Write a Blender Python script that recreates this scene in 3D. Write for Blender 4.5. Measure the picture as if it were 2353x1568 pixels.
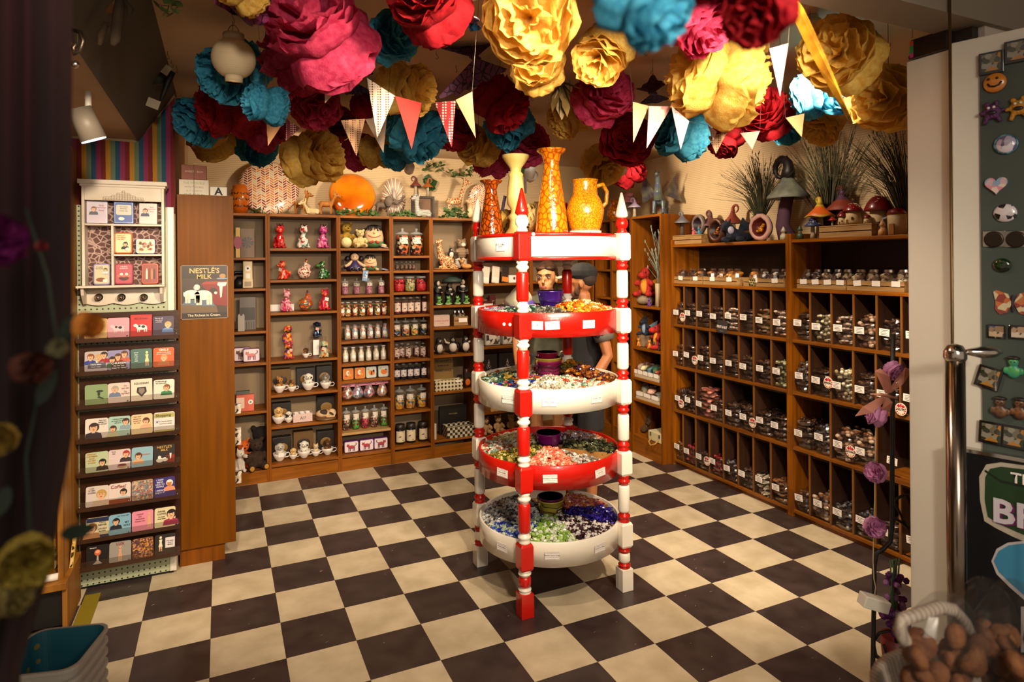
import bpy,math,random
from mathutils import Vector as V,Matrix,noise as NZ
PI = math.pi
R = random.Random(7)
for o in list(bpy.data.objects): bpy.data.objects.remove(o,do_unlink=True)
SC = bpy.context.scene
COL = SC.collection

# ------------------------------------------------------------------ camera
T = 0.305                                    # one floor tile
FPX,HOR,ROLL,YAW = 1447.666,603.946,-0.0080357,1.1380168
CAM = V((0.0561,-5.3777,1.7328))
FW = V((math.cos(YAW),math.sin(YAW),0)); RT = V((math.sin(YAW),-math.cos(YAW),0)); UP = V((0,0,1))
_c,_s = math.cos(ROLL),math.sin(ROLL)
cam = bpy.data.cameras.new('camera'); camo = bpy.data.objects.new('camera',cam); COL.objects.link(camo)
ix = RT * _c + UP * _s; iy = UP * _c - RT * _s
m = Matrix.Identity(4)
for i in range(3): m[i][0],m[i][1],m[i][2],m[i][3] = ix[i],iy[i],-FW[i],CAM[i]
camo.matrix_world = m
cam.sensor_width = 36; cam.sensor_fit = 'HORIZONTAL'; cam.lens = FPX / 2353 * 36
cam.shift_y = -(784 - HOR) / 2353
cam.clip_start = 0.05
cam.dof.use_dof = True; cam.dof.focus_distance = 3.6; cam.dof.aperture_fstop = 3.5
SC.camera = camo

# ------------------------------------------------------------------ world, exposure, lights
w = bpy.data.worlds.new('world'); SC.world = w; w.use_nodes = True
w.node_tree.nodes['Background'].inputs[0].default_value = (1.0,0.80,0.60,1)
w.node_tree.nodes['Background'].inputs[1].default_value = 0.42
vs = SC.view_settings; vs.view_transform = 'Standard'; vs.look = 'None'; vs.exposure = -0.12; vs.gamma = 1; vs.use_curve_mapping = False
SC.cycles.max_bounces = 5; SC.cycles.diffuse_bounces = 3; SC.cycles.glossy_bounces = 2
SC.cycles.transmission_bounces = 3; SC.cycles.transparent_max_bounces = 10
SC.cycles.caustics_reflective = False; SC.cycles.caustics_refractive = False
SC.cycles.sample_clamp_indirect = 4
def light(name,kind,loc,target,power,col=(1,.80,.56),size=.05,angle=75,blend=.5):
    l = bpy.data.lights.new(name,kind); o = bpy.data.objects.new(name,l); COL.objects.link(o)
    o.location = loc; l.energy = power; l.color = col
    if kind == 'SPOT': l.spot_size = math.radians(angle); l.spot_blend = blend; l.shadow_soft_size = size
    elif kind == 'AREA': l.size = size
    else: l.shadow_soft_size = size
    if target is not None: o.rotation_euler = (V(target) - V(loc)).to_track_quat('-Z','Y').to_euler()
    return o
# the track spots under the ceiling: (position, aim, power, cone); their lamp bodies come with the ceiling
SPOTS = [((.95,-4.40,2.52),(.6,.1,1.0),300,78),((1.75,-4.45,2.52),(1.7,-2.2,.75),170,70),((1.35,-4.50,2.52),(2.4,.2,1.2),220,70),
         ((2.25,-3.55,2.62),(3.55,-2.1,.9),330,92),((-.08,-3.9,2.46),(-.42,-1.4,1.05),240,60),((.9,-3.3,2.66),(2.2,-3.0,0),80,100),
         ((.75,-.62,2.42),(.55,.33,2.35),25,120),((1.40,-.55,2.46),(1.55,.33,2.25),30,120),((2.35,-.75,2.42),(2.3,.33,2.2),34,125),
         ((2.95,-1.25,2.44),(3.87,-1.1,2.1),50,120),((1.95,-1.55,2.30),(2.1,-.4,.6),110,120),((2.9,-2.45,2.62),(3.6,-2.4,1.6),36,110)]
for i,(p,t,e,a) in enumerate(SPOTS): light('track_light','SPOT',p,t,e,angle=a)
light('rear_fill_light','AREA',(.6,-6.6,2.8),(1.3,-3.2,0.6),30,(1,.86,.70),1.2)  # area light added behind the camera as general fill
# fill spots added out of view to brighten pompoms and stand from the front
for p,t,e,a in (((.1,-6.2,2.25),(1.1,-1.4,2.15),230,46),((.5,-6.3,2.2),(2.55,-1.6,2.15),260,27),((.7,-6.4,2.3),(1.6,-2.2,.9),150,64)): light('front_fill_light','SPOT',p,t,e,(1,.86,.68),.10,a,.6)

# ------------------------------------------------------------------ from a pixel of the plan view to a point at a known plane or distance
def ray(x,y):
    dx,dy = x - 1176.5,y - HOR
    return FW + RT * ((_c * dx + _s * dy) / FPX) - UP * ((-_s * dx + _c * dy) / FPX)
def onz(x,y,z=0.0): d = ray(x,y); return CAM + d * ((z - CAM.z) / d.z)
def onx(x,y,X): d = ray(x,y); return CAM + d * ((X - CAM.x) / d.x)
def ony(x,y,Y): d = ray(x,y); return CAM + d * ((Y - CAM.y) / d.y)
def ond(x,y,D): return CAM + ray(x,y) * D

# ------------------------------------------------------------------ materials
def lin(h):
    if not isinstance(h,str): return tuple(h)[:3] + (1,)
    v = [int(h[i:i + 2],16) / 255 for i in (0,2,4)]
    return tuple(c / 12.92 if c <= .04045 else ((c + .055) / 1.055) ** 2.4 for c in v) + (1,)
MATS = {}
def mat(name,col='888888',rough=.5,metal=0.,col2=None,tex='noise',scale=(8,8,8),ts=1.,detail=3.,lo=.35,hi=.65,bump=0.,bscale=60.,emit=0.,transl=0.,alpha=1.,spec=.5,coat=0.,const=False,palette=None,dist=0.):
    """Principled material; col2 mixes in over a noise / wave / voronoi / dots / checker pattern in object space; palette = random colour per object."""
    if name in MATS: return MATS[name]
    m = bpy.data.materials.new(name); m.use_nodes = True; MATS[name] = m
    nt = m.node_tree; N = nt.nodes; L = nt.links; b = N['Principled BSDF']; out = N['Material Output']
    b.inputs['Base Color'].default_value = lin(col); b.inputs['Roughness'].default_value = rough; b.inputs['Metallic'].default_value = metal
    b.inputs['Specular IOR Level'].default_value = spec; b.inputs['Coat Weight'].default_value = coat
    if emit: b.inputs['Emission Color'].default_value = lin(col); b.inputs['Emission Strength'].default_value = emit
    src = None
    if col2 or bump:
        tc = N.new('ShaderNodeTexCoord'); mp = N.new('ShaderNodeMapping'); L.new(tc.outputs['Object'],mp.inputs[0]); mp.inputs['Scale'].default_value = scale
    if col2:
        ramp = N.new('ShaderNodeValToRGB'); e = ramp.color_ramp.elements
        e[0].position = lo; e[0].color = lin(col); e[1].position = hi; e[1].color = lin(col2)
        if const: ramp.color_ramp.interpolation = 'CONSTANT'
        if tex == 'noise':
            t = N.new('ShaderNodeTexNoise'); t.inputs['Scale'].default_value = ts; t.inputs['Detail'].default_value = detail; t.inputs['Distortion'].default_value = dist; o = t.outputs[0]
        elif tex == 'wave':
            t = N.new('ShaderNodeTexWave'); t.inputs['Scale'].default_value = ts; t.inputs['Distortion'].default_value = dist; t.inputs['Detail'].default_value = detail; o = t.outputs[1]
        elif tex == 'wavez':
            t = N.new('ShaderNodeTexWave'); t.bands_direction = 'Z'; t.inputs['Scale'].default_value = ts; t.inputs['Distortion'].default_value = dist; o = t.outputs[1]
        elif tex == 'checker':
            t = N.new('ShaderNodeTexChecker'); t.inputs['Scale'].default_value = ts; o = t.outputs[1]
        else:
            t = N.new('ShaderNodeTexVoronoi'); t.inputs['Scale'].default_value = ts; o = t.outputs[0]
            if tex == 'dots': t.inputs['Randomness'].default_value = 0
            if tex == 'cells': t.feature = 'DISTANCE_TO_EDGE'
            if tex == 'patch':
                sp = N.new('ShaderNodeSeparateColor'); L.new(t.outputs['Color'],sp.inputs[0]); o = sp.outputs[0]
        L.new(mp.outputs[0],t.inputs['Vector']); L.new(o,ramp.inputs[0]); src = ramp.outputs[0]
        if palette:
            while len(e) > 1: e.remove(e[-1])
            for k,h in enumerate(palette):
                el = e[0] if k == 0 else e.new(k / len(palette)); el.position = k / len(palette); el.color = lin(h)
            ramp.color_ramp.interpolation = 'CONSTANT'
    elif palette:
        oi = N.new('ShaderNodeObjectInfo'); ramp = N.new('ShaderNodeValToRGB'); e = ramp.color_ramp.elements; ramp.color_ramp.interpolation = 'CONSTANT'
        e[0].color = lin(palette[0]); e.remove(e[1])
        for k,h in enumerate(palette[1:],1): el = e.new(k / len(palette)); el.color = lin(h)
        L.new(oi.outputs['Random'],ramp.inputs[0]); src = ramp.outputs[0]
    if src: L.new(src,b.inputs['Base Color'])
    if bump:
        n2 = N.new('ShaderNodeTexNoise'); n2.inputs['Scale'].default_value = bscale; n2.inputs['Detail'].default_value = 2; L.new(tc.outputs['Object'],n2.inputs['Vector'])
        bp = N.new('ShaderNodeBump'); bp.inputs['Strength'].default_value = bump; bp.inputs['Distance'].default_value = .01
        L.new(n2.outputs[0],bp.inputs['Height']); L.new(bp.outputs[0],b.inputs['Normal'])
    last = b.outputs[0]
    if transl:
        tr = N.new('ShaderNodeBsdfTranslucent'); mx = N.new('ShaderNodeMixShader'); mx.inputs[0].default_value = transl
        tr.inputs[0].default_value = lin(col)
        if src: L.new(src,tr.inputs[0])
        L.new(last,mx.inputs[1]); L.new(tr.outputs[0],mx.inputs[2]); last = mx.outputs[0]
    if alpha < 1:
        tp = N.new('ShaderNodeBsdfTransparent'); mx = N.new('ShaderNodeMixShader'); mx.inputs[0].default_value = alpha
        L.new(tp.outputs[0],mx.inputs[1]); L.new(last,mx.inputs[2]); last = mx.outputs[0]
    if last != b.outputs[0]: L.new(last,out.inputs[0])
    return m
def pal(name,cols,ts=14.,**k):                     # random patches of several colours in object space
    return mat(name,cols[0],col2=cols[1],tex='patch',ts=ts,scale=(1,1,1),palette=cols,**k)

# ------------------------------------------------------------------ mesh builder: collects shapes, links them as ONE mesh object
class MB:
    def __init__(s): s.v = []; s.f = []; s.m = []; s.sm = []; s.X = None
    def add(s,vs,fs,mi=0,sm=False):
        b = len(s.v)
        s.v += [tuple(s.X @ V(p)) for p in vs] if s.X is not None else [tuple(p) for p in vs]
        s.f += [tuple(b + i for i in f) for f in fs]; s.m += [mi] * len(fs); s.sm += [sm] * len(fs); return s
    def box(s,x0,y0,z0,x1,y1,z1,mi=0):
        return s.add([(x0,y0,z0),(x1,y0,z0),(x1,y1,z0),(x0,y1,z0),(x0,y0,z1),(x1,y0,z1),(x1,y1,z1),(x0,y1,z1)],
                     [(3,2,1,0),(4,5,6,7),(0,1,5,4),(1,2,6,5),(2,3,7,6),(3,0,4,7)],mi)
    def bx(s,c,d,mi=0,rot=None):
        q = [(x * d[0] / 2,y * d[1] / 2,z * d[2] / 2) for z in (-1,1) for x,y in ((-1,-1),(1,-1),(1,1),(-1,1))]
        if rot: e = Matrix.Rotation(rot[2],3,'Z') @ Matrix.Rotation(rot[1],3,'Y') @ Matrix.Rotation(rot[0],3,'X'); q = [e @ V(p) for p in q]
        return s.add([V(c) + V(p) for p in q],[(3,2,1,0),(4,5,6,7),(0,1,5,4),(1,2,6,5),(2,3,7,6),(3,0,4,7)],mi)
    def lathe(s,prof,n=20,mi=0,c=(0,0,0),sm=True,axis=None,a0=0.,a1=2 * PI):
        full = abs(a1 - a0 - 2 * PI) < 1e-6; k = n if full else n + 1
        vs = [(r * math.cos(a0 + (a1 - a0) * i / n),r * math.sin(a0 + (a1 - a0) * i / n),z) for r,z in prof for i in range(k)]
        if axis is not None: q = V((0,0,1)).rotation_difference(V(axis)); vs = [q @ V(p) for p in vs]
        vs = [V(p) + V(c) for p in vs]; fs = []
        for j in range(len(prof) - 1):
            for i in range(n):
                a,b = j * k + i,j * k + (i + 1) % k
                fs.append((a,b,b + k,a + k))
        if full:
            if prof[0][0] > 1e-6: fs.append(tuple(range(n - 1,-1,-1)))
            if prof[-1][0] > 1e-6: fs.append(tuple((len(prof) - 1) * k + i for i in range(n)))
        return s.add(vs,fs,mi,sm)
    def cyl(s,p,q,r,r2=None,n=12,mi=0,sm=True):
        p,q = V(p),V(q); return s.lathe([(r,0),(r if r2 is None else r2,(q - p).length)],n,mi,p,sm,(q - p).normalized())
    def ell(s,c,r,n=10,mi=0,rot=None,sm=True):
        if not hasattr(r,'__len__'): r = (r,r,r)
        h = max(4,n // 2 + 1); vs = [(0,0,-1)]
        for j in range(1,h):
            a = -PI / 2 + PI * j / h
            vs += [(math.cos(a) * math.cos(2 * PI * i / n),math.cos(a) * math.sin(2 * PI * i / n),math.sin(a)) for i in range(n)]
        vs.append((0,0,1)); t = len(vs) - 1
        fs = [(0,1 + (i + 1) % n,1 + i) for i in range(n)] + [(t,t - n + i,t - n + (i + 1) % n) for i in range(n)]
        for j in range(h - 2):
            for i in range(n): a = 1 + j * n + i; b = 1 + j * n + (i + 1) % n; fs.append((a,b,b + n,a + n))
        e = (Matrix.Rotation(rot[2],3,'Z') @ Matrix.Rotation(rot[1],3,'Y') @ Matrix.Rotation(rot[0],3,'X')) if rot else Matrix.Identity(3)
        return s.add([V(c) + e @ V((x * r[0],y * r[1],z * r[2])) for x,y,z in vs],fs,mi,sm)
    def tube(s,pts,r,n=6,mi=0,sm=True):
        pts = [V(p) for p in pts]; vs = []; k = len(pts); up = None
        for i,p in enumerate(pts):
            t = (pts[min(i + 1,k - 1)] - pts[max(i - 1,0)]).normalized()
            if up is None: up = t.orthogonal().normalized()
            up = (up - t * up.dot(t)).normalized() if (up - t * up.dot(t)).length > 1e-6 else t.orthogonal().normalized()
            w_ = t.cross(up); rr = r[i] if hasattr(r,'__len__') else r
            vs += [p + (up * math.cos(2 * PI * j / n) + w_ * math.sin(2 * PI * j / n)) * rr for j in range(n)]
        fs = [(i * n + j,i * n + (j + 1) % n,(i + 1) * n + (j + 1) % n,(i + 1) * n + j) for i in range(k - 1) for j in range(n)]
        fs += [tuple(range(n - 1,-1,-1)),tuple((k - 1) * n + j for j in range(n))]
        return s.add(vs,fs,mi,sm)
    def prism(s,poly,z0,z1,mi=0):
        n = len(poly); return s.add([(x,y,z0) for x,y in poly] + [(x,y,z1) for x,y in poly],
            [tuple(range(n - 1,-1,-1)),tuple(range(n,2 * n))] + [(i,(i + 1) % n,n + (i + 1) % n,n + i) for i in range(n)],mi)
    def grid(s,fn,nu,nv,mi=0,sm=True):
        vs = [fn(i / nu,j / nv) for j in range(nv + 1) for i in range(nu + 1)]; k = nu + 1
        return s.add(vs,[(j * k + i,j * k + i + 1,(j + 1) * k + i + 1,(j + 1) * k + i) for j in range(nv) for i in range(nu)],mi,sm)
    def mesh(s,name,mats):
        me = bpy.data.meshes.new(name); me.from_pydata(s.v,[],s.f)
        for m_ in (mats if isinstance(mats,(list,tuple)) else [mats]): me.materials.append(m_)
        me.polygons.foreach_set('material_index',s.m); me.polygons.foreach_set('use_smooth',s.sm); me.update(); return me
    def obj(s,name,mats,parent=None,loc=None,rz=0.,bevel=0.,rot=None):
        return put(name,s.mesh(name,mats),parent,loc,rz,bevel,rot)
def put(name,me,parent=None,loc=None,rz=0.,bevel=0.,rot=None,sc=None):
    o = bpy.data.objects.new(name,me); COL.objects.link(o); o.parent = parent
    if loc is not None: o.location = loc
    o.rotation_euler = rot if rot else (0,0,rz)
    if sc: o.scale = (sc,) * 3 if not hasattr(sc,'__len__') else sc
    if bevel: b = o.modifiers.new('bevel','BEVEL'); b.width = bevel; b.segments = 2; b.limit_method = 'ANGLE'
    return o
def tag(o,label,cat,group=None,kind=None):
    if label: o['label'] = label
    if cat: o['category'] = cat
    if group: o['group'] = group
    if kind: o['kind'] = kind
    return o
def thing(name,label,cat,loc=(0,0,0),rz=0.,group=None,rot=None):
    o = bpy.data.objects.new(name,None); COL.objects.link(o); o.location = loc; o.rotation_euler = rot if rot else (0,0,rz); o.empty_display_size = .02
    return tag(o,label,cat,group)
def struct(name,mb,mats,bevel=0.,parent=None):
    o = mb.obj(name,mats,parent,bevel=bevel); o['kind'] = 'structure'; return o
KIDS = {}
def dup(root,label,loc,rz=None,group=None,sc=None,rot=None):      # a copy of a thing with copies of its parts and sub-parts
    def cp(o,par):
        c = o.copy(); COL.objects.link(c); c.parent = par
        if o.name not in KIDS: KIDS[o.name] = [ch.name for ch in o.children]
        for ch in KIDS[o.name]: cp(bpy.data.objects[ch],c)
        return c
    r = cp(root,None); r.location = loc
    if rz is not None: r.rotation_euler = (0,0,rz)
    if rot: r.rotation_euler = rot
    if sc: r.scale = (sc,) * 3
    r['label'] = label
    if group: r['group'] = group
    elif 'group' in r: del r['group']
    return r
def remesh(shapes,name,mats,vox=.005,smooth=2):
    """Overlapping ellipsoids and tubes grown into one continuous surface; mats as list, one body material."""
    mb = MB()
    for q in shapes:
        if q[0] == 'e': mb.ell(q[1],q[2],12,rot=q[3] if len(q) > 3 else None)
        elif q[0] == 't': mb.tube(q[1],q[2],8)
        elif q[0] == 'l': mb.lathe(q[1],16,c=q[2])
        elif q[0] == 'b': mb.bx(q[1],q[2],rot=q[3] if len(q) > 3 else None)
    o = bpy.data.objects.new('tmp',mb.mesh(name,mats)); COL.objects.link(o)
    r = o.modifiers.new('r','REMESH'); r.mode = 'VOXEL'; r.voxel_size = vox; r.use_smooth_shade = True
    if smooth: k = o.modifiers.new('s','SMOOTH'); k.iterations = smooth; k.factor = .5
    me = bpy.data.meshes.new_from_object(o.evaluated_get(bpy.context.evaluated_depsgraph_get())); me.name = name
    bpy.data.objects.remove(o,do_unlink=True)
    me.materials.clear()
    for m_ in (mats if isinstance(mats,(list,tuple)) else [mats]): me.materials.append(m_)
    return me
def txt(body,size,m_,parent,loc,rot=(PI / 2,0,0),name='lettering',align='CENTER',sx=1.,bold=0.):
    cu = bpy.data.curves.new(name,'FONT'); cu.body = body; cu.size = size; cu.align_x = align; cu.align_y = 'CENTER'; cu.resolution_u = 2; cu.offset = bold
    o = bpy.data.objects.new('tmp',cu); COL.objects.link(o)
    me = bpy.data.meshes.new_from_object(o.evaluated_get(bpy.context.evaluated_depsgraph_get()))
    bpy.data.objects.remove(o,do_unlink=True); me.materials.clear(); me.materials.append(m_); me.name = name
    return put(name,me,parent,loc,rot=rot,sc=(sx,1,1))
# ================================================================== the setting
wood = mat('oak_veneer','8a4c08',.5,spec=.2,col2='663604',scale=(14,14,.9),ts=2.2,detail=4,lo=.3,hi=.7)
wood_h = mat('oak_shelf','96560c',.45,spec=.25,col2='703e04',scale=(1.2,14,14),ts=2.2,detail=4,lo=.3,hi=.7)
wood_d = mat('oak_dark_shaded','2c1608',.6,col2='1e0f05',scale=(14,14,1),ts=2.2,detail=4,lo=.3,hi=.7)  # darkened so the bins' inner shade sits in the back board colour
cream = mat('white_tile','d2c2a6',.42,col2='bcab8d',ts=7,scale=(1,1,1),detail=5)
black = mat('black_tile','342828',.34,col2='443735',ts=9,scale=(1,1,1),detail=5)
fleck = mat('fleck','b8a48c',.6)
wallm = mat('cream_board','d2b890',.7,col2='bfa37c',tex='wavez',ts=20,scale=(1,1,1),dist=1.5,lo=.55,hi=.95)
ceilm = mat('ceiling_paint','b79a78',.8)
white = mat('white_paint','d9d4c8',.4)
gloss_white = mat('gloss_white','ece4d6',.25,coat=.3)
gloss_red = mat('gloss_red','c01408',.28,coat=.3,bump=.06,bscale=90)
card = mat('card','f1e9e4',.6)
ink = mat('ink','2a2130',.7)
blackm = mat('black_iron','0f0e0d',.5)
chrome = mat('chrome','c8c0b8',.15,metal=1)
steel = mat('steel_hook','3c3128',.35,metal=.8)
film = mat('clear_film','f0e8ea',.19,metal=1.,alpha=.31)
acrylic = mat('acrylic','3a3028',.06,alpha=.09,spec=1.)
glassm = mat('jar_glass','30343a',.06,alpha=.13,spec=1.)
gold = mat('gold_print','d9a640',.4)

fl = MB()
for i in range(-6,16):
    for j in range(-24,3):
        fl.box(i * T,j * T,-.02,(i + 1) * T - .0012,(j + 1) * T - .0012,0,(i + j) % 2)
rr = random.Random(3)
for k in range(520):                         # worn flecks in the dark tiles
    i,j = rr.randrange(-3,14),rr.randrange(-17,1)
    if (i + j) % 2 == 0: continue
    x,y,a,l = (i + rr.uniform(.08,.9)) * T,(j + rr.uniform(.08,.9)) * T,rr.gauss(.35,.35),rr.uniform(.004,.016)
    fl.bx((x,y,.0001),(l,rr.uniform(.001,.0025),.0004),2,(0,0,a))
fl.box(-6 * T,-24 * T,-.05,16 * T,3 * T,-.022,1)
struct('floor',fl,[cream,black,fleck])
CZ = 2.73
struct('wall_back',MB().box(-.2,.33,0,4.0,.42,CZ + .1),wallm)
struct('wall_right',MB().box(3.87,-4.0,0,3.97,.33,CZ + .1),wallm)
struct('wall_left',MB().box(-.3,-1.28,0,-.18,.42,CZ + .1),mat('plain_wall','a78a64',.8))
struct('wall_entrance',MB().box(-1.9,-1.28,0,-.3,-1.18,CZ + .1),mat('plain_wall'))
struct('wall_side',MB().box(-1.95,-4.4,0,-1.85,-1.18,2.6),mat('plain_wall'))
struct('ceiling',MB().box(-.19,-4.0,CZ,4.0,.42,CZ + .08),ceilm)
struct('ceiling_low',MB().box(-1.9,-5.0,2.44,-.362,-1.18,2.53),ceilm)
greyp = mat('grey_soffit','4d463c',.8)
sof = MB().add([(-.36,-5.2,2.43),(-.16,-5.2,CZ + .02),(-.16,-1.19,CZ + .02),(-.36,-1.19,2.43),(-.5,-5.2,CZ + .02),(-.5,-1.19,CZ + .02)],
               [(0,1,2,3),(0,4,1),(3,2,5),(1,4,5,2),(4,0,3,5)])
struct('beam_soffit',sof,greyp)
# shop front: head over the opening, its white post, the wall beside it
wall_w = mat('shopfront_white','b9ada0',.55)
struct('beam_front',MB().box(-.2,-4.14,2.52,5.0,-4.0,3.1),mat('shopfront_head','7f7263',.7))
struct('wall_front',MB().box(2.40,-4.12,0,4.0,-3.96,3.1),wall_w)
struct('trim_post',MB().box(2.335,-4.055,0,2.365,-3.895,2.455),white,.003)
struct('trim_gap',MB().box(2.365,-4.10,0,2.40,-3.99,2.6),mat('dark_gap','2c2219',.6))
struct('ceiling_front',MB().box(.9,-7.2,2.95,5.0,-4.13,3.05),mat('dark_ceiling','2b2723',.8))

# ceiling track lamps
lampw = mat('lamp_white','e8e2d6',.4); glow = mat('lamp_glow','ffe2b0',emit=8)
for i,(p,t,e,a) in enumerate(SPOTS):
    d = (V(t) - V(p)).normalized(); q = V(p) - d * .015
    b = thing('spot_lamp','small white ceiling spot lamp among the paper pompoms','lamp',(p[0],p[1],CZ if p[1] > -4 else 2.95),group='ceiling spot lamps')
    l = q - V(b.location)
    MB().cyl((0,0,0),(0,0,-.035),.035,n=14).cyl((0,0,-.03),l - d * .03,.008,n=8).obj('mount',lampw,b)
    s = MB(); s.lathe([(.012,-.09),(.036,-.085),(.038,0),(.034,0),(.033,-.05)],16,0,l,True,d); s.obj('lamp_head',lampw,b)
    MB().lathe([(.0,-.028),(.032,-.026),(.032,-.03),(.0,-.032)],16,0,l,True,d).obj('lamp_lens',glow,b)
# ================================================================== shelving
backp = mat('shelf_back','8c765c',.7)
def bay(name,label,wid,zs,loc,rz=0.,depth=.30,top=2.14,plinth=.10,back=None,light_shelf=None,group=None,cat='shelf unit'):
    """local x runs along the front, y goes back, zs = tops of the shelf boards"""
    t = thing(name,label,cat,loc,rz,group)
    th = .017
    for x in (0,wid - th): MB().box(x,0,0,x + th,depth,top).obj('side_panel',wood,t,bevel=.0015)
    MB().box(th,depth - .012,plinth * .5,wid - th,depth - .002,top - .001).obj('back_panel',back or backp,t)
    MB().box(th,.004,0,wid - th,.02,plinth).obj('plinth',wood_h,t)
    MB().box(th,.0,top - .02,wid - th,depth - .013,top).obj('top_panel',wood_h,t)
    for k,z in enumerate(zs):
        MB().box(th,.002,z - .02,wid - th,depth - .013,z).obj('shelf',mat('pale_shelf','b08a58',.4) if k == light_shelf else wood_h,t,bevel=.0015)
    return t
UX = [.128,.395,.948,1.394,1.752,2.170,2.743,3.445]
ZB = [[1.79,1.545,1.206,.954,.571,.10],[1.863,1.608,1.345,.955,.685,.433,.128],
      [1.865,1.669,1.469,1.281,1.081,.89,.749,.572,.314,.126],[1.801,1.671,1.481,1.283,1.088,.89,.7,.441,.137],
      [1.674,1.353,1.157,.906,.581,.154],[1.80,1.54,1.25,.954,.65,.35,.13],[1.80,1.55,1.27,1.0,.70,.40,.13]]
NB = ['narrow oak bay of phones and plush bears next to the poster panel','wide oak bay of painted animal banks and teacup puppies',
      'oak bay of soft toys, sweet jars and cat tins','oak bay stacked with glass candy jars only','oak bay with giraffe, nuns and penguin figures',
      'oak bay of chocolate bars behind the striped stand','oak bay in the room corner behind the couple']
for k in range(7):
    bay('shelf_unit',NB[k],UX[k + 1] - UX[k],ZB[k],(UX[k],0,0),light_shelf=8 if k == 2 else None)
RZ = [1.337,.961,.687,.493,.168]
bay('shelf_unit','narrow oak bay with red plush dragon beside the bin units',.436,RZ,(3.45,-.614,0),-PI / 2,.40,2.14,.15)
bay('shelf_unit','slim oak bay of white castle figures partly behind the stand',.318,[1.66,1.39,1.1,.8,.5,.168],(3.45,-.296,0),-PI / 2,.40,2.14,.15)
bay('shelf_unit','oak bay at the room corner holding small ornaments',.292,[1.66,1.39,1.1,.8,.5,.168],(3.45,-.004,0),-PI / 2,.40,2.14,.15)

# the end panel of the wall unit that carries the milk poster
t = thing('end_cabinet','plain oak end cabinet with a milk poster, narrow plinth below','cabinet',(-.17,-1.31,0))
MB().box(0,0,.10,.295,.018,2.14).obj('front_panel',mat('oak_panel','7c4600',.5,spec=.15,col2='623600',scale=(16,16,.8),ts=2.0,detail=5,lo=.25,hi=.75),t,bevel=.0015)
MB().box(.0,.02,0,.235,1.28,.10).obj('plinth',wood,t)
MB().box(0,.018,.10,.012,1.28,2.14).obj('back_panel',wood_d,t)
for z in (.10,.45,.85,1.2,1.55,2.12): MB().box(.012,.018,z,.28,1.28,z + .02).obj('shelf',wood_h,t)
for y in (.45,.86): MB().box(.02,y,.12,.28,y + .018,2.12).obj('divider',wood_h,t)

# bin units on the right wall
BX = 3.555; BZ = [1.875,1.545,1.20,.85,.475,.05]
def py_(x): return onx(x,700,BX).y
BINS = [[[1570.6,1599,1630,1662,1696,1730,1770],[1568,1598,1629,1661,1695,1729,1770],[1596,1659,1729],[1566,1595,1626,1658,1692,1727,1767]],
        [[1860,1909,1960,2013,2070],[1857,1906,1958,2010,2066],[1905,2010],[1856,1904,1955.6,2006.5,2063]]]
BY = [(-1.054,-2.283),(-2.285,-3.40)]
cell_list = []                               # (unit, row, index, y_start, y_end)
price = MB().box(-.031,-.001,-.021,.031,.001,.021,0)
for l in range(4): price.box(-.022 + .004 * (l % 2),-.0014,.011 - l * .0085,.022 - .006 * ((l * 2) % 3),-.0009,.0135 - l * .0085,1)
price = price.mesh('price_card',[card,ink])
for u in range(2):
    y0,y1 = BY[u]; wd = y0 - y1
    t = thing('bin_unit',['tall oak unit of candy bins beside the narrow dragon bay','oak unit of candy bins cut off by the white door post'][u],'bin unit',(BX,y0,0),-PI / 2)
    for x in (0,wd - .022): MB().box(x,-.006,0,x + .022,.30,1.915).obj('side_panel',mat('oak_edge','9c5a0c',.45,spec=.25,col2='743e05',scale=(14,14,.9),ts=2.2),t,bevel=.002)
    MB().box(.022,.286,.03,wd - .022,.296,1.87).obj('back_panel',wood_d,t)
    MB().box(.022,.02,0,wd - .022,.036,.05).obj('plinth',wood,t)
    for z in BZ: MB().box(.022,0,z - .022,wd - .022,.285,z).obj('shelf',mat('oak_edge_h','9c5a0c',.45,spec=.25,col2='743e05',scale=(1.2,14,14),ts=2.2),t,bevel=.002)
    for r in range(4):
        zt,zb = BZ[r + 1] - .022,BZ[r + 2]
        xs = [y0 - py_(px) for px in BINS[u][r]]
        for x in xs: MB().box(x - .006,.010,zb,x + .006,.28,zt,0).box(x - .0062,.003,zb,x + .0062,.0098,zt,1).obj('divider',[mat('divider_oak_shaded','3e200c',.6,col2='2e1608',scale=(14,14,1),ts=2),mat('divider_oak_lit','7a4a18',.5)],t)  # interior shade painted into the board, brighter lit tone on its front edge
        MB().box(.004,-.012,zb - .03,wd - .004,-.0085,zb + .135).obj('acrylic_front',acrylic,t)
        ed = [.022] + xs + [wd - .022]
        for i in range(len(ed) - 1):
            cell_list.append((u,r,i,y0 - ed[i],y0 - ed[i + 1]))
            n = 2 if ed[i + 1] - ed[i] > .22 else 1
            for q in range(n):
                x = ed[i] + (ed[i + 1] - ed[i]) * (q + .42) / n + R.uniform(-.012,.012)
                put('price_card',price,t,(x,-.0145,zb + .112 + R.uniform(-.012,.008)),rot=(0,R.gauss(0,.03),0))
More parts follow.
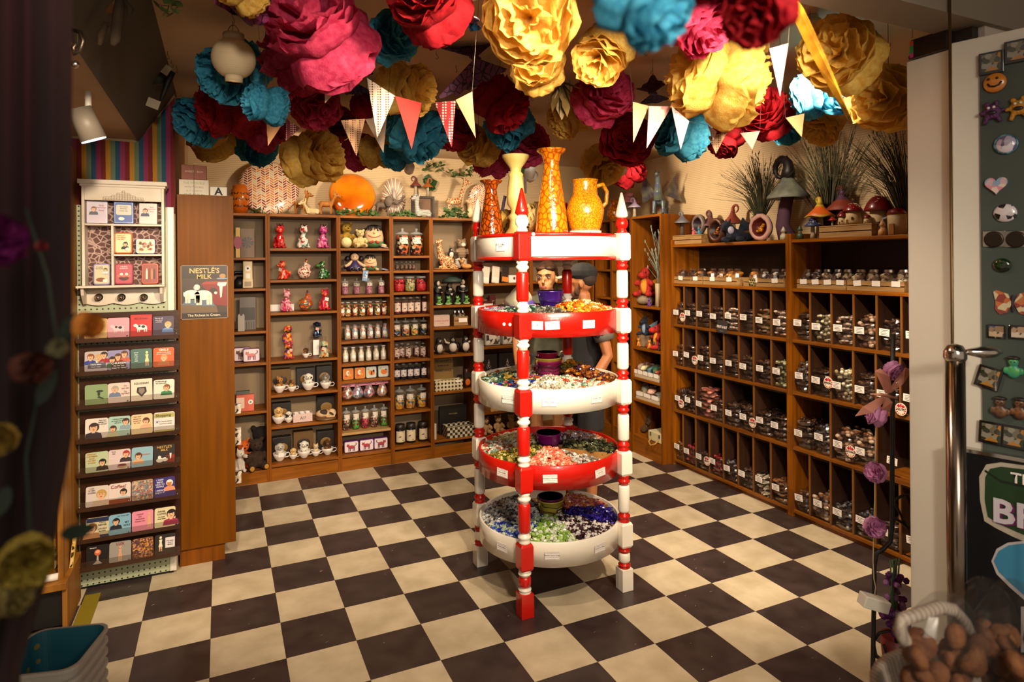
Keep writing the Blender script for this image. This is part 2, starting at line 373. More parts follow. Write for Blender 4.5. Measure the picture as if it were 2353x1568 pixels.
# ================================================================== the round candy stand
CC = V((1.691,-2.30,0)); HS = .293
stand = thing('candy_stand','round red and white candy stand with turned posts and five tiers','display stand',CC)
TZ = [(1.745,1.88),(1.362,1.484),(.985,1.107),(.610,.730),(.231,.353)]
def post(name,x,y,red):
    A,B = (gloss_red,gloss_white) if red else (gloss_white,gloss_red)
    p = thing(name,None,None,(x,y,0)); p.parent = stand
    h = .0335
    class Each(MB):                                    # every turned piece of the post is a sub-part of its own
        def __init__(s,n,m_,bv=0): MB.__init__(s); s.q = (n,m_,bv)
        def add(s,*a):
            MB.add(s,*a); MB.obj(s,s.q[0],s.q[1],p,bevel=s.q[2]); s.v,s.f,s.m,s.sm = [],[],[],[]; return s
    sq = Each('square_block',A,.002); tn = Each('turned_shaft',A); al = Each('turned_ring',B)
    blocks = [(.0,.115)] + [(a - .005,b + .005) for a,b in TZ[::-1]]
    for k,(a,b) in enumerate(blocks):
        c = .006 if a > 0 else 0                       # blocks with chamfered ends
        sq.add([(sx * (h - c * e),sy * (h - c * e),z) for z,e in ((a,1 if a else 0),(a + .012,0),(b - .012,0),(b,1)) for sx,sy in ((-1,-1),(1,-1),(1,1),(-1,1))],
               [(3,2,1,0),(12,13,14,15)] + [(4 * j + i,4 * j + (i + 1) % 4,4 * j + 4 + (i + 1) % 4,4 * j + 4 + i) for j in range(3) for i in range(4)])
        top = blocks[k + 1][0] if k + 1 < len(blocks) else None
        if top is None: break
        g = top - b; n = .052 if g > .15 else .03
        for z0,s in ((b - .002,1),(top + .002,-1)):   # turned necks in the other colour
            al.lathe([(.027,z0),(.031,z0 + s * n * .16),(.025,z0 + s * n * .33),(.025,z0 + s * n * .4),(.0325,z0 + s * n * .55),(.0325,z0 + s * n * .72),(.024,z0 + s * n * .85),(.024,z0 + s * (n + .006))][::s],18)
        tn.lathe([(.02,b + n),(.027,b + n + .001),(.031,b + n + .012),(.031,top - n - .012),(.027,top - n - .001),(.02,top - n)],18)
    z = blocks[-1][1]
    al.lathe([(.026,z - .002),(.03,z + .006),(.024,z + .016),(.022,z + .022),(.032,z + .036),(.034,z + .050),(.030,z + .066),(.022,z + .076),(.024,z + .082)],18)
    tn.lathe([(.024,z + .08),(.034,z + .09),(.032,z + .105),(.006,z + .212),(0,z + .216)],18)
    p['label'] = ('red post with white rings' if red else 'white post with red rings')
for x,y,rd in ((-HS,-HS,1),(HS,HS,1),(-HS,HS,0),(HS,-HS,0)): post('post',x,y,rd)
RAD = .385
ply = mat('tray_ply','a8783c',.6,col2='8f602c',scale=(3,12,3),ts=2)
TC = ['white','red','white','red','white']
cardS = MB().box(-.034,-.001,-.02,.034,.001,.02,0)
for k,(a,b) in enumerate(TZ):
    m_ = gloss_white if TC[k] == 'white' else gloss_red
    tr = MB(); tr.lathe([(RAD - .012,a),(RAD,a),(RAD,b - .002),(RAD - .002,b),(RAD - .010,b),(RAD - .012,b - .002),(RAD - .012,a)],72)
    tr.obj('tray_rim',m_,stand)
    fz = a + .032 if k == 0 else b - .06
    MB().lathe([(0,a + .02),(RAD - .013,a + .02),(RAD - .013,fz),(0,fz)][::1],48,sm=False).obj('tray_floor',gloss_white if k == 0 else ply,stand)
    if k == 0:
        MB().lathe([(0,b - .012),(RAD - .013,b - .012),(RAD - .013,b - .004),(0,b - .004)],48,sm=False).obj('top_board',gloss_white,stand)
        for z in (a,b - .017): MB().lathe([(RAD,z),(RAD + .0025,z),(RAD + .0025,z + .017),(RAD,z + .017)],72).obj('red_band',gloss_red,stand)
    else:
        dv = MB()
        for i in range(4):
            an = math.radians(42.5 + 45 * i); dv.bx((0,0,b - .036),(2 * RAD - .03,.008,.045),0,(0,0,an))
        dv.obj('divider',ply,stand)
def stick(k,ang,lines,tilt=0.,w_=1.,z=None):
    """a printed label on a tray rim; ang in degrees round the stand, 0 = towards +x"""
    a,b = TZ[k]; an = math.radians(ang); n = V((math.cos(an),math.sin(an),0))
    e = thing('price_label',None,None,n * (RAD + .003) + V((0,0,z or (a + b) / 2)),rot=(0,tilt,an + PI / 2)); e.parent = stand
    fr = MB().box(-.036 * w_,-.0012,-.0205,.036 * w_,0,.0205,0)
    for q in ((-.034 * w_,-.0185,.034 * w_,-.0178),(-.034 * w_,.0178,.034 * w_,.0185),(-.034 * w_,-.0185,-.0334 * w_,.0185),(.0334 * w_,-.0185,.034 * w_,.0185)):
        fr.box(q[0],-.0016,q[1],q[2],-.0011,q[3],1)
    fr.obj('label_card',[card,ink],e)
    for i,(s,sz) in enumerate(lines): txt(s,sz,ink,e,(0,-.0018,.0115 - i * .0095),bold=.0001 if sz > .008 else 0)
F0 = math.degrees(math.atan2(-.908,-.419))     # towards the camera
sm_ = 'made with sugar, glucose, flavour'
def lab(n): return [('The Brambleside Sweet Co.',.0052),(n,.0088),(sm_,.0045),('and natural colours',.0045)]
# angles: the red front post stands at 225 degrees; larger angles lie to its right
stick(1,233.5,lab('Evening Mints'),.02); stick(1,245.5,lab('Mint Creams'),-.06); stick(1,274,lab('Peanut Nougat'),.02)
stick(2,211,lab('Rhubarb and Custard')); stick(2,243,lab('Acid Drops')); stick(2,281,lab('Assorted Toffee'),.02)
stick(3,205,lab('Assorted Mix'),.05); stick(3,243,lab('Strawberry Sherbets'),-.04); stick(3,284,lab('Liquorice'),-.08)
stick(4,204,lab('Everton Mints'),.04); stick(4,244,lab('Sherbet Lemon Limes')); stick(4,283,lab('Brazil Nut Toffee'))
stick(0,205,[('Pick N Mix',.013),('$2.80',.011),('per 100 g',.007)],.0,.8)
wd = MB()
for an in (207.5,213): a_ = math.radians(an); wd.cyl(V((math.cos(a_),math.sin(a_),0)) * (RAD - .001) + V((0,0,1.423)),V((math.cos(a_),math.sin(a_),0)) * (RAD + .002) + V((0,0,1.423)),.0085,n=16,sm=False)
wd.obj('screw_cover',card,stand)
an = math.radians(228 + 4.2); MB().ell(V((math.cos(an),math.sin(an),0)) * (RAD + .003) + V((0,0,1.872)),(.010,.010,.010),10).obj('rim_button',gloss_white,stand)
# ================================================================== paper pompoms, bunting and hanging ornaments
def tissue(n,c,c2): return mat(n,c,.75,col2=c2,ts=9,scale=(1,1,1),transl=.5,spec=.2,bump=.25,bscale=40)
TIS = {'Y': tissue('yellow_tissue','f0cf70','e2b04a'),'P': tissue('pink_tissue','cc4668','b02a50'),'B': tissue('blue_tissue','52aac4','3389ae'),'D': tissue('red_tissue','a81822','86101a'),'C': tissue('cream_tissue','ecd9a0','dcc27c')}
def pom_mesh(seed,m_):
    r = random.Random(seed); mb = MB(); nu,nv = 40,7
    for side in (1,-1):
        for k in range(6):
            th = math.radians(16 + 15.5 * k); ph = [r.uniform(0,6.3) for _ in range(4)]; amp = r.uniform(.10,.2); mm = r.choice((2,3,4)); jj = [r.uniform(-.05,.04) for _ in range(nu)]
            rr_ = r.uniform(.92,1.02)
            def fn(u,v,th=th,ph=ph,amp=amp,mm=mm,jj=jj,rr_=rr_,k=k):
                i = int(round(u * nu)) % nu; a = 2 * PI * u
                w_ = (math.sin(mm * a + ph[0]) + .6 * math.sin((2 * mm + 1) * a + ph[1]) + .25 * math.sin(13 * a + ph[2]) * v) * amp * v
                t = th * (1 - .34 * max(0,v - .55) / .45 * (k / 5)) + w_ * (.55 + .2 * k / 5)
                q = rr_ * (.06 + .94 * v ** .8) * (1 + (jj[i] if v > .95 else 0))
                p = V((math.sin(t) * math.cos(a),math.sin(t) * math.sin(a),math.cos(t) * side)) * q
                return p * (1 + .07 * NZ.noise(p * 4 + V((seed,k,0))))
            mb.grid(fn,nu,nv,0,k > 2)
    return mb.mesh('petals',m_)
PM = {}
string_m = mat('string','3c3226',.8)
CNAME = {'Y': 'yellow','P': 'pink','B': 'blue','D': 'dark red','C': 'cream'}
POMS = [(740,80,135,'P','big pink tissue pompom right of the paper lantern, largest of the pink ones'),(680,140,88,'P','pink tissue pompom tucked behind the biggest pink pompom'),
 (725,232,72,'P','dusky pink pompom hanging straight below the biggest pink pompom'),(535,165,84,'B','blue tissue pompom directly behind the round paper lantern'),
 (467,272,68,'B','blue pompom beside the striped cloth, half behind a dark red one'),(527,252,78,'D','dark red pompom just under the pompom with the lantern'),
 (482,318,58,'Y','yellow pompom low above the gift boxes on the end cabinet'),(588,335,52,'B','blue pompom just above the chevron plate'),
 (612,305,52,'P','pink pompom between the blue pompom and the tan pennant'),(718,364,78,'Y','yellow pompom in front of the chevron plate and deer figures'),
 (898,88,68,'B','light blue pompom touching the biggest pink pompom'),(988,5,108,'D','big dark red pompom at the picture top beside the blue one'),
 (932,205,76,'Y','yellow pompom behind the red pennant'),(958,300,78,'B','blue pompom hanging below the red pennant'),
 (1150,240,70,'D','dark red pompom below the purple butterfly'),(1172,288,62,'B','blue pompom half hidden under a dark red one above the vases'),
 (1222,40,124,'Y','huge pale yellow pompom, largest above the candy stand'),(1235,150,76,'Y','brightly lit yellow pompom right under the huge pale one'),
 (1383,128,78,'Y','round yellow pompom on top of a pink one'),(1383,222,78,'P','pink pompom just below the round yellow one'),
 (1310,268,56,'Y','yellow pompom with a brown leaf hanging over it'),(1478,5,122,'B','big light blue pompom at the picture top over the stand'),
 (1596,50,88,'P','pink pompom wedged between the big blue and the big yellow ones'),(1745,25,92,'D','dark red pompom above the biggest deep yellow pompom'),
 (1650,182,126,'Y','biggest deep yellow pompom, in front of the grey wall plants'),(1762,262,66,'D','dark red pompom peeking out beside the biggest deep yellow pompom'),
 (1566,308,70,'B','blue pompom behind the pale pink pennants'),(1440,322,72,'D','dark red pompom hanging above the orange jug'),
 (1384,380,54,'Y','yellow pompom behind the orange jug'),(1932,128,102,'Y','yellow pompom behind the golden spear ornament'),
 (1890,212,74,'B','blue pompom below the yellow one with the golden spear'),(1808,290,46,'B','small blue pompom low over the grass bundles'),
 (1892,286,52,'Y','small yellow pompom low over the grass bundles'),(2042,228,92,'Y','yellow pompom cut by the white door post'),
 (1100,335,56,'Y','brightly lit yellow pompom above the giraffe figure'),(1132,368,50,'P','pink pompom above the shorter amber vase'),
 (1212,335,56,'P','pink pompom behind the cream candlestick'),(828,352,48,'P','pink pompom above the round orange dish'),
 (868,348,48,'Y','pale yellow pompom beside the white shell, above the orange dish'),(916,352,46,'B','small blue pompom peeking under the larger blue one by the red pennant'),
 (775,285,46,'D','dark red pompom behind the dusky pink one'),(842,245,40,'D','small dark red pompom behind the dotted pennants'),
 (612,240,58,'B','dark blue pompom behind the tan pennant'),(1668,322,46,'D','dark red pompom low above the tallest grass bundle'),
 (560,-22,62,'Y','yellow pompom cut by the picture top near the lantern'),(1444,395,44,'D','small dark red pompom right above the pink spotted mushroom'),
 (1048,300,52,'D','dark red pompom behind the tan pennant by the butterfly')]
PLACED = [(V(q[0]),.05) for q in SPOTS]
for i,(x,y,r,c,lb) in enumerate(POMS):
    d0 = min(275 / r,1360 / (HOR - 4 - y + 1.12 * r)); best = None; lim = 1360 / (HOR - 4 - y + 1.12 * r)
    for e in sorted(range(-34,35),key=abs):           # nearest free distance along its sight line
        d = d0 * (1 + e * .02)
        if d > lim + .001 or (ond(x,y,d).y - r * d / FPX < -3.99 and y > 0 and e != 34 and e != -34): continue
        p = ond(x,y,d); rad = r * d / FPX
        miss = sum(max(0,1.0 * (rad + b_) - (p - a_).length) for a_,b_ in PLACED)
        if best is None or miss < best[0] - 1e-6: best = (miss,d)
        if miss == 0: break
    d = best[1]; p = ond(x,y,d); rad = r * d / FPX; PLACED.append((p,rad)); var = i % 3
    if (c,var) not in PM: PM[c,var] = pom_mesh(11 + var * 7,TIS[c])
    t = thing('tissue_pompom',lb,'pompom',p,group='tissue paper pompoms under the ceiling')
    rx = random.Random(i)
    put('petals',PM[c,var],t,rot=(rx.uniform(.5,2.4),rx.uniform(-.5,.5),rx.uniform(0,6)),sc=rad * .96)
    top = CZ - p.z
    if top > rad * .3: MB().cyl((0,0,0),(0,0,top),.0012,n=5).obj('string',string_m,t)

# bunting: each pennant a folded paper triangle over one cord
def dotted(n,a,b,s=110): return mat(n,a,.7,col2=b,tex='dots',ts=s,scale=(1,1,1),lo=.34,hi=.36,const=True,transl=.25)
FM = {'cream': mat('flag_cream','e3c79a',.7,transl=.25),'creamdot': dotted('flag_cream_dot','8a4a2c','ecdcc0'),'red': mat('flag_red','d8281a',.6,transl=.25),'reddot': dotted('flag_red_dot','e8d8c8','b3141a',95),
      'tan': mat('flag_tan','cf9a68',.7,transl=.25),'tandot': dotted('flag_tan_dot','7c3a24','c39a72'),'pink': mat('flag_pink','e2a294',.7,transl=.25),'pinkdot': dotted('flag_pink_dot','e3a8a0','f0d2c8'),'darkdot': dotted('flag_dark_dot','c8a090','6a0f18'),'grey': mat('flag_grey','b39a84',.7,transl=.25)}
FLAGS = [((745,166),(818,159),(747,237),'cream',2.15,'plain cream pennant under the biggest pink pompom'),((843,179),(908,221),(867,317),'creamdot',2.3,'large cream pennant with brown dots beside the red pennant'),
 ((908,221),(969,237),(946,343),'red',2.3,'plain bright red pennant'),((999,236),(1047,232),(1038,339),'reddot',2.35,'red pennant with white dots'),
 ((1047,230),(1085,211),(1093,317),'tan',2.35,'plain tan pennant beside the dark red pompom'),((783,277),(839,273),(819,359),'tandot',2.6,'tan dotted pennant above the orange dish'),
 ((839,274),(889,268),(881,351),'grey',2.62,'greyish plain pennant behind the large cream dotted one'),((610,249),(662,266),(616,335),'tan',2.6,'tan pennant hanging near the chevron plate'),
 ((658,273),(690,295),(657,324),'darkdot',2.65,'dark red dotted pennant beside the low yellow pompom'),((1454,234),(1491,244),(1455,328),'tan',2.5,'narrow tan pennant next to the pink pompom under the yellow one'),
 ((1491,244),(1543,245),(1486,341),'pink',2.48,'pink pennant second from the pink pompom'),((1543,244),(1583,279),(1564,343),'pinkdot',2.42,'pale pennant with faint dots over the blue pompom'),
 ((1626,287),(1647,303),(1639,323),'pinkdot',2.55,'tiny pale pennant tip under the deep yellow pompom'),((1628,315),(1672,301),(1645,354),'tandot',2.6,'tan dotted pennant just above the grass bundle'),
 ((1701,306),(1746,301),(1728,344),'pink',2.7,'pink pennant lowest in the row over the grass'),((1768,112),(1811,100),(1792,222),'pink',1.95,'long pink pennant beside the deep yellow pompom'),
 ((1805,271),(1848,261),(1842,315),'tan',2.5,'tan pennant with a shiny sticker near the small blue pompom')]
BUNT = [((0,1,2,3,4),'bunting of cream, red and tan pennants hanging in front of the dark red pompom'),((5,6),'short bunting of a tan dotted and a grey pennant over the amber dish'),((7,8),'bunting with one tan and one dark red pennant near the chevron plate'),((9,10,11,12,13,14),'bunting of pale pink pennants running under the deep yellow pompom'),((15,),'long pink pennant on its own cord beside the deep yellow pompom'),((16,),'tan pennant with a shiny edge on its own cord by the small blue pompom')]
for idx,lb in BUNT:
    o = ond(*FLAGS[idx[0]][0],FLAGS[idx[0]][4]); t = thing('bunting',lb,'bunting',o,group='paper bunting'); pts = []
    for i in idx:
        a,b,c,k,d,pl_ = FLAGS[i]; A,B,C = ond(*a,d),ond(*b,d + .01),ond(*c,d); n = (B - A).cross(C - A).normalized() * .0012; pts += [A,B]
        q = MB().add([p - o + s for s in (n,-n) for p in (A,B,C)],[(0,1,2),(5,4,3),(0,3,4,1),(1,4,5,2),(2,5,3,0)]).obj('pennant',FM[k],t); q['label'] = pl_
    e = (pts[-1] - pts[0]).normalized() * .03; a,b = pts[0] - e,pts[-1] + e; a.z = b.z = CZ
    MB().tube([p - o for p in [a] + pts + [b]],.0007,4).obj('cord',string_m,t)

# paper lantern
p = ond(537,135,2.3); t = thing('paper_lantern','round cream ribbed paper lantern hanging from a hook before a blue pompom','lantern',p)
lan = mat('lantern_paper','e6cfa6',.7,transl=.35); rd = .075; prof = []
for i in range(61):
    a = math.radians(-62 + 124 * i / 60); prof.append((rd * math.cos(a) * (1 + .018 * (i % 3 == 0)) ,rd * .98 * math.sin(a)))
MB().lathe(prof,36).obj('globe',lan,t)
MB().lathe([(.0365,0),(.0365,.026),(.034,.026),(.034,0)],30,c=(0,0,.064)).obj('top_collar',lan,t)
MB().lathe([(.029,0),(.031,.022),(.0,.023),(0,.004),(.028,0)],30,c=(0,0,-.086)).obj('bottom_collar',lan,t)
MB().tube([(.02 * math.cos(a) * 1.0,0,.088 + .034 * math.sin(a)) for a in [PI * i / 10 for i in range(11)]],.0012,5).tube([(0,0,.12),(.004,0,.14),(-.004,0,.155),(0,0,CZ - p.z)],.001,5).obj('hanging_wire',steel,t)

# butterflies and nets up by the ceiling
def wing_mat(n,c,c2='1a0d18'): return mat(n,c2,.7,col2=c,tex='cells',ts=26,scale=(1,1,1),lo=.035,hi=.07,transl=.2)
def fan(mb,o,d1,d2,r,steps=12,mi=0,lift=.0):
    pts = [V(o)]; n = V(d1).cross(V(d2)).normalized()
    for i in range(steps + 1):
        f = i / steps; d = (V(d1) * (1 - f) + V(d2) * f); pts.append(V(o) + d * r * (1 + .06 * math.sin(f * PI * 5)) + n * lift * math.sin(f * PI))
    k = len(pts); q = [p_ + n * .0015 for p_ in pts] + [p_ - n * .0015 for p_ in pts]
    mb.add(q,[(0,i,i + 1) for i in range(1,k - 1)] + [(k,k + i + 1,k + i) for i in range(1,k - 1)] + [(i,k + i,k + i + 1,i + 1) for i in range(0,k - 1)] + [(k - 1,2 * k - 1,k,0)],mi)
BUT = [(1092,133,2.85,'wing_purple','6a3a5c',[((1015,112),(1050,72)),((1050,72),(1142,92)),((1008,222),(1085,200)),((1085,200),(1165,158))],'large purple paper butterfly with dark veins on the ceiling'),
       (1500,214,3.1,'wing_plum','4c2440',[((1462,205),(1500,172)),((1500,172),(1535,190)),((1470,238),(1538,225))],'dark plum paper butterfly half behind the pink pompom'),
       (806,185,3.0,'wing_violet','4a3a60',[((776,205),(806,214)),((806,214),(850,208)),((820,150),(858,170))],'blue violet paper butterfly behind the cream pennant'),
       (505,-8,1.9,'wing_magenta','7a2250',[((490,5),(560,40)),((560,40),(608,52)),((608,52),(640,20))],'magenta net butterfly cut by the picture top'),
       (1085,45,2.2,'wing_blue','2f6f8e',[((1062,40),(1080,60)),((1080,60),(1105,66))],'small blue butterfly beside the huge pale pompom')]
for x,y,d,mn,c,wings,lb in BUT:
    o = ond(x,y,d); t = thing('paper_butterfly',lb,'butterfly',o,group='paper butterflies'); wm = wing_mat(mn,c)
    for k,(a,b) in enumerate(wings):
        A,B = ond(*a,d + .10 * (k % 2)) - o,ond(*b,d + .10 * ((k + 1) % 2)) - o; mb = MB(); fan(mb,(0,0,0),A,B,1.0,lift=.02); mb.obj('wing',wm,t)
    MB().ell((0,0,0),(.03,.012,.012),8).obj('body',mat('butterfly_body','3a1a34',.7),t)
    MB().cyl((0,0,0),(0,0,CZ - o.z),.0009,n=4).obj('hanging_wire',string_m,t)

# the golden spear-shaped ornament and the brown leaf
a,b = ond(1816,-8,1.62),ond(1957,284,1.95); t = thing('spear_ornament','long golden spear-shaped paper ornament slanting before the yellow pompom','ornament',a)
q = (b - a); sd = q.cross(FW).normalized(); mb = MB()
n_ = [0,.12,.25,.45,.7,.9,1]; w_ = [.012,.02,.021,.019,.014,.008,.001]
vs_ = [q * f + sd * s * w2 + FW * e for f,w2 in zip(n_,w_) for s,e in ((-1,0),(0,-.010),(1,0),(0,.010))]
mb.add(vs_,[(4 * j + i,4 * j + (i + 1) % 4,4 * j + 4 + (i + 1) % 4,4 * j + 4 + i) for j in range(6) for i in range(4)] + [(3,2,1,0),(24,25,26,27)])
mb.obj('blade',mat('gilt','a8741c',.3,metal=.6,col2='5a3208',ts=12,scale=(1,1,1)),t)
MB().cyl((0,0,0),(0,0,CZ - a.z),.001,n=4).obj('string',string_m,t)
def leaf_mesh(mb,o,d,w_,n=7,mi=0,up=(0,0,1),jag=0.):
    o,d = V(o),V(d); s = d.cross(V(up))
    s = s.normalized() if s.length > 1e-6 else V((1,0,0)); k = s.cross(d).normalized()
    vs = []
    for i in range(n + 1):
        f = i / n; h = w_ * math.sin(PI * min(1,f * .96 + .04)) ** .7 * (1 - .3 * f) * (1 + jag * (i % 2)); c = o + d * f - k * d.length * .12 * f * f
        vs += [c - s * h,c + k * h * -.18,c + s * h]
    mb.add(vs,[q for i in range(n) for q in ((3 * i,3 * i + 1,3 * i + 4,3 * i + 3),(3 * i + 1,3 * i + 2,3 * i + 5,3 * i + 4))],mi,True)
mb = MB(); o = ond(1290,190,2.7)
for k in range(9):
    an = -2.9 + k * .34; leaf_mesh(mb,(0,0,0),RT * math.cos(an) * .09 + UP * math.sin(an) * .16 - FW * .02 * (k % 3),.028,jag=.35)
t = thing('dried_leaf','brown jagged dried leaf hanging over a yellow pompom','leaf',o)
mb.obj('leaf_blade',mat('dry_leaf','4d3a10',.7,transl=.2),t); MB().cyl((0,0,0),(0,0,CZ - o.z),.0012,n=4).obj('stalk',string_m,t)

# little ceiling hooks
hk = MB().tube([(0,0,0),(0,0,-.014),(.006,0,-.02),(.011,0,-.026),(.009,0,-.034),(.002,0,-.036),(-.003,0,-.031)],.0012,5).mesh('hook',steel)
for x,y in ((385,118),(393,138),(1002,118),(1048,150),(1478,90),(1486,110),(1500,155),(2046,98),(402,205),(1225,218),(470,148),(405,150)):
    p = onz(x,y,CZ); o = put('ceiling_hook',hk,None,p,R.uniform(0,3)); tag(o,'small bent wire hook screwed into the bare ceiling','hook','ceiling hooks')
# ================================================================== the side by the entrance: striped cloth, pegboard rack with coasters, tin cabinet, poster
def disc(mb,c,rx,rz,y,mi,n=18,a0=0.,a1=2 * PI,t=.0004):   # a flat printed shape facing -y
    pts = [(c[0] + rx * math.cos(a0 + (a1 - a0) * i / n),c[1] + rz * math.sin(a0 + (a1 - a0) * i / n)) for i in range(n if a1 - a0 > 6.2 else n + 1)]
    k = len(pts); mb.add([(x,y,z) for x,z in pts] + [(x,y + t,z) for x,z in pts],[tuple(range(k)),tuple(range(2 * k - 1,k - 1,-1))] + [(i,k + i,k + (i + 1) % k,(i + 1) % k) for i in range(k)],mi)
def poly(mb,pts,y,mi,t=.0004):
    k = len(pts); mb.add([(x,y,z) for x,z in pts] + [(x,y + t,z) for x,z in pts],[tuple(range(k)),tuple(range(2 * k - 1,k - 1,-1))] + [(i,k + i,k + (i + 1) % k,(i + 1) % k) for i in range(k)],mi)
def rrect(w_,h,r,n=4):
    return [(sx * (w_ / 2 - r) + r * math.cos(a),sz * (h / 2 - r) + r * math.sin(a)) for sx,sz,b in ((1,1,0),(-1,1,PI / 2),(-1,-1,PI),(1,-1,1.5 * PI)) for a in [b + PI / 2 * i / n for i in range(n + 1)]]
def pm(h): return mat('print_' + h,h,.45)
# striped cloth on the wall
cm = [mat('cloth_' + n,c,.85) for n,c in (('yellow','9c6c12'),('sage','56644f'),('blue','163f5a'),('magenta','7a2046'),('red','62110a'))]
mb = MB(); sw = .0225; x = -.178; k = 4
def cl_top(x): return 2.425 if x < -.365 else min(2.70,2.425 + (x + .365) * 1.45)
while x > -1.05:
    x0 = x - sw; y0,y1 = -1.292 - .006 * math.sin(x0 * 21),-1.292 - .006 * math.sin(x * 21); zb = 2.03
    mb.add([(x0,y0,zb),(x,y1,zb),(x,y1,cl_top(x)),(x0,y0,cl_top(x0))],[(0,1,2,3)],k % 5,True); x = x0; k -= 1
tag(mb.obj('striped_cloth',cm),'striped cloth in blue, magenta and yellow behind the tin cabinet','cloth')

# pegboard rack
t = thing('coaster_rack','pegboard stand with eight brown ledges of square coasters','display rack',(-.42,-1.36,0))
pegm = mat('pegboard','a9b091',.6,col2='2b2a22',tex='dots',ts=38,scale=(1,0,1),lo=.16,hi=.17,const=True)
pegm.node_tree.nodes['Color Ramp'].color_ramp.elements[0].color = lin('2b2a22'); pegm.node_tree.nodes['Color Ramp'].color_ramp.elements[1].color = lin('a9b091')
MB().box(-.225,0,.02,.205,.02,2.06).obj('pegboard',pegm,t)
MB().box(.205,-.008,.02,.237,.024,2.06).box(-.25,-.008,.02,-.225,.024,2.06).obj('side_frame',white,t,bevel=.002)
MB().box(-.23,.02,0,.22,.06,.06).obj('foot',blackm,t)
LIP = [1.332,1.160,.985,.807,.630,.451,.286,.140]
brown = mat('ledge_brown','3a1d0c',.35,bump=.05)
for z in LIP:
    MB().add([(-.21,-.105,z),(.262,-.105,z),(.262,-.105,z + .022),(-.21,-.105,z + .022),(-.21,-.02,z + .015),(.262,-.02,z + .015),(.262,-.02,z + .15),(-.21,-.02,z + .15),(-.21,-.012,z + .15),(.262,-.012,z + .15),(-.21,-.012,z),(.262,-.012,z),(-.21,-.1,z + .022),(.262,-.1,z + .022),(-.21,-.09,z + .014),(.262,-.09,z + .014)],
             [(0,1,2,3),(2,13,12,3),(13,15,14,12),(14,15,5,4),(4,5,6,7),(7,6,9,8),(8,9,11,10),(10,11,1,0),(0,3,12,14,4,7,8,10),(1,11,9,6,5,15,13,2)]).obj('ledge',brown,t)
    MB().box(-.21,-.109,z + .004,.262,-.1055,z + .052).obj('acrylic_lip',mat('lip_acrylic','5a4030',.1,alpha=.16,spec=1.),t)
    sb = MB()
    for x in (-.2,.02,.25): sb.ell((x,-.11,z + .03),(.004,.004,.004),6)
    sb.obj('screw',chrome,t)

# coasters: (background, people / things on it, lines of print)
SK,HB = 'e0b48c','4a2c18'
def face(mb,ms,cx,cz,r,hair,shirt=None,skin=SK,prof=0):
    def mi(h):
        if pm(h) not in ms: ms.append(pm(h))
        return ms.index(pm(h))
    if shirt: poly(mb,[(cx - r * 1.9,cz - r * 2.6),(cx + r * 1.9,cz - r * 2.6),(cx + r * 1.6,cz - r * 1.35),(cx + r * .5,cz - r * .95),(cx - r * .5,cz - r * .95),(cx - r * 1.6,cz - r * 1.35)],-.0068,mi(shirt))
    poly(mb,[(cx - r * .35,cz - r * 1.25),(cx + r * .35,cz - r * 1.25),(cx + r * .35,cz - r * .6),(cx - r * .35,cz - r * .6)],-.0072,mi(skin))
    disc(mb,(cx + r * .1,cz + r * .2),r * 1.12,r * 1.15,-.0071,mi(hair)); disc(mb,(cx,cz),r * .8,r,-.0076,mi(skin))
    disc(mb,(cx,cz + r * .75),r * .85,r * .42,-.008,mi(hair),10)
    for s in (-1,1): disc(mb,(cx + s * r * .33,cz + r * .15),r * .13,r * .08,-.008,mi('2a1a14'),6); poly(mb,[(cx + s * r * .5,cz + r * .3),(cx + s * r * .16,cz + r * .36),(cx + s * r * .16,cz + r * .42),(cx + s * r * .5,cz + r * .36)],-.008,mi(hair))
    disc(mb,(cx,cz - r * .42),r * .28,r * .11,-.008,mi('a8322c'),8); poly(mb,[(cx - .03 * r,cz + .1 * r),(cx + .13 * r,cz - .18 * r),(cx - .1 * r,cz - .18 * r)],-.008,mi('c98f68'))
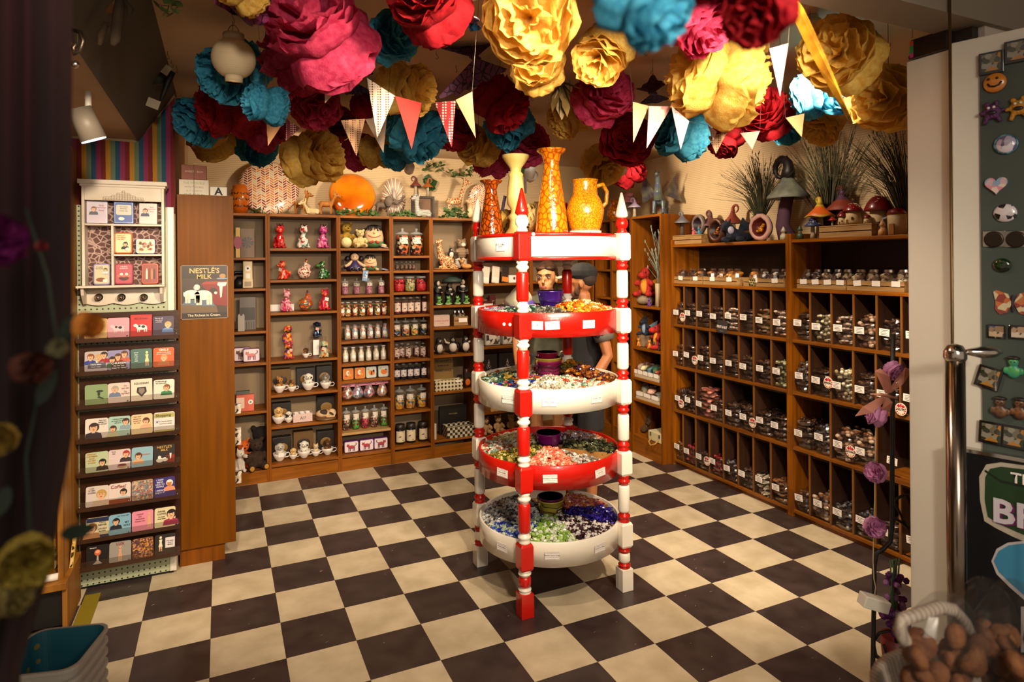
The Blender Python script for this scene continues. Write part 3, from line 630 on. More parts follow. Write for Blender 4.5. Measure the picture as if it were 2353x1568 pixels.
COAST = [
 [('d8b070',[('B',0,.008,'2a2018')],[],'tan coaster with a small black figure, top ledge'),('e09aa8',[('C',0,-.002,'e8c0c4')],[],'pink coaster with a drawing of a cow, top ledge'),('c8181c',[('C',.002,-.008,'efe6e0')],[('SQUIDINKI',.013,.038,'3a0a0c',0)],'bright red coaster with a black and white cow, top ledge'),('3c2a4a',[('F',.024,.004,'c89a50','5a88c0')],[('You can tell',.008,.042,'e8e0e4',-.022),('a lot about',.008,.032,'e8e0e4',-.022),('a woman',.008,.022,'e8e0e4',-.022)],'purple coaster with a smiling fair woman, top ledge')],
 [('b8b0b4',[('F',-.03,.022,'8a4a20','2a3f98'),('F',.012,.018,'c8a060','e8e0d8'),('F',.04,.03,'30201a','a02030')],[('I had a vision',.009,-.016,'e8e4e8',0),('Now I have',.009,-.028,'e8e4e8',0)],'coaster with a mother holding a baby, second ledge'),('8f8cb8',[('F',-.035,.002,'3a2418','3a6030'),('F',-.004,.016,'5a3018','b04030'),('F',.03,.028,'6a3a1c','c06048')],[('CHILDREN',.014,-.016,'f4f0f0',0),('The Gift That',.009,-.029,'f4f0f0',0),('Keeps On Taking',.009,-.040,'f4f0f0',0)],'coaster reading children, second ledge'),('4a7068',[('W',.026,.0,'e6d8a0')],[('Some',.009,.034,'e8e8e8',-.024),('days',.009,.023,'e8e8e8',-.024),('I can',.009,.012,'e8e8e8',-.024),('not',.009,.001,'e8e8e8',-.024),('wait',.009,-.01,'e8e8e8',-.024)],'teal coaster with a standing blonde woman, second ledge'),('c8581c',[('F',0,-.004,'d8905a','c87840')],[('SMILE',.019,.040,'f4ece0',0),('and the world thinks',.008,.027,'f4ece0',0),('you are up to something',.007,.018,'f4ece0',0)],'orange coaster reading smile')],
 [('86a070',[('B',.015,.005,'2c3c2c')],[],'green coaster with a dark bird-like figure, third ledge'),('d8c8c0',[('F',-.022,.02,'a8a090','6a7a98')],[("I'm",.011,.035,'8a3a4a',.03),('not old.',.011,.023,'8a3a4a',.03),("I'm",.011,.006,'8a3a4a',.03),('RETRO',.012,-.006,'8a3a4a',.03)],'coaster with a grey-haired woman saying retro'),('e6d8c4',[('S',0,-.01,'3a302c')],[('SQUIDINKI',.014,.036,'2a2420',0)],'cream coaster with a dark shield sketch, third ledge'),('e2dccc',[('F',.014,.008,'8c4420','2a7a4a')],[('People who go',.009,.044,'2a2420',-.014),('the extra mile',.009,.034,'2a2420',-.014)],'white coaster of a red-haired woman with a green collar')],
 [('e0d8d0',[('F',-.016,.004,'3a2a20','2a2c38')],[('Guys have',.008,.042,'1a1616',.026),('feelings too',.008,.032,'1a1616',.026),('for example',.008,.022,'1a1616',.026)],'coaster with a large frowning man, fourth ledge'),('a8c8bc',[('F',.034,.022,'3c2418','88a0b0'),('F',-.034,-.012,'4a2c1c','c8c8a0')],[('I child-proofed',.009,.040,'3a5a50',-.006),('my house but they',.008,.030,'3a5a50',-.006),('still get in',.008,.020,'3a5a50',-.006)],'pale green coaster with a kitchen scene, fourth ledge'),('e0c89c',[('F',.022,.014,'5a2c18','d8a888')],[('I just want',.009,.042,'9a5a40',-.022),('people to',.009,.031,'9a5a40',-.022),('accept me',.009,.020,'9a5a40',-.022),('for who',.009,.009,'9a5a40',-.022)],'cream coaster of a woman with pleading text, fourth ledge'),('dfd8d0',[],[('Shopping',.020,.036,'2a2c18',-.004),('See what she demands',.007,.004,'6a4a6a',.006),('I would buy it anyway',.007,-.008,'6a4a6a',.006)],'white and olive coaster reading shopping')],
 [('b8c4a0',[('F',.028,-.004,'1a1614','241f1e')],[('DIFFICULT',.009,.044,'c08020',-.022),('CUSTOMERS',.009,.033,'c08020',-.022),('MAKE',.009,.022,'c08020',-.022),('THE BEST',.009,.011,'c08020',-.022),('STORIES',.009,0,'c08020',-.022)],'sage coaster with a figure in a black helmet, fifth ledge'),('d8c4c4',[('F',.034,.026,'a82c2c','3a2a2c'),('P',.012,-.03,'b89a70')],[('Some',.008,.044,'3a2c30',-.026),('days',.008,.034,'3a2c30',-.026)],'pale coaster with a red-haired woman leaning in, fifth ledge'),('8cb4c4',[('F',-.022,.006,'5a3a20','d8a878')],[('Sunshine',.011,.014,'d86a50',.018)],'sky blue coaster with a woman looking up, fifth ledge'),('2a221e',[('D',0,0,'')],[("NESTLE'S",.018,.040,'d8a850',0),('MILK',.016,.024,'d8a850',0)],'dark coaster with the same picture as the milk poster')],
 [('d8ccc4',[('F',.020,.006,'c09a50','d8c0a8')],[('I LIKE',.008,.042,'6a5a5a',-.024),('MY MEN',.008,.032,'6a5a5a',-.024),('COFFEE',.010,.020,'6a5a5a',-.024)],'white coaster of a blond woman sipping coffee, sixth ledge'),('e0d0c8',[('F',.018,.004,'2a1c18','c8ccd0')],[('Coffee!',.024,.036,'8a2420',-.006)],'white and brown coaster reading coffee in script'),('b89878',[('N',0,0,'')],[],'coaster with a dense grey and red scribble, sixth ledge'),('3a2c78',[('F',.026,.018,'e8e4d8','e09070','d08030')],[('I TRIED',.011,.042,'f0f0f8',-.022),('BEING',.011,.030,'f0f0f8',-.022),('NICE TO',.011,.018,'f0f0f8',-.022),('PEOPLE',.011,.006,'f0f0f8',-.022),("I DIDN'T",.011,-.014,'f0f0f8',-.022),('ENJOY IT.',.011,-.026,'f0f0f8',-.022)],'violet coaster of a white-haired woman with bold text')],
 [('d0c8a0',[('F',-.030,.0,'8a5a30','c89060')],[("YOU'LL",.010,.026,'3a3a48',.022),('NEVER',.013,.013,'3a3a48',.022),('LAUGH',.012,-.006,'3a3a48',.022),('ALONE',.010,-.018,'3a3a48',.022)],'coaster with a dark blue top and a close face, seventh ledge'),('80b0c8',[('F',-.022,.016,'1c1614','20222c')],[('I am always right',.008,.044,'2a3c4c',.014),('MY',.014,.008,'2a3c4c',.032),('WAY',.014,-.008,'2a3c4c',.032)],'blue coaster of a dark-haired man in a suit'),('e08ca4',[('W',.030,.002,'d8a878')],[('I DONT',.010,.036,'7a2c48',-.012),('DO',.009,.024,'7a2c48',-.012),('MORNINGS',.008,.012,'7a2c48',-.012),('THANK YOU',.008,.0,'7a2c48',-.012)],'pink coaster with a tiny standing woman, seventh ledge'),('dcd0a8',[('F',.034,.012,'1e1612','a02c50')],[('DRINK',.012,.034,'3c3024',-.016),('COFFEE',.012,.021,'3c3024',-.016),('Do stupid',.008,.006,'3c3024',-.016),('things faster',.008,-.004,'3c3024',-.016)],'cream coaster of a dark-haired woman reading drink coffee')],
 [('16110f',[('G',0,0,'c8502c')],[('THE DRINK',.006,.042,'e8e4e0',-.02)],'black coaster with a red cocktail glass'),('9a948c',[('W',0,-.006,'d8a080')],[('LUX',.020,.042,'8a2420',0)],'grey coaster reading lux with a child figure'),('5a3818',[('N',0,0,'x')],[],'coaster with a dense brown crowd pattern, lowest ledge'),('2a261e',[('W',-.022,.006,'e8e0c8')],[("IT'S ONLY",.008,.016,'4a3440',.024),('FUN IF',.008,.006,'4a3440',.024),("I'M FUN",.008,-.004,'4a3440',.024)],'dark coaster with a white-dressed figure and text box, lowest ledge')]]
CXE = [-.594,-.491,-.391,-.282,-.180]
noise1 = pal('scribble',['a88868','8a8c98','b05040','c8b090','6a7078'],140); noise2 = pal('crowd',['7a4a1c','3a2410','a87040','502c50','c88c50'],150)
for j,row in enumerate(COAST):
    for i,(bg,figs,lines,lb) in enumerate(row):
        x = (CXE[i] + CXE[i + 1]) / 2; big = (j,i) in ((0,2),(2,2)); h = (.118 if big else .106); w_ = .1 if i else .102
        r = thing('coaster',lb,'coaster',(x,-1.452,LIP[j] + .018 + h / 2),group='square printed coasters on the rack',rot=(-.09,R.gauss(0,.012),0))
        b = MB(); b.X = Matrix.Rotation(PI / 2,4,'X'); b.prism(rrect(w_,h,.010 if not big else .003),0,.006); b.obj('board',pm(bg),r)
        ms = []; p = MB()
        def mi(hx):
            if pm(hx) not in ms: ms.append(pm(hx))
            return ms.index(pm(hx))
        for f in figs:
            k,fx,fz = f[:3]
            if k == 'F': face(p,ms,fx * .85,fz,.021 if (j,i) in ((3,0),(5,0),(2,0),(6,0),(6,3)) else .015,f[3],f[4],f[5] if len(f) > 5 else SK)
            elif k == 'C':      # a cow
                c = f[3]; disc(p,(fx,fz),.026,.014,-.007,mi(c)); disc(p,(fx - .028,fz + .01),.010,.008,-.0074,mi(c)); disc(p,(fx + .008,fz + .003),.009,.007,-.0076,mi('201818')); disc(p,(fx - .01,fz + .006),.006,.006,-.0076,mi('201818'))
                for lx in (-.02,-.012,.012,.021): poly(p,[(fx + lx,fz - .026),(fx + lx + .005,fz - .026),(fx + lx + .005,fz),(fx + lx,fz)],-.0072,mi(c))
            elif k == 'B': disc(p,(fx,fz + .012),.016,.006,-.007,mi(f[3])); disc(p,(fx - .004,fz),.006,.014,-.0072,mi(f[3])); poly(p,[(fx - .004,fz - .012),(fx + .018,fz - .026),(fx + .016,fz - .03),(fx - .012,fz - .02)],-.0074,mi(f[3]))
            elif k == 'S': poly(p,[(-.02,.016),(.02,.016),(.024,-.01),(0,-.036),(-.024,-.01)],-.007,mi(f[3])); poly(p,[(-.012,.01),(.012,.01),(.014,-.008),(0,-.024),(-.014,-.008)],-.0076,mi('8a7a70'))
            elif k == 'W':      # standing woman
                c = f[3]; disc(p,(fx,fz + .032),.006,.007,-.007,mi(c)); poly(p,[(fx - .008,fz + .022),(fx + .008,fz + .022),(fx + .005,fz + .006),(fx + .010,fz - .016),(fx - .010,fz - .016),(fx - .005,fz + .006)],-.0074,mi(c))
                for s in (-1,1): poly(p,[(fx + s * .005 - .003,fz - .04),(fx + s * .005 + .003,fz - .04),(fx + s * .004 + .003,fz - .014),(fx + s * .004 - .003,fz - .014)],-.0072,mi(SK))
            elif k == 'P': disc(p,(fx,fz),.024,.016,-.007,mi(f[3]),16,PI,2 * PI); disc(p,(fx,fz + .002),.02,.006,-.0074,mi('7a3040'))
            elif k == 'G': disc(p,(0,.016),.015,.016,-.007,mi('c86040')); disc(p,(0,.02),.010,.008,-.0074,mi('e8a880')); poly(p,[(-.003,0),(.003,0),(.005,-.026),(.022,-.042),(-.022,-.042),(-.005,-.026)],-.007,mi('b8a8a0'))
            elif k == 'N': ms.append(noise1 if not f[3] else noise2); p.X = Matrix.Rotation(PI / 2,4,'X'); p.prism(rrect(w_ - .004,h - .004,.01),.0062,.0068,len(ms) - 1); p.X = None
            elif k == 'D':      # two puppies by a red box
                poly(p,[(.005,-.005),(.048,-.005),(.048,-.046),(.012,-.042)],-.007,mi('8a2418')); disc(p,(-.022,-.028),.018,.012,-.0074,mi('e8e0d4')); disc(p,(.002,-.026),.014,.011,-.0076,mi('e8e0d4')); disc(p,(-.024,-.012),.008,.008,-.0078,mi('e8e0d4')); disc(p,(.014,-.016),.008,.007,-.0078,mi('3a2a20')); poly(p,[(.024,.004),(.034,.004),(.031,-.026),(.027,-.026)],-.0078,mi('e8e0d4'))
        if (j,i) == (3,3): poly(p,[(-.048,.024),(.048,.024),(.048,.048),(-.048,.048)],-.0066,mi('b0a860')); poly(p,[(-.048,-.05),(.048,-.05),(.048,-.04),(-.048,-.04)],-.0066,mi('b0a860')); poly(p,[(-.042,-.006),(-.026,-.006),(-.026,.012),(-.042,.012)],-.007,mi('c8c4d8')); disc(p,(-.034,.003),.004,.004,-.0074,mi('1c2030'),6)
        if (j,i) == (6,0): poly(p,[(-.05,.03),(.05,.03),(.05,.052),(-.05,.052)],-.0066,mi('20284c')); poly(p,[(-.05,-.05),(.05,-.05),(.05,-.036),(-.05,-.036)],-.0066,mi('20284c'))
        if (j,i) == (5,1): poly(p,[(-.048,-.05),(.048,-.05),(.048,-.028),(-.048,-.028)],-.0084,mi('8a3c18'))
        if (j,i) == (1,1): poly(p,[(-.034,-.05),(.034,-.05),(.034,-.008),(-.034,-.008)],-.0082,mi('241c1c'))
        if (j,i) == (1,0): poly(p,[(-.036,-.036),(.044,-.036),(.044,-.008),(-.036,-.008)],-.0082,mi('56586c'))
        if (j,i) == (7,3): poly(p,[(.0,-.02),(.046,-.02),(.046,.034),(.0,.034)],-.0066,mi('e0d8d8'))
        if p.v: p.obj('picture',ms,r)
        for s,sz,z,c,lx in lines: txt(s,sz,pm(c),r,(lx,-.0088,z),bold=.0002)

# white wall cabinet with the tins
CBY = -1.47
t = thing('wall_cabinet','chipped white wall cabinet with carved crest and three knobs','cabinet',(-.412,CBY,1.63))
wh = mat('chipped_white','d9cdc0',.5,col2='c9bba8',ts=5,scale=(1,1,1),bump=.1,bscale=30)
for x in (-.188,.176): MB().box(x,0,0,x + .013,.11,.535).obj('side_panel',wh,t,bevel=.0015)
MB().box(-.175,.098,0,.176,.108,.50).obj('back_panel',mat('cabinet_back','b0948c',.7,col2='5a3a34',tex='cells',ts=34,scale=(1,1,1.2),lo=.05,hi=.12),t)
MB().box(-.175,0,.448,.176,.014,.535).obj('crest_board',wh,t,bevel=.002)
MB().box(-.204,-.014,.533,.205,.11,.556).box(-.196,-.006,.52,.197,.11,.533).obj('crown',wh,t,bevel=.003)
for x0,x1,z in ((-.175,.176,.326),(-.052,.176,.165)): MB().box(x0,.002,z - .010,x1,.1,z).obj('shelf',wh,t,bevel=.0015)
MB().box(-.213,-.02,-.012,.19,.11,.0).obj('bottom_shelf',wh,t,bevel=.002)
MB().box(-.058,.002,0,-.047,.1,.316).obj('divider',wh,t,bevel=.0015)
va = MB(); prof = [(-.188,-.012),(-.188,-.096)] + [(-.188 + .377 * i / 40,-.098 - .012 * abs(math.sin(3 * PI * i / 40))) for i in range(1,40)] + [(.189,-.096),(.189,-.012)]
va.X = Matrix.Rotation(PI / 2,4,'X'); va.prism(prof,-.10,-.09); va.obj('valance',wh,t,bevel=.001)
for x in (-.195,.165): MB().add([(x,0,-.012),(x + .013,0,-.012),(x + .013,.09,-.012),(x,.09,-.012),(x,.012,-.05),(x + .013,.012,-.05),(x,.07,-.1),(x + .013,.07,-.1),(x,.09,-.1),(x + .013,.09,-.1)],[(0,1,2,3),(0,4,5,1),(4,6,7,5),(6,8,9,7),(8,3,2,9),(0,3,8,6,4),(1,5,7,9,2)]).obj('bracket',wh,t)
for px in (228,280,331):
    q = ony(px,683,-1.36 - .02) - t.location; MB().cyl((q.x,.088,q.z),(q.x,.07,q.z),.019,.019,18).obj('knob_plate',blackm,t); MB().lathe([(0,.018),(.009,.016),(.015,.008),(.015,0),(0,0)],18,0,(q.x,.06,q.z),True,(0,-1,0)).obj('knob',chrome,t)
cr = MB()
for i in range(-7,8):
    f = i / 7; h = .036 * (1 - f * f) ** .7
    for u in range(1 + int(3 * (1 - abs(f)))): cr.ell((f * .085,-.004,.455 + .007 + u * h / 3.2),(.0085,.006,.0075),7)
    cr.ell((f * .088,-.003,.455),(.0075,.005,.004),7)
cr.obj('carving',wh,t)
TIN = [((198,247),(455,508),'c8bcd0','c8bcd0','man',[('Early',.011,'9a2c30'),('Retirement',.010,'9a2c30'),('Fund',.011,'9a2c30')],'pale lilac money tin with a man, nearest the cabinet edge by the curtain'),((261,307),(458,510),'1c4ea0','1c4ea0','bubble',[("It's a waste",.008,'2a3a48'),('of money..',.008,'2a3a48'),("i'd be rich.",.009,'2a4a30')],'blue tin with a white speech bubble'),((319,361),(462,511),'d4c4c0','d4c4c0','man',[('Early',.009,'9a2c30'),('Retirement',.008,'9a2c30'),('Fund',.009,'9a2c30')],'pale pink money tin with a man, beside the blue tin'),
       ((262,304),(532,581),'d06018','d8cfa4','dark',[('DIFFICULT',.008,'a06818'),('CUSTOMERS',.008,'a06818'),('THE BEST',.008,'a06818')],'orange-rimmed tin with a figure in black'),((312,356),(547,581),'b8b0cc','d8b898','busy',[],'low grey-lilac tin with a busy market picture'),((214,253),(602,650),'8a88b8','c8b898','cook',[('IF I HAVE',.007,'4a4a3a'),('TO COOK',.007,'4a4a3a')],'lavender-rimmed tin with a roast and a cook'),((263,306),(602,650),'8a1c3c','b04858','basket',[('THE BEST',.008,'e8d8d0'),('MOMENTS',.008,'e8d8d0')],'crimson-rimmed tin with a fruit basket'),((325,364),(603,650),'c04018','8a3828','bottles',[],'orange-red tin with bottles on a dark ground')]
for (x0,x1),(y0,y1),rim,fc,kind,lines,lb in TIN:
    A,B = ony(x0,y0,-1.44),ony(x1,y1,-1.44); w_,h = B.x - A.x,A.z - B.z; shelf_z = 1.63 + (.326 if y1 < 520 else .165 if y1 < 590 else 0)
    r = thing('tin',lb,'tin',((A.x + B.x) / 2,-1.435,shelf_z + h / 2 + .003),group='printed tins in the white cabinet',rot=(-.07,0,R.gauss(0,.05)))
    dp = .045 if y1 < 520 else .03
    b = MB(); b.X = Matrix.Rotation(PI / 2,4,'X'); b.prism(rrect(w_,h,.004 if y1 < 520 else .012),-dp,.0); b.obj('tin_body',mat('tin_' + rim,rim,.3,metal=.0,coat=.4),r,bevel=.002)
    ms = [pm(fc)]; p = MB(); p.X = Matrix.Rotation(PI / 2,4,'X'); p.prism(rrect(w_ * .86,h * .88,.008),0,.0012,0); p.X = None
    def mi(hx):
        if pm(hx) not in ms: ms.append(pm(hx))
        return ms.index(pm(hx))
    if kind == 'man': face(p,ms,-w_ * .16,h * .12,.011,'6a3c18','2c3858'); zz,xx_ = h * .3,w_ * .2
    elif kind == 'bubble': p.X = Matrix.Rotation(PI / 2,4,'X') @ Matrix.Translation((0,h * .12,0)); p.prism(rrect(w_ * .78,h * .46,.008),.0012,.002,mi('cfc8b8')); p.X = None; disc(p,(-w_ * .12,-h * .28),.014,.009,-.002,mi('e0d8cc')); zz,xx_ = h * .26,0
    elif kind == 'dark': face(p,ms,w_ * .12,-h * .06,.010,'16120f','201a18'); disc(p,(w_ * .26,-h * .3),.012,.009,-.0085,mi('dcd8c8')); zz,xx_ = h * .34,-w_ * .12
    elif kind == 'cook': disc(p,(-w_ * .05,-h * .26),.022,.011,-.002,mi('7a3a14')); disc(p,(w_ * .2,-h * .3),.011,.008,-.0024,mi('dcd8d0')); face(p,ms,w_ * .22,h * .2,.008,'4a2c18','c8c8d8'); zz,xx_ = h * .34,-w_ * .14
    elif kind == 'basket': disc(p,(0,-h * .16),.024,.018,-.002,mi('4a2014'),16,PI,2 * PI); [disc(p,(q * .012,-h * .1 + (q % 2) * .010),.008,.008,-.0024,mi('e0cfc4' if q % 2 else 'c06858'),8) for q in (-2,-1,0,1,2)]; zz,xx_ = h * .34,0
    elif kind == 'bottles': [poly(p,[(-.02 + q * .012,-.03),(-.011 + q * .012,-.03),(-.011 + q * .012,.012),(-.014 + q * .012,.028),(-.017 + q * .012,.028),(-.02 + q * .012,.012)],-.002,mi(('d8c8b0','6a1c10','c87038','301814')[q])) for q in range(4)]
    else: [disc(p,(R.uniform(-.032,.032),R.uniform(-.022,.022)),R.uniform(.004,.009),R.uniform(.004,.009),-.002,mi(R.choice(('8a5a30','c04830','e8dcc8','5a6078','d8a050'))),7) for q in range(34)]
    p.obj('tin_picture',ms,r)
    for i,(s,sz,c) in enumerate(lines): txt(s,sz,pm(c),r,(xx_,-.0032 if kind != 'dark' else -.009,zz - i * sz * 1.25),bold=.00015)

# the milk poster on the end cabinet
t = thing('tin_poster','old milk advertising plate with two white puppies on the oak end cabinet','sign',(-.031,-1.3135,1.577))
ms = [pm('2a1c14')]; p = MB(); p.box(-.123,0,-.156,.123,.003,.156,0)
def mi(hx):
    if pm(hx) not in ms: ms.append(pm(hx))
    return ms.index(pm(hx))
poly(p,[(-.12,-.12),(.12,-.12),(.12,.08),(-.12,.08)],-.0006,mi('3c2c22')); poly(p,[(-.12,-.07),(.05,-.085),(.07,-.05),(.0,-.035),(-.1,-.05)],-.0012,mi('586a7c')); poly(p,[(-.12,-.12),(.07,-.12),(.06,-.08),(-.12,-.07)],-.001,mi('6a5238'))
poly(p,[(-.02,.045),(.12,.05),(.12,-.085),(.05,-.075),(.02,.0)],-.0014,mi('7c1c10')); poly(p,[(-.02,.045),(.0,.06),(.12,.062),(.12,.045)],-.0018,mi('9a3018'))
poly(p,[(.07,.055),(.118,.055),(.112,.035),(.095,.03),(.09,-.03),(.082,-.035),(.078,.03),(.066,.04)],-.0022,mi('e8e0d0')); disc(p,(.095,.092),.017,.013,-.0022,mi('a87838')); disc(p,(.092,.077),.03,.005,-.0024,mi('7888a0'))
for cx,cz,s in ((-.068,-.012,1),(-.008,-.018,1.12)):
    disc(p,(cx,cz),.042 * s,.026 * s,-.0024,mi('e8dfd2'))
    for lx in (-.032,-.018,.016,.03): poly(p,[(cx + lx * s,cz - .05 * s),(cx + (lx + .012) * s,cz - .05 * s),(cx + (lx + .013) * s,cz),(cx + (lx - .002) * s,cz)],-.0025,mi('d8ccba'))
disc(p,(-.04,.028),.016,.017,-.003,mi('ece4d8')); disc(p,(-.052,.026),.005,.011,-.0034,mi('c8b8a4')); disc(p,(-.03,.026),.005,.011,-.0034,mi('c8b8a4')); disc(p,(.046,.008),.02,.016,-.003,mi('34241c')); disc(p,(.058,-.006),.008,.008,-.0034,mi('e8dfd2')); poly(p,[(-.11,.0),(-.105,.0),(-.1,-.02),(-.108,-.018)],-.0026,mi('e8dfd2'))
for x0,z0,x1,z1 in ((-.123,-.156,.123,-.152),(-.123,.152,.123,.156),(-.123,-.156,-.119,.156),(.119,-.156,.123,.156)): poly(p,[(x0,z0),(x1,z0),(x1,z1),(x0,z1)],-.001,mi('8a7458'))
p.obj('painted_plate',ms,t)
txt("NESTL\u00c9'S",.040,mat('poster_gold','d8b060',.5),t,(0,-.0036,.122),bold=.0006); txt('MILK',.036,mat('poster_gold'),t,(-.002,-.0036,.088),bold=.0006)
o = txt('The Richest in Cream.',.019,mat('poster_cream','e8d8b8',.5),t,(-.002,-.0036,-.134),bold=.0002)

# gift boxes, blocks and toys on top of the end cabinet
def gift(lb,c,x0,x1,y0,y1,lines,tc,Yp=-1.22,base=None):
    A,B = ony(x0,y0,Yp),ony(x1,y1,Yp); h = A.z - B.z; z0 = base if base else 2.142
    t = thing('gift_box',lb,'box',((A.x + B.x) / 2,Yp,z0)); w_ = B.x - A.x
    MB().box(-w_ / 2,0,0,w_ / 2,.10,h).obj('carton',mat('carton_' + c,c,.6),t,bevel=.002)
    MB().box(-.0015,-.001,0,.0015,.101,h + .001).box(-w_ / 2,.05,h,w_ / 2,.053,h + .0012).obj('twine',mat('twine','5a4632',.8),t)
    for i,(s,sz,col_) in enumerate(lines): txt(s,sz,pm(col_),t,(0,-.0018,h * .78 - i * h * .24))
    return z0 + h
zt = gift('white gift box with coloured text under the brown gift box','d8ccb8',411,480,402,442,[('THE TROUBLE',.018,'9aa048'),('WITH TROUBLE',.014,'8a6a58'),('IS IT STARTS',.015,'a08870'),('OUT AS FUN',.019,'3a5a50')],'',base=2.142)
gift('reddish brown gift box tied with twine on the white box','8a4a34',416,475,366,402,[('',.01,'c8a890'),('SWEET   BOX',.016,'c8a890')],'',base=zt + .001)
A,B = ony(482,418,-1.2),ony(522,446,-1.2); w_ = B.x - A.x
t = thing('letter_block','white wooden block with a black letter A on the end cabinet','block',((A.x + B.x) / 2,-1.2,2.142)); MB().box(-w_ / 2,0,0,w_ / 2,w_,.062).obj('cube_block',mat('block_white','d8d0c0',.5),t,bevel=.004)
txt('A',.062,ink,t,(0,-.002,.031),bold=.002); txt('B',.05,pm('8a2c28'),t,(w_ / 2 + .001,w_ / 2,.031),(PI / 2,0,PI / 2),bold=.002)

# tall board and low black-fronted cabinet at the edge, with the yellow strip on the floor
t = thing('low_cabinet','low oak cabinet with black front and tall side board beside the rack','cabinet',(-.640,-1.76,0))
MB().box(-.022,.03,.12,0,.40,2.35).obj('side_board',mat('pale_oak','a06a20',.5,col2='845214',scale=(14,14,.8),ts=2),t)
MB().box(-.45,-.02,.20,.02,.34,.235).obj('cabinet_top',mat('pale_oak'),t,bevel=.003); MB().box(.0,0,0,.02,.32,.20).obj('side_panel',mat('pale_oak'),t)
MB().box(-.45,.02,.02,0,.04,.20).obj('front_panel',blackm,t); MB().box(-.45,.30,0,0,.32,.20).obj('back_panel',mat('pale_oak'),t)
t = tag(MB().box(-.60,-2.2,0,-.53,-1.45,.012).obj('threshold_strip',mat('yellow_strip','8a7818',.6)),'yellow painted strip on the floor beside the low cabinet','strip')
def book(lb,x,w_,h,c,y=-1.62,z=.236,tilt=0.):
    t = thing('book',lb,'book',(x,y,z),group='books on the low cabinet',rot=(0,tilt,.1)); MB().box(0,0,0,w_,.1,h).obj('cover',pm(c),t,bevel=.002); MB().box(.003,-.0012,.004,w_ - .003,-.0008,h * .8).obj('spine_print',pal('spine_' + c,['d09030','e8c890','3a2a18',c],60),t)
book('thick golden book standing on the low cabinet',-.70,.055,.155,'a86a20'); book('thin yellow book leaning beside the thick golden one',-.638,.016,.165,'d8b050',tilt=.1)
t = tag(MB().cyl((-.72,-1.74,.252),(-.66,-1.735,.252),.017,n=14).obj('paper_roll',card),'small white paper roll lying before the golden book','roll')
# ================================================================== goods on the back wall shelves
ORD = ['first','second','third','fourth','fifth','sixth','seventh','eighth','ninth','tenth','eleventh','twelfth']
NUM = ['zero','one','two','three','four','five','six','seven','eight']
def bx_(px,Y): return ony(px,700,Y).x
def eyes(par,pts,r,c='120c08'):
    for q in pts: MB().ell(q,r,8).obj('eye',pm(c),par)
glaze = dict(rough=.15,coat=.6)
def crown(par,z,r,y=0):
    c = MB(); n = 24
    c.add([(r * math.cos(2 * PI * i / n),y + r * math.sin(2 * PI * i / n),z) for i in range(n)] + [(1.18 * r * math.cos(2 * PI * i / n),y + 1.18 * r * math.sin(2 * PI * i / n),z + r * (.55 if i % 4 else 1.15)) for i in range(n)],[(i,(i + 1) % n,n + (i + 1) % n,n + i) for i in range(n)])
    for i in range(0,n,4): c.ell((1.2 * r * math.cos(2 * PI * i / n),y + 1.2 * r * math.sin(2 * PI * i / n),z + r * 1.2),r * .14,6)
    c.obj('crown',mat('crown_bronze','3a2410',.35,metal=.6),par)
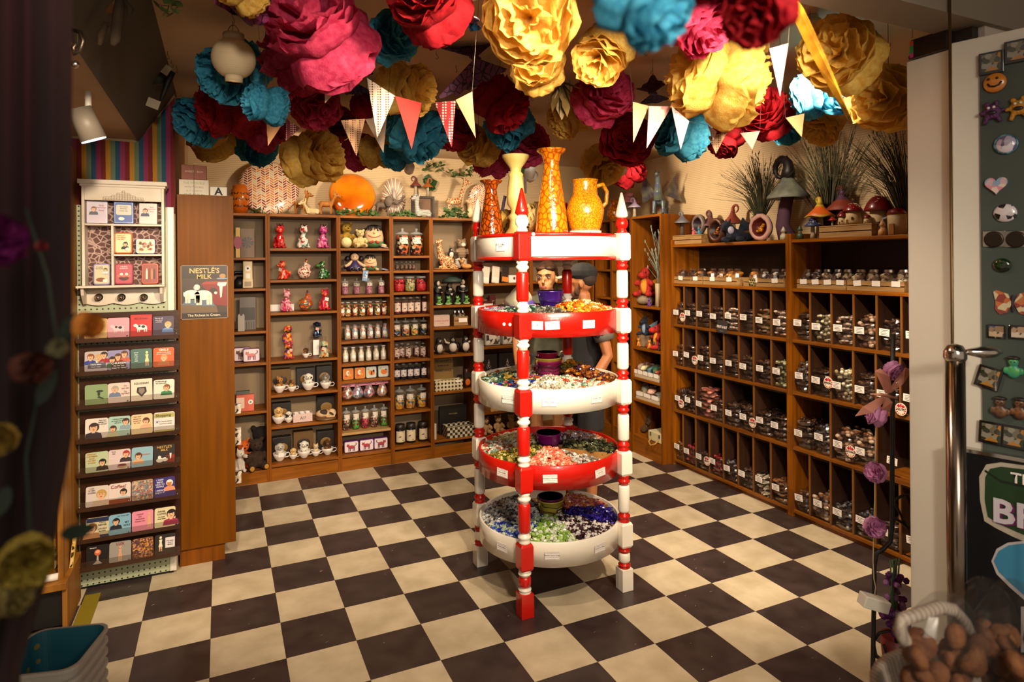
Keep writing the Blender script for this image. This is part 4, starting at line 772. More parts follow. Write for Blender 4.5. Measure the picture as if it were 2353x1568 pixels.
def sit_pet(name,lb,cat,loc,h,m_,ear='round',rz=0.,group=None,crwn=False,snout=.5,tail=True,tagc=None,collar=None,eye=True,slim=1.):
    """a seated animal figure facing -y, h tall"""
    t = thing(name,lb,cat,loc,rz,group); s = h
    sh = [('e',(0,.05 * s,.26 * s),(.20 * s * slim,.22 * s * slim,.27 * s)),('e',(0,-.04 * s,.38 * s),(.15 * s * slim,.15 * s,.22 * s)),('e',(0,-.08 * s,.73 * s),(.17 * s,.17 * s,.165 * s)),
          ('e',(0,-.08 * s - snout * .22 * s,.68 * s),(.09 * s,.10 * s * (snout + .3),.075 * s)),('e',(-.15 * s * slim,.03 * s,.12 * s),(.09 * s,.16 * s,.12 * s)),('e',(.15 * s * slim,.03 * s,.12 * s),(.09 * s,.16 * s,.12 * s))]
    for sx in (-1,1):
        sh += [('t',[(sx * .09 * s,-.11 * s,.40 * s),(sx * .085 * s,-.15 * s,.2 * s),(sx * .085 * s,-.17 * s,.045 * s)],[.062 * s,.055 * s,.05 * s]),('e',(sx * .085 * s,-.2 * s,.04 * s),(.055 * s,.08 * s,.042 * s)),('e',(sx * .19 * s * slim,-.10 * s,.04 * s),(.055 * s,.09 * s,.042 * s))]
        if ear == 'point': sh.append(('t',[(sx * .10 * s,-.06 * s,.84 * s),(sx * .13 * s,-.06 * s,.99 * s)],[.06 * s,.012 * s]))
        elif ear == 'round': sh.append(('e',(sx * .12 * s,-.06 * s,.87 * s),(.065 * s,.03 * s,.07 * s)))
        elif ear == 'flop': sh.append(('e',(sx * .18 * s,-.05 * s,.70 * s),(.045 * s,.075 * s,.14 * s)))
        elif ear == 'frog': sh.append(('e',(sx * .085 * s,-.14 * s,.87 * s),(.06 * s,.06 * s,.06 * s)))
    if tail: sh.append(('t',[(0,.2 * s,.1 * s),(.12 * s,.28 * s,.15 * s),(.2 * s,.26 * s,.3 * s),(.21 * s,.24 * s,.42 * s)],[.05 * s,.045 * s,.04 * s,.03 * s]))
    put('body',remesh(sh,'body',m_,h / 38),t)
    yf = -.08 * s - .155 * s
    if eye and ear != 'frog': eyes(t,[(sx * .07 * s,yf + .012 * s,.765 * s) for sx in (-1,1)],.02 * s)
    if ear == 'frog': eyes(t,[(sx * .085 * s,-.19 * s,.885 * s) for sx in (-1,1)],.022 * s)
    if eye: MB().ell((0,-.08 * s - snout * .22 * s - .10 * s * (snout + .3),.70 * s),(.03 * s,.02 * s,.022 * s),8).obj('nose',pm('1c0f0c'),t)
    if crwn: crown(t,.86 * s,.10 * s,-.06 * s)
    if collar: MB().lathe([(.125 * s,-.02 * s),(.15 * s,-.022 * s),(.15 * s,.022 * s),(.125 * s,.02 * s)],20,0,(0,-.06 * s,.575 * s),True,(0,-.25,1)).obj('collar',pm(collar),t)
    if tagc: MB().bx((.03 * s,-.235 * s,.48 * s),(.17 * s,.006,.15 * s),0,(0,.3,.1)).obj('price_tag',pm(tagc),t)
    return t
Y1 = .11
def at(px,z,Y=Y1): return V((bx_(px,Y),Y,z + .004))
# --- puppy bay
fr_r = pal('glaze_red',['b0141c','d02a30','8a0c14','e06040','c01820'],55,**glaze); fr_w = pal('glaze_white',['e8e0d4','e4dccc','b02a2c','ece4d8','e8e0d4','3a7a6c','e0d8c8'],60,**glaze); fr_p = pal('glaze_pink',['d86a9c','b83a78','e8a0bc','6a2a68','d04a80'],60,**glaze)
for px,m_,lb in ((643,fr_r,'red crowned frog bank, first on the top puppy-bay shelf'),(698,fr_w,'white crowned frog bank with small hearts'),(743,fr_p,'pink and purple crowned frog bank')):
    sit_pet('frog_bank',lb,'money bank',at(px,1.863),.205,m_,'frog',.25,'crowned frog banks',True,.35,False,None,None,True,1.05)
def hen(name,lb,loc,h,m_,rz=.3,tagc=None,head=None):
    t = thing(name,lb,'money bank',loc,rz,'hen banks'); s = h
    put('body',remesh([('e',(0,0,.33 * s),(.36 * s,.34 * s,.33 * s)),('t',[(-.0 * s,-.06 * s,.5 * s),(-.0 * s,-.12 * s,.74 * s),(-.0 * s,-.14 * s,.88 * s)],[.17 * s,.085 * s,.075 * s]),('e',(0,-.15 * s,.88 * s),(.085 * s,.1 * s,.085 * s)),('t',[(0,.25 * s,.42 * s),(0,.44 * s,.52 * s)],[.08 * s,.03 * s])],'body',m_,h / 36),t)
    MB().cyl((0,-.23 * s,.87 * s),(0,-.33 * s,.85 * s),.035 * s,.004 * s,8).obj('beak',pm('d88a28'),t); MB().ell((0,-.13 * s,.985 * s),(.02 * s,.07 * s,.045 * s),8).obj('comb',pm('8a2418'),t)
    eyes(t,[(sx * .07 * s,-.2 * s,.9 * s) for sx in (-1,1)],.017 * s)
    if tagc: MB().bx((.1 * s,-.2 * s,.62 * s),(.22 * s,.006,.22 * s),0,(0,.5,.2)).obj('price_tag',pm(tagc),t)
t = sit_pet('dragon_bank','red dragon bank with an open tag, beside the dotted hen','money bank',at(652,1.608),.165,pal('glaze_fire',['c8281c','e0602c','a81418','d88040','c83028'],60,**glaze),'round',-.9,None,False,1.0,True,'dcc8b8',None,True,1.15)
hen('hen_bank','white hen bank with red dots on the second puppy-bay shelf',at(700,1.608),.165,pal('glaze_dot',['e8dccb','a83020','e8dccb','e4d4c0','a82c20','e8dccb'],85,**glaze),.5,'e0b8b0')
sit_pet('dragon_bank','green spotted dragon bank next to the dotted hen','money bank',at(743,1.608),.16,pal('glaze_green',['1c5a24','0f3a16','3a8a38','b8c8a0','164a1e'],70,**glaze),'round',-1.0,None,False,1.1,True,None,None,True,1.1)
sit_pet('cat_bank','pink floral cat bank with a raised tail','money bank',at(657,1.345),.195,pal('glaze_rose',['d8708c','e8a8b0','c83a58','e0c0b0','b83868'],65,**glaze),'point',.5,None,False,.2,True,None,None,True,1.0)
hen('hen_bank','orange hen bank with confetti dots and a tag',at(702,1.345),.165,pal('glaze_confetti',['b04818','d8a030','a83c20','3a5a8a','c85020','4a7a50','b84418'],75,**glaze),.7,'c86058')
sit_pet('cat_bank','bright red cat bank wearing a white tag','money bank',at(745,1.345),.19,pal('glaze_scarlet',['c41c3c','d83048','b01434','d88038','c41c3c'],60,**glaze),'point',.2,None,False,.2,True,'e8dcd4',None,True,1.05)
bxm = MB().box(-.12,0,0,.10,.004,.055); tag(bxm.obj('price_strip',card,None,(bx_(650,.05),.19,1.346)),'white card strip lying behind the pink floral cat','card')
bodym = pal('glaze_harlequin',['b02038','d8802c','c83a58','4a4090','d8a038','a82a30','c8502c'],45,**glaze)
sit_pet('dog_bank','seated harlequin dog bank carrying a second dog on top','money bank',at(662,.955,.10),.15,bodym,'flop',.3,None,False,.5,True,'e0a8a0','1c1614',True,1.2)
sit_pet('dog_bank','upper red and orange dog bank of the stacked pair','money bank',at(660,.955 + .128,.12),.165,bodym,'flop',.5,None,False,.5,False,None,'1c1614',True,1.1)
t = thing('display_box','clear acrylic box under the dark blue dog bank','box',at(728,.955,.17)); MB().box(-.07,-.05,0,.07,.05,.001).box(-.07,-.05,.155,.07,.05,.158).box(-.07,-.05,0,-.068,.05,.158).box(.068,-.05,0,.07,.05,.158).obj('acrylic_shell',acrylic,t); MB().box(-.03,.02,.002,.02,.03,.13).obj('white_card',card,t)
sit_pet('dog_bank','dark blue dog bank standing on the acrylic box','money bank',at(728,.955 + .159,.17),.145,pal('glaze_night',['0e1224','141a34','24304a','3a5a8a','101428','5a7a68'],45,**glaze),'flop',-.2,None,False,.5,True,'d8988c',None,True,1.15)
sit_pet('dog_bank','pale green dog bank with orange flowers','money bank',at(744,.955,.05),.155,pal('glaze_mint',['a8b490','b4bc9c','d88030','98a884','c85028','a8b490'],40,**glaze),'flop',-.35,None,False,.5,True,'e0b0a0','1c1614',True,1.1)
# --- puppies in teacups
china = mat('china','e6dcd6',.18,coat=.5)
def cup_pup(lb,loc,h,fur,ear='flop',rz=0.,tilt=0.,tagc=None,lid=None):
    t = thing('teacup_puppy',lb,'figurine',loc,rz,'puppies in teacups'); s = h
    c = MB(); c.lathe([(.0,.0),(.16 * s,.0),(.17 * s,.03 * s),(.26 * s,.14 * s),(.34 * s,.30 * s),(.355 * s,.43 * s),(.335 * s,.43 * s),(.31 * s,.30 * s),(.2 * s,.12 * s),(0,.1 * s)],24); c.obj('cup',china,t)
    MB().tube([(.33 * s,0,.36 * s),(.46 * s,0,.39 * s),(.54 * s,0,.30 * s),(.50 * s,0,.19 * s),(.38 * s,0,.15 * s),(.26 * s,0,.15 * s)],.028 * s,8).obj('handle',china,t)
    sh = [('e',(0,.02 * s,.45 * s),(.24 * s,.22 * s,.2 * s)),('e',(0,-.04 * s,.76 * s),(.205 * s,.2 * s,.2 * s)),('e',(0,-.2 * s,.70 * s),(.1 * s,.13 * s,.085 * s)),('e',(-.12 * s,-.26 * s,.46 * s),(.07 * s,.1 * s,.055 * s)),('e',(.12 * s,-.26 * s,.46 * s),(.07 * s,.1 * s,.055 * s))]
    for sx in (-1,1): sh.append(('e',(sx * .21 * s,0,.72 * s),(.05 * s,.09 * s,.15 * s)) if ear == 'flop' else ('t',[(sx * .12 * s,0,.88 * s),(sx * .15 * s,0,1.03 * s)],[.075 * s,.012 * s]))
    put('puppy',remesh(sh,'puppy',fur,h / 34),t)
    eyes(t,[(sx * .085 * s,-.215 * s,.80 * s) for sx in (-1,1)],.026 * s); MB().ell((0,-.325 * s,.73 * s),(.04 * s,.028 * s,.03 * s),8).obj('nose',pm('140e0c'),t)
    if tagc: MB().bx((0,-.37 * s,.40 * s),(.28 * s,.006,.24 * s),0,(.1,.05,0)).obj('price_tag',card,t)
    return t
fy = pal('fur_yorkie',['b07830','8a5820','4a3018','c89850','a87030'],30,rough=.9); fd = pal('fur_dalmatian',['e0d8cc','e0d8cc','2a2420','dcd4c8','e0d8cc','e4dcd0'],48,rough=.8); fg = pal('fur_grey',['a8a098','8a847c','c0b8ac','6a645c'],30,rough=.9); fl_ = mat('fur_labrador','d8b478',.9,col2='c09a5c',ts=20,scale=(1,1,1)); fpug = pal('fur_pug',['d0b088','c8a478','3a2c24','d8bc98'],22,rough=.9); fbr = pal('fur_brown',['5a3818','3a2410','8a5c2c','4a2c14'],30,rough=.9); fgr = mat('fur_pale','c8c0b8',.9,col2='a8a098',ts=18,scale=(1,1,1)); fcat = mat('fur_cream','d8c4a4',.9,col2='c0a47c',ts=22,scale=(1,1,1))
for px,z,h,fur,ear,rz,tg,lb in ((641,.685,.135,fy,'point',.1,0,'yorkshire puppy in a white half-shell cup'),(669,.685,.10,fy,'point',.1,0,'tiny terrier in a small cup beside the yorkshire puppy'),(707,.685,.145,fd,'flop',-.1,0,'dalmatian puppy in a cup on the upper teacup shelf'),(747,.685,.13,fg,'flop',-.3,0,'shaggy grey puppy in a cup with handle'),
                                       (638,.433,.14,fl_,'flop',.1,0,'yellow labrador puppy in a cup with its dish'),(661,.433,.095,fd,'flop',.2,0,'little black and white puppy in a round cup'),(640,.128,.15,fgr,'flop',.1,1,'pale grey puppy cup carrying a blank tag'),(671,.128,.095,fl_,'flop',.1,0,'small cream puppy in a tiny handled cup'),(696,.128,.145,fd,'flop',0,0,'dalmatian puppy in a cup on the lowest shelf'),(723,.128,.105,fcat,'point',0,0,'small cream kitten in a cup'),(750,.128,.135,fbr,'flop',-.1,0,'brown and tan puppy in a handled cup'),(702,.955,.085,fbr,'flop',0,0,'tiny brown puppy in a white bowl below the blue dog bank')):
    cup_pup(lb,at(px,z,.09),h,fur,ear,rz,0,tg)
kraft = mat('kraft','6a4a1c',.6); darkb = mat('dark_box','1c1612',.45)
for i,(px,z,w_,h,m_,lb) in enumerate(((642,.685,.17,.17,kraft,'brown window box behind the yorkshire puppy'),(702,.685,.15,.165,darkb,'dark window box behind the upper dalmatian cup'),(744,.685,.13,.17,darkb,'dark box behind the shaggy grey puppy'),(645,.433,.15,.14,darkb,'dark box behind the labrador cup'),(748,.433,.15,.16,darkb,'black box behind the sleeping pug'),(645,.128,.15,.16,darkb,'dark box behind the tagged grey puppy'),(695,.128,.16,.19,kraft,'brown box behind the lower dalmatian cup'),(746,.128,.14,.17,darkb,'dark box behind the brown and tan puppy'))):
    q = at(px,z,.20); t = thing('figurine_box',lb,'box',q,group='boxes behind the teacup puppies'); MB().box(-w_ / 2,0,0,w_ / 2,.08,h).obj('carton',m_,t,bevel=.002)
    MB().ell((0,-.0005,h * .45),(w_ * .33,.002,h * .24),16).obj('printed_oval',pm('8a6428' if m_ is darkb else '2a1c10'),t)
t = thing('cup_crate','pinkish box full of small white cups with handwriting on its front','box',at(694,.433,.05)); MB().box(-.075,0,0,.075,.006,.066).box(-.075,.10,0,.075,.106,.066).box(-.075,.006,0,-.069,.10,.066).box(.069,.006,0,.075,.10,.066).box(-.069,.006,0,.069,.10,.004).obj('crate',mat('pink_card','d0b4b0',.6),t)
txt('A!?',.036,ink,t,(0,-.0015,.032))
cu = MB().lathe([(0,0),(.014,0),(.021,.03),(.019,.03),(.012,.004),(0,.004)],14).mesh('cup',china)
for k in range(6): o = put('white_cup',cu,None,at(694,.433 + .038,.05) + V((-.045 + .045 * (k % 3),.028 + .05 * (k // 3),0)),0); tag(o,'%s small white cup in the %s row of the pinkish box' % (ORD[k % 3],('front','back')[k // 3]),'cup','white cups in the pinkish box')
t = thing('pug_figurine','sleeping pug figure curled on a brown cushion','figurine',at(747,.433,.08)); put('body',remesh([('e',(-.02,0,.045),(.065,.045,.034)),('e',(.045,-.02,.05),(.036,.034,.034)),('e',(.065,-.035,.044),(.016,.016,.014)),('e',(.03,-.045,.025),(.04,.016,.012))],'body',fpug,.004),t); MB().lathe([(0,0),(.085,.0),(.09,.012),(.07,.022),(0,.022)],24).obj('cushion',pm('6a4a2c'),t); MB().ell((.08,-.045,.045),(.01,.008,.008),8).obj('nose',pm('140e0c'),t)

# --- narrow bay at the poster panel
def slab(name,lb,cat,px0,px1,y0,y1,Y,c,z=None,th=.02,group=None,lean=0.):
    A,B = ony(px0,y0,Y),ony(px1,y1,Y); z0 = B.z if z is None else z; t = thing(name,lb,cat,((A.x + B.x) / 2,Y,z0 + .001),group=group,rot=(lean,0,0)); w_,h = B.x - A.x,A.z - B.z
    MB().box(-w_ / 2,0,0,w_ / 2,th,h).obj('board',pm(c),t,bevel=.0015); t['w'] = w_; t['h'] = h; return t,w_,h
t,w_,h = slab('dart_picture','wooden panel with a dark dartboard on the top narrow shelf','picture',552,585,521,588,.12,'5c3a10',1.79)
for k in range(20): a = 2 * PI * k / 20; p = MB(); poly(p,[(0,0),(w_ * .44 * math.cos(a),w_ * .44 * math.sin(a)),(w_ * .44 * math.cos(a + .314),w_ * .44 * math.sin(a + .314))],-.001,0); o = p.obj('dart_sector',pm(('14100e','6a2a18','14100e','3a2c20')[k % 4]),t,(0,0,h * .52))
t,w_,h = slab('game_box','yellow striped game box half behind the poster panel','box',541,552,519,588,.06,'c8a048',1.79); p = MB(); disc(p,(0,h * .5),.03,.05,-.001,0); p.obj('printed_ring',pm('8a1c40'),t)
t = thing('wall_phone','cream vintage box telephone with a dial','telephone',at(570,1.545,.08)); cpm = mat('cream_plastic','c8ae82',.4)
MB().box(-.035,0,0,.035,.06,.215).obj('case',cpm,t,bevel=.004); p = MB(); disc(p,(0,.155),.022,.022,-.002,0); p.obj('dial',white,t); p = MB(); disc(p,(0,.155),.008,.008,-.004,0); p.obj('dial_hub',ink,t); MB().box(-.016,-.004,.075,.016,0,.115).obj('note_plate',white,t); MB().box(-.038,-.008,.0,.038,.06,.07).obj('base_box',cpm,t,bevel=.003); MB().box(-.025,-.010,.012,.025,-.008,.05).obj('coin_window',pm('8a7458'),t)
t = thing('desk_phone','black old telephone in the shade beside the cream one','telephone',at(552,1.545,.16)); MB().lathe([(0,0),(.05,0),(.045,.05),(.02,.09),(0,.09)],16).obj('body',blackm,t); MB().tube([(-.05,0,.11),(-.03,0,.125),(.03,0,.125),(.05,0,.11)],[.018,.012,.012,.018],8).obj('handset',blackm,t)
t,w_,h = slab('card_stand','black and grey picture stand of a chair, with a cat tag in front','picture',550,588,683,757,.14,'5a5048',1.206)
p = MB(); poly(p,[(-w_ * .45,h * .3),(w_ * .45,h * .3),(w_ * .45,h * .68),(-w_ * .45,h * .68)],-.001,0); p.obj('dark_print',pm('241a18'),t); p = MB(); [poly(p,[(q,.004),(q + .005,.004),(q + .005,h * .24),(q,h * .24)],-.001,0) for q in (-.05,-.03,-.012,.006,.024,.042)]; p.obj('chair_print',pm('241a18'),t)
t,w_,h = slab('cat_tag','small hanging card shaped like a grey cat','card',546,562,685,720,.05,'9a9088',1.206,.004); p = MB(); [poly(p,[(s * w_ * .3 - .01,h),(s * w_ * .3 + .01,h),(s * w_ * .3,h + .018)],0,0) for s in (-1,1)]; p.obj('ears',pm('9a9088'),t)
def cat_print(p,ms,s,c1,c2):
    def mi(hx):
        if pm(hx) not in ms: ms.append(pm(hx))
        return ms.index(pm(hx))
    disc(p,(0,0),.034 * s,.018 * s,-.0022,mi(c1)); disc(p,(-.034 * s,.016 * s),.015 * s,.013 * s,-.0026,mi(c1)); [poly(p,[(-.046 * s + k * .016 * s,.024 * s),(-.036 * s + k * .016 * s,.024 * s),(-.043 * s + k * .02 * s,.038 * s)],-.0026,mi(c1)) for k in (0,1)]
    [poly(p,[(q * s,-.04 * s),(q * s + .008 * s,-.04 * s),(q * s + .009 * s,-.005 * s),(q * s,-.005 * s)],-.0024,mi(c2)) for q in (-.03,-.016,.012,.024)]
    poly(p,[(.03 * s,.006 * s),(.05 * s,.02 * s),(.05 * s,.036 * s),(.034 * s,.042 * s),(.042 * s,.034 * s),(.042 * s,.022 * s),(.026 * s,.012 * s)],-.0024,mi(c2))
def cat_tin(lb,loc,w_,h,c1,c2,group,flip=1,rz=0.,rim='6a3a68'):
    t = thing('cat_tin',lb,'tin',loc,rz,group); b = MB(); b.X = Matrix.Translation((0,0,h / 2)) @ Matrix.Rotation(PI / 2,4,'X'); b.prism(rrect(w_,h,.012),-.05,0); b.obj('tin_body',mat('tin_' + rim,rim,.3,coat=.4),t,bevel=.003)
    b = MB(); b.X = Matrix.Translation((0,0,h / 2)) @ Matrix.Rotation(PI / 2,4,'X'); b.prism(rrect(w_ * .93,h * .9,.010),0,.0016); b.obj('tin_front',pm('e0d0d4'),t)
    ms = []; p = MB(); cat_print(p,ms,.9 * h / .1,c1,c2); o = p.obj('cat_picture',ms,t,(0,0,h * .48)); o.scale = (flip,1,1); return t
cat_tin('white and violet cat tin, front one on the narrow bay shelf',at(577,.954,.07),.125,.105,'c87878','7a3a68','cat tins in the narrow bay'); cat_tin('second cat tin half hidden behind the front violet one',at(556,.954,.14),.125,.11,'5a3028','5a3028','cat tins in the narrow bay')
t,w_,h = slab('radio','greenish grey retro radio leaning on the narrow bay shelf','radio',543,574,863,903,.10,'4a5650',.571,.05); MB().lathe([(0,0),(.014,0),(.014,.004),(0,.004)],16,0,(.03,-.001,h * .68),True,(0,-1,0)).obj('dial',blackm,t)
t,w_,h = slab('radio','coral red retro radio with a white dial','radio',543,584,909,943,.04,'c8604c',.571,.05); t.location.z = .572; p = MB(); disc(p,(w_ * .3,h * .55),.018,.018,-.002,0); p.obj('dial',card,t); p = MB(); disc(p,(w_ * .3,h * .55),.008,.008,-.004,0); p.obj('dial_hub',pm('8a6a5c'),t); p = MB(); poly(p,[(-w_ * .5,h * .2),(-w_ * .05,h * .2),(-w_ * .05,h * .85),(-w_ * .5,h * .85)],-.001,0); p.obj('speaker_panel',pm('e0c0b0'),t)
plush_b = mat('plush_brown','3a2414',.95,col2='241408',ts=40,scale=(1,1,1),bump=.6,bscale=120)
def bear(lb,loc,h,m_,rz=0.,paw=None,belly=None,ear=1.,name='plush_bear'):
    t = thing(name,lb,'plush toy',loc,rz); s = h
    sh = [('e',(0,0,.30 * s),(.24 * s,.2 * s,.28 * s)),('e',(0,-.03 * s,.73 * s),(.2 * s,.18 * s,.19 * s)),('e',(0,-.18 * s,.68 * s),(.1 * s,.1 * s,.08 * s))]
    for sx in (-1,1): sh += [('e',(sx * .17 * s,0,.89 * s),(.07 * s * ear,.04 * s,.07 * s * ear)),('t',[(sx * .2 * s,-.02 * s,.48 * s),(sx * .3 * s,-.12 * s,.34 * s),(sx * .27 * s,-.22 * s,.26 * s)],[.08 * s,.08 * s,.07 * s]),('t',[(sx * .14 * s,-.08 * s,.12 * s),(sx * .2 * s,-.3 * s,.1 * s)],[.12 * s,.1 * s]),('e',(sx * .21 * s,-.33 * s,.11 * s),(.1 * s,.05 * s,.11 * s))]
    put('body',remesh(sh,'body',m_,h / 36),t); eyes(t,[(sx * .075 * s,-.2 * s,.78 * s) for sx in (-1,1)],.022 * s); MB().ell((0,-.275 * s,.71 * s),(.035 * s,.025 * s,.028 * s),8).obj('nose',pm('140e0c'),t)
    for sx in (-1,1): MB().ell((sx * .21 * s,-.375 * s,.11 * s),(.07 * s,.012 * s,.075 * s),12).obj('foot_pad',paw or m_,t)
    return t
bear('dark brown plush bear with golden paws sitting on the lowest narrow shelf',at(586,.10,.06),.26,plush_b,.2,mat('gold_plush','a87828',.9)); bear('very dark plush bear behind the one with golden paws',at(596,.10,.20),.33,mat('plush_black','140d0a',.95),.1)
bear('orange plush toy wedged against the poster panel',at(556,.10,.10),.25,mat('plush_orange','c8581c',.95,bump=.5,bscale=100),.2)
horse = sit_pet('plush_horse','white plush horse head peeking past the poster panel near the floor','plush toy',at(547,.10,-.20 + .22),.20,mat('plush_white','d8ccc0',.95),'point',.6,None,False,1.3)
cards_m = pal('cards',['d8ccc0','b8a894','2a221e','c8b8a8'],60)
for k,(y0,y1,lb) in enumerate(((930,950,'top'),(985,1022,'middle'),(1085,1110,'lowest'))):
    A,B = ony(541,y0,-1.0),ony(556,y1,-1.0); t = thing('photo_card',lb + ' white photo card sticking out past the poster panel edge','card',((A.x + .128) / 2,-1.0,B.z),group='cards on the side of the end cabinet'); MB().box(-.02,0,0,.035,.03,A.z - B.z).obj('card',cards_m,t)
# --- sweet jars and bottles
def sweets(n,cols,ts=90): return pal('sweets_' + n,cols,ts,rough=.3,coat=.3,bump=.5,bscale=110)
lidw = mat('lid_white','e2d4dc',.3); corkm = mat('lid_cap','2a2422',.4); clearlid = mat('lid_glass','d8dce0',.06,alpha=.30,spec=1.)
def jar(lb,loc,r,h,m_,lid='dome',fill=.8,label=None,group=None,name='sweet_jar',lab_m=None):
    t = thing(name,lb,'jar',loc,0,group)
    if lid in ('flat','bare'):                                     # milk bottle
        pr = [(r * .9,0),(r,.03 * h),(r,.52 * h),(r * .62,.74 * h),(r * .58,.93 * h),(r * .64,.95 * h)]
    elif lid == 'tall': pr = [(r * .92,0),(r,.03 * h),(r,.70 * h),(r * .55,.82 * h),(r * .5,.9 * h)]
    elif lid == 'round': pr = [(r * .8,0),(r,.12 * h),(r * 1.03,.45 * h),(r * .85,.78 * h),(r * .82,.86 * h)]
    else: pr = [(r * .94,0),(r,.03 * h),(r,.68 * h),(r * .86,.74 * h),(r * .88,.77 * h)]
    ft = fill * h
    ip = [(0,.008 * h)] + [(q * .95,max(z,.012 * h)) for q,z in pr if z < ft]
    ip += [(ip[-1][0] * (.97),ft),(0,ft + .015 * h)]
    MB().lathe(ip,16).obj('sweets',m_,t); MB().lathe(pr,18).obj('glass',glassm,t)
    top = pr[-1]
    if lid == 'flat': MB().lathe([(top[0] * 1.06,top[1] - .045 * h),(top[0] * 1.1,top[1] + .02 * h),(0,top[1] + .03 * h)],18).obj('lid',lidw,t)
    elif lid == 'dome': MB().lathe([(r * 1.02,top[1]),(r * 1.04,top[1] + .03 * h),(r * .6,top[1] + .08 * h),(r * .2,top[1] + .11 * h),(r * .14,top[1] + .14 * h),(r * .26,top[1] + .18 * h),(r * .2,top[1] + .225 * h),(0,top[1] + .235 * h)],18).obj('lid',clearlid,t)
    elif lid == 'tall': MB().lathe([(r * .55,top[1]),(r * .58,top[1] + .04 * h),(r * .3,top[1] + .1 * h),(0,top[1] + .1 * h)],14).obj('lid',clearlid,t)
    elif lid == 'round': MB().lathe([(r * .88,top[1]),(r * .9,top[1] + .12 * h),(0,top[1] + .13 * h)],18).obj('lid',clearlid,t)
    elif lid == 'black': MB().lathe([(r * .94,top[1] - .02),(r * .95,top[1] + .14 * h),(0,top[1] + .15 * h)],18).obj('lid',corkm,t)
    if label == 'round': q = MB(); q.lathe([(r * 1.012,.26 * h),(r * 1.012,.26 * h)],4); q = MB(); q.grid(lambda u,v: (lambda a,z: (r * 1.015 * math.sin(a),-r * 1.015 * math.cos(a),z))((v * .62 * math.cos(2 * PI * u)),.36 * h + v * .62 * r * math.sin(2 * PI * u)),16,2); q.obj('sticker',lab_m or card,t)
    elif label: z0,z1,aw = label; q = MB(); q.grid(lambda u,v: (r * 1.015 * math.sin((u - .5) * aw),-r * 1.015 * math.cos((u - .5) * aw),(z0 + (z1 - z0) * v) * h),10,1); q.obj('jar_label',lab_m or mat('jar_print','d8ccc0',.6,col2='2a2422',ts=70,scale=(1,1,1),lo=.58,hi=.62),t)
    return t
def row(lbf,pxs,z,r,h,mats_,lid,fill,label,group,name='sweet_jar',Y=Y1,lab_m=None,base='the puppy bay'):
    protos = {}
    for i,px in enumerate(pxs):
        m_ = mats_[i % len(mats_)]; lb = '%s, %s of %s counted from %s' % (lbf,ORD[i],NUM[len(pxs)],base); loc = at(px,z,Y if not hasattr(Y,'__len__') else Y[i % len(Y)])
        if m_.name in protos: dup(protos[m_.name],lb,loc,R.uniform(-.35,.35),group)
        else: protos[m_.name] = jar(lb,loc,r,h,m_,lid,fill,label,group,name,lab_m)
W = ORD
mx = [sweets('mix%d' % k,c) for k,c in enumerate((['d8582c','3a8a40','e0b83a','c82a2c','e8e0c8','5a2c18'],['e0a838','c83028','2a7a3c','f0e4c8','d86a28','4a1c14']))]
row('pink sweet jar with dome lid',(793,820,848,876),1.469,.030,.135,[sweets('mauve',['a85a70','b87088','8a4058','c08898'])],'dome',.55,(.52,.74,1.9),'pink sweet jars in the toy bay')
row('bottle of multicoloured beads, white lid',(786,799.5,816,832,850,867,883),1.281,.027,.125,mx,'flat',.82,'round','bead bottles with white lids')
st = [sweets('stripe%d' % k,c,60) for k,c in enumerate((['e8dcc8','c88a70','98b0b8','e0c890','d8a8a0'],['e0d4c4','88a8c0','c87068','e8d8a8','d0b8a8']))]
row('open bottle of pastel twisted candy',(798,815,833,850,867,884),1.081,.027,.142,st,'bare',.88,'round','bottles of pastel twisted candy')
row('bottle of white marshmallows, white lid',(793,810.5,829,846,863,880),.89,.026,.128,[sweets('marsh',['ece0c8','e0d0b4','f0e8d8','d8c4a0'],70)],'flat',.86,'round','marshmallow bottles')
row('red and green ball jar, glass lid',(794,815,837,858,880),.314,.034,.185,[sweets('balls%d' % k,c,80) for k,c in enumerate((['7a1418','1c6a24','c8a890','3a1410'],['2a7a30','8a1c1c','4a1c14','60a840'],['b0283c','8a1828','d05060','5a1418']))],'dome',.5,(.45,.72,1.5),'jars of red and green balls')
def sq_tin(lb,loc,w_,h,cols,group,rz=0.):
    t = thing('square_tin',lb,'tin',loc,rz,group); b = MB(); b.X = Matrix.Translation((0,0,h / 2)) @ Matrix.Rotation(PI / 2,4,'X'); b.prism(rrect(w_,h,.012),-.035,0); b.obj('tin_body',mat('tin_' + cols[0],cols[0],.3,coat=.4),t,bevel=.002)
    ms = [pm(cols[1])]; p = MB(); p.X = Matrix.Translation((0,0,h / 2)) @ Matrix.Rotation(PI / 2,4,'X'); p.prism(rrect(w_ * .86,h * .86,.009),0,.0012); p.X = None
    def mi(hx):
        if pm(hx) not in ms: ms.append(pm(hx))
        return ms.index(pm(hx))
    for k,(dx,dz,rx,rz_,c) in enumerate(cols[2]): disc(p,(dx * w_,h * (.5 + dz)),rx * w_,rz_ * h,-.002 - k * .0003,mi(c),14)
    p.obj('tin_picture',ms,t)
bee = [(-.05,.08,.15,.24,'e8d8c8'),(.16,-.1,.16,.1,'d88a28'),(-.2,-.18,.14,.1,'b04818'),(0,.1,.05,.08,'a02418')]
mona = [(.05,-.05,.3,.22,'c8681c'),(-.12,.02,.17,.2,'d88028'),(.0,-.06,.06,.2,'201410'),(.22,.12,.1,.12,'201410'),(-.3,.3,.1,.1,'8aa098')]
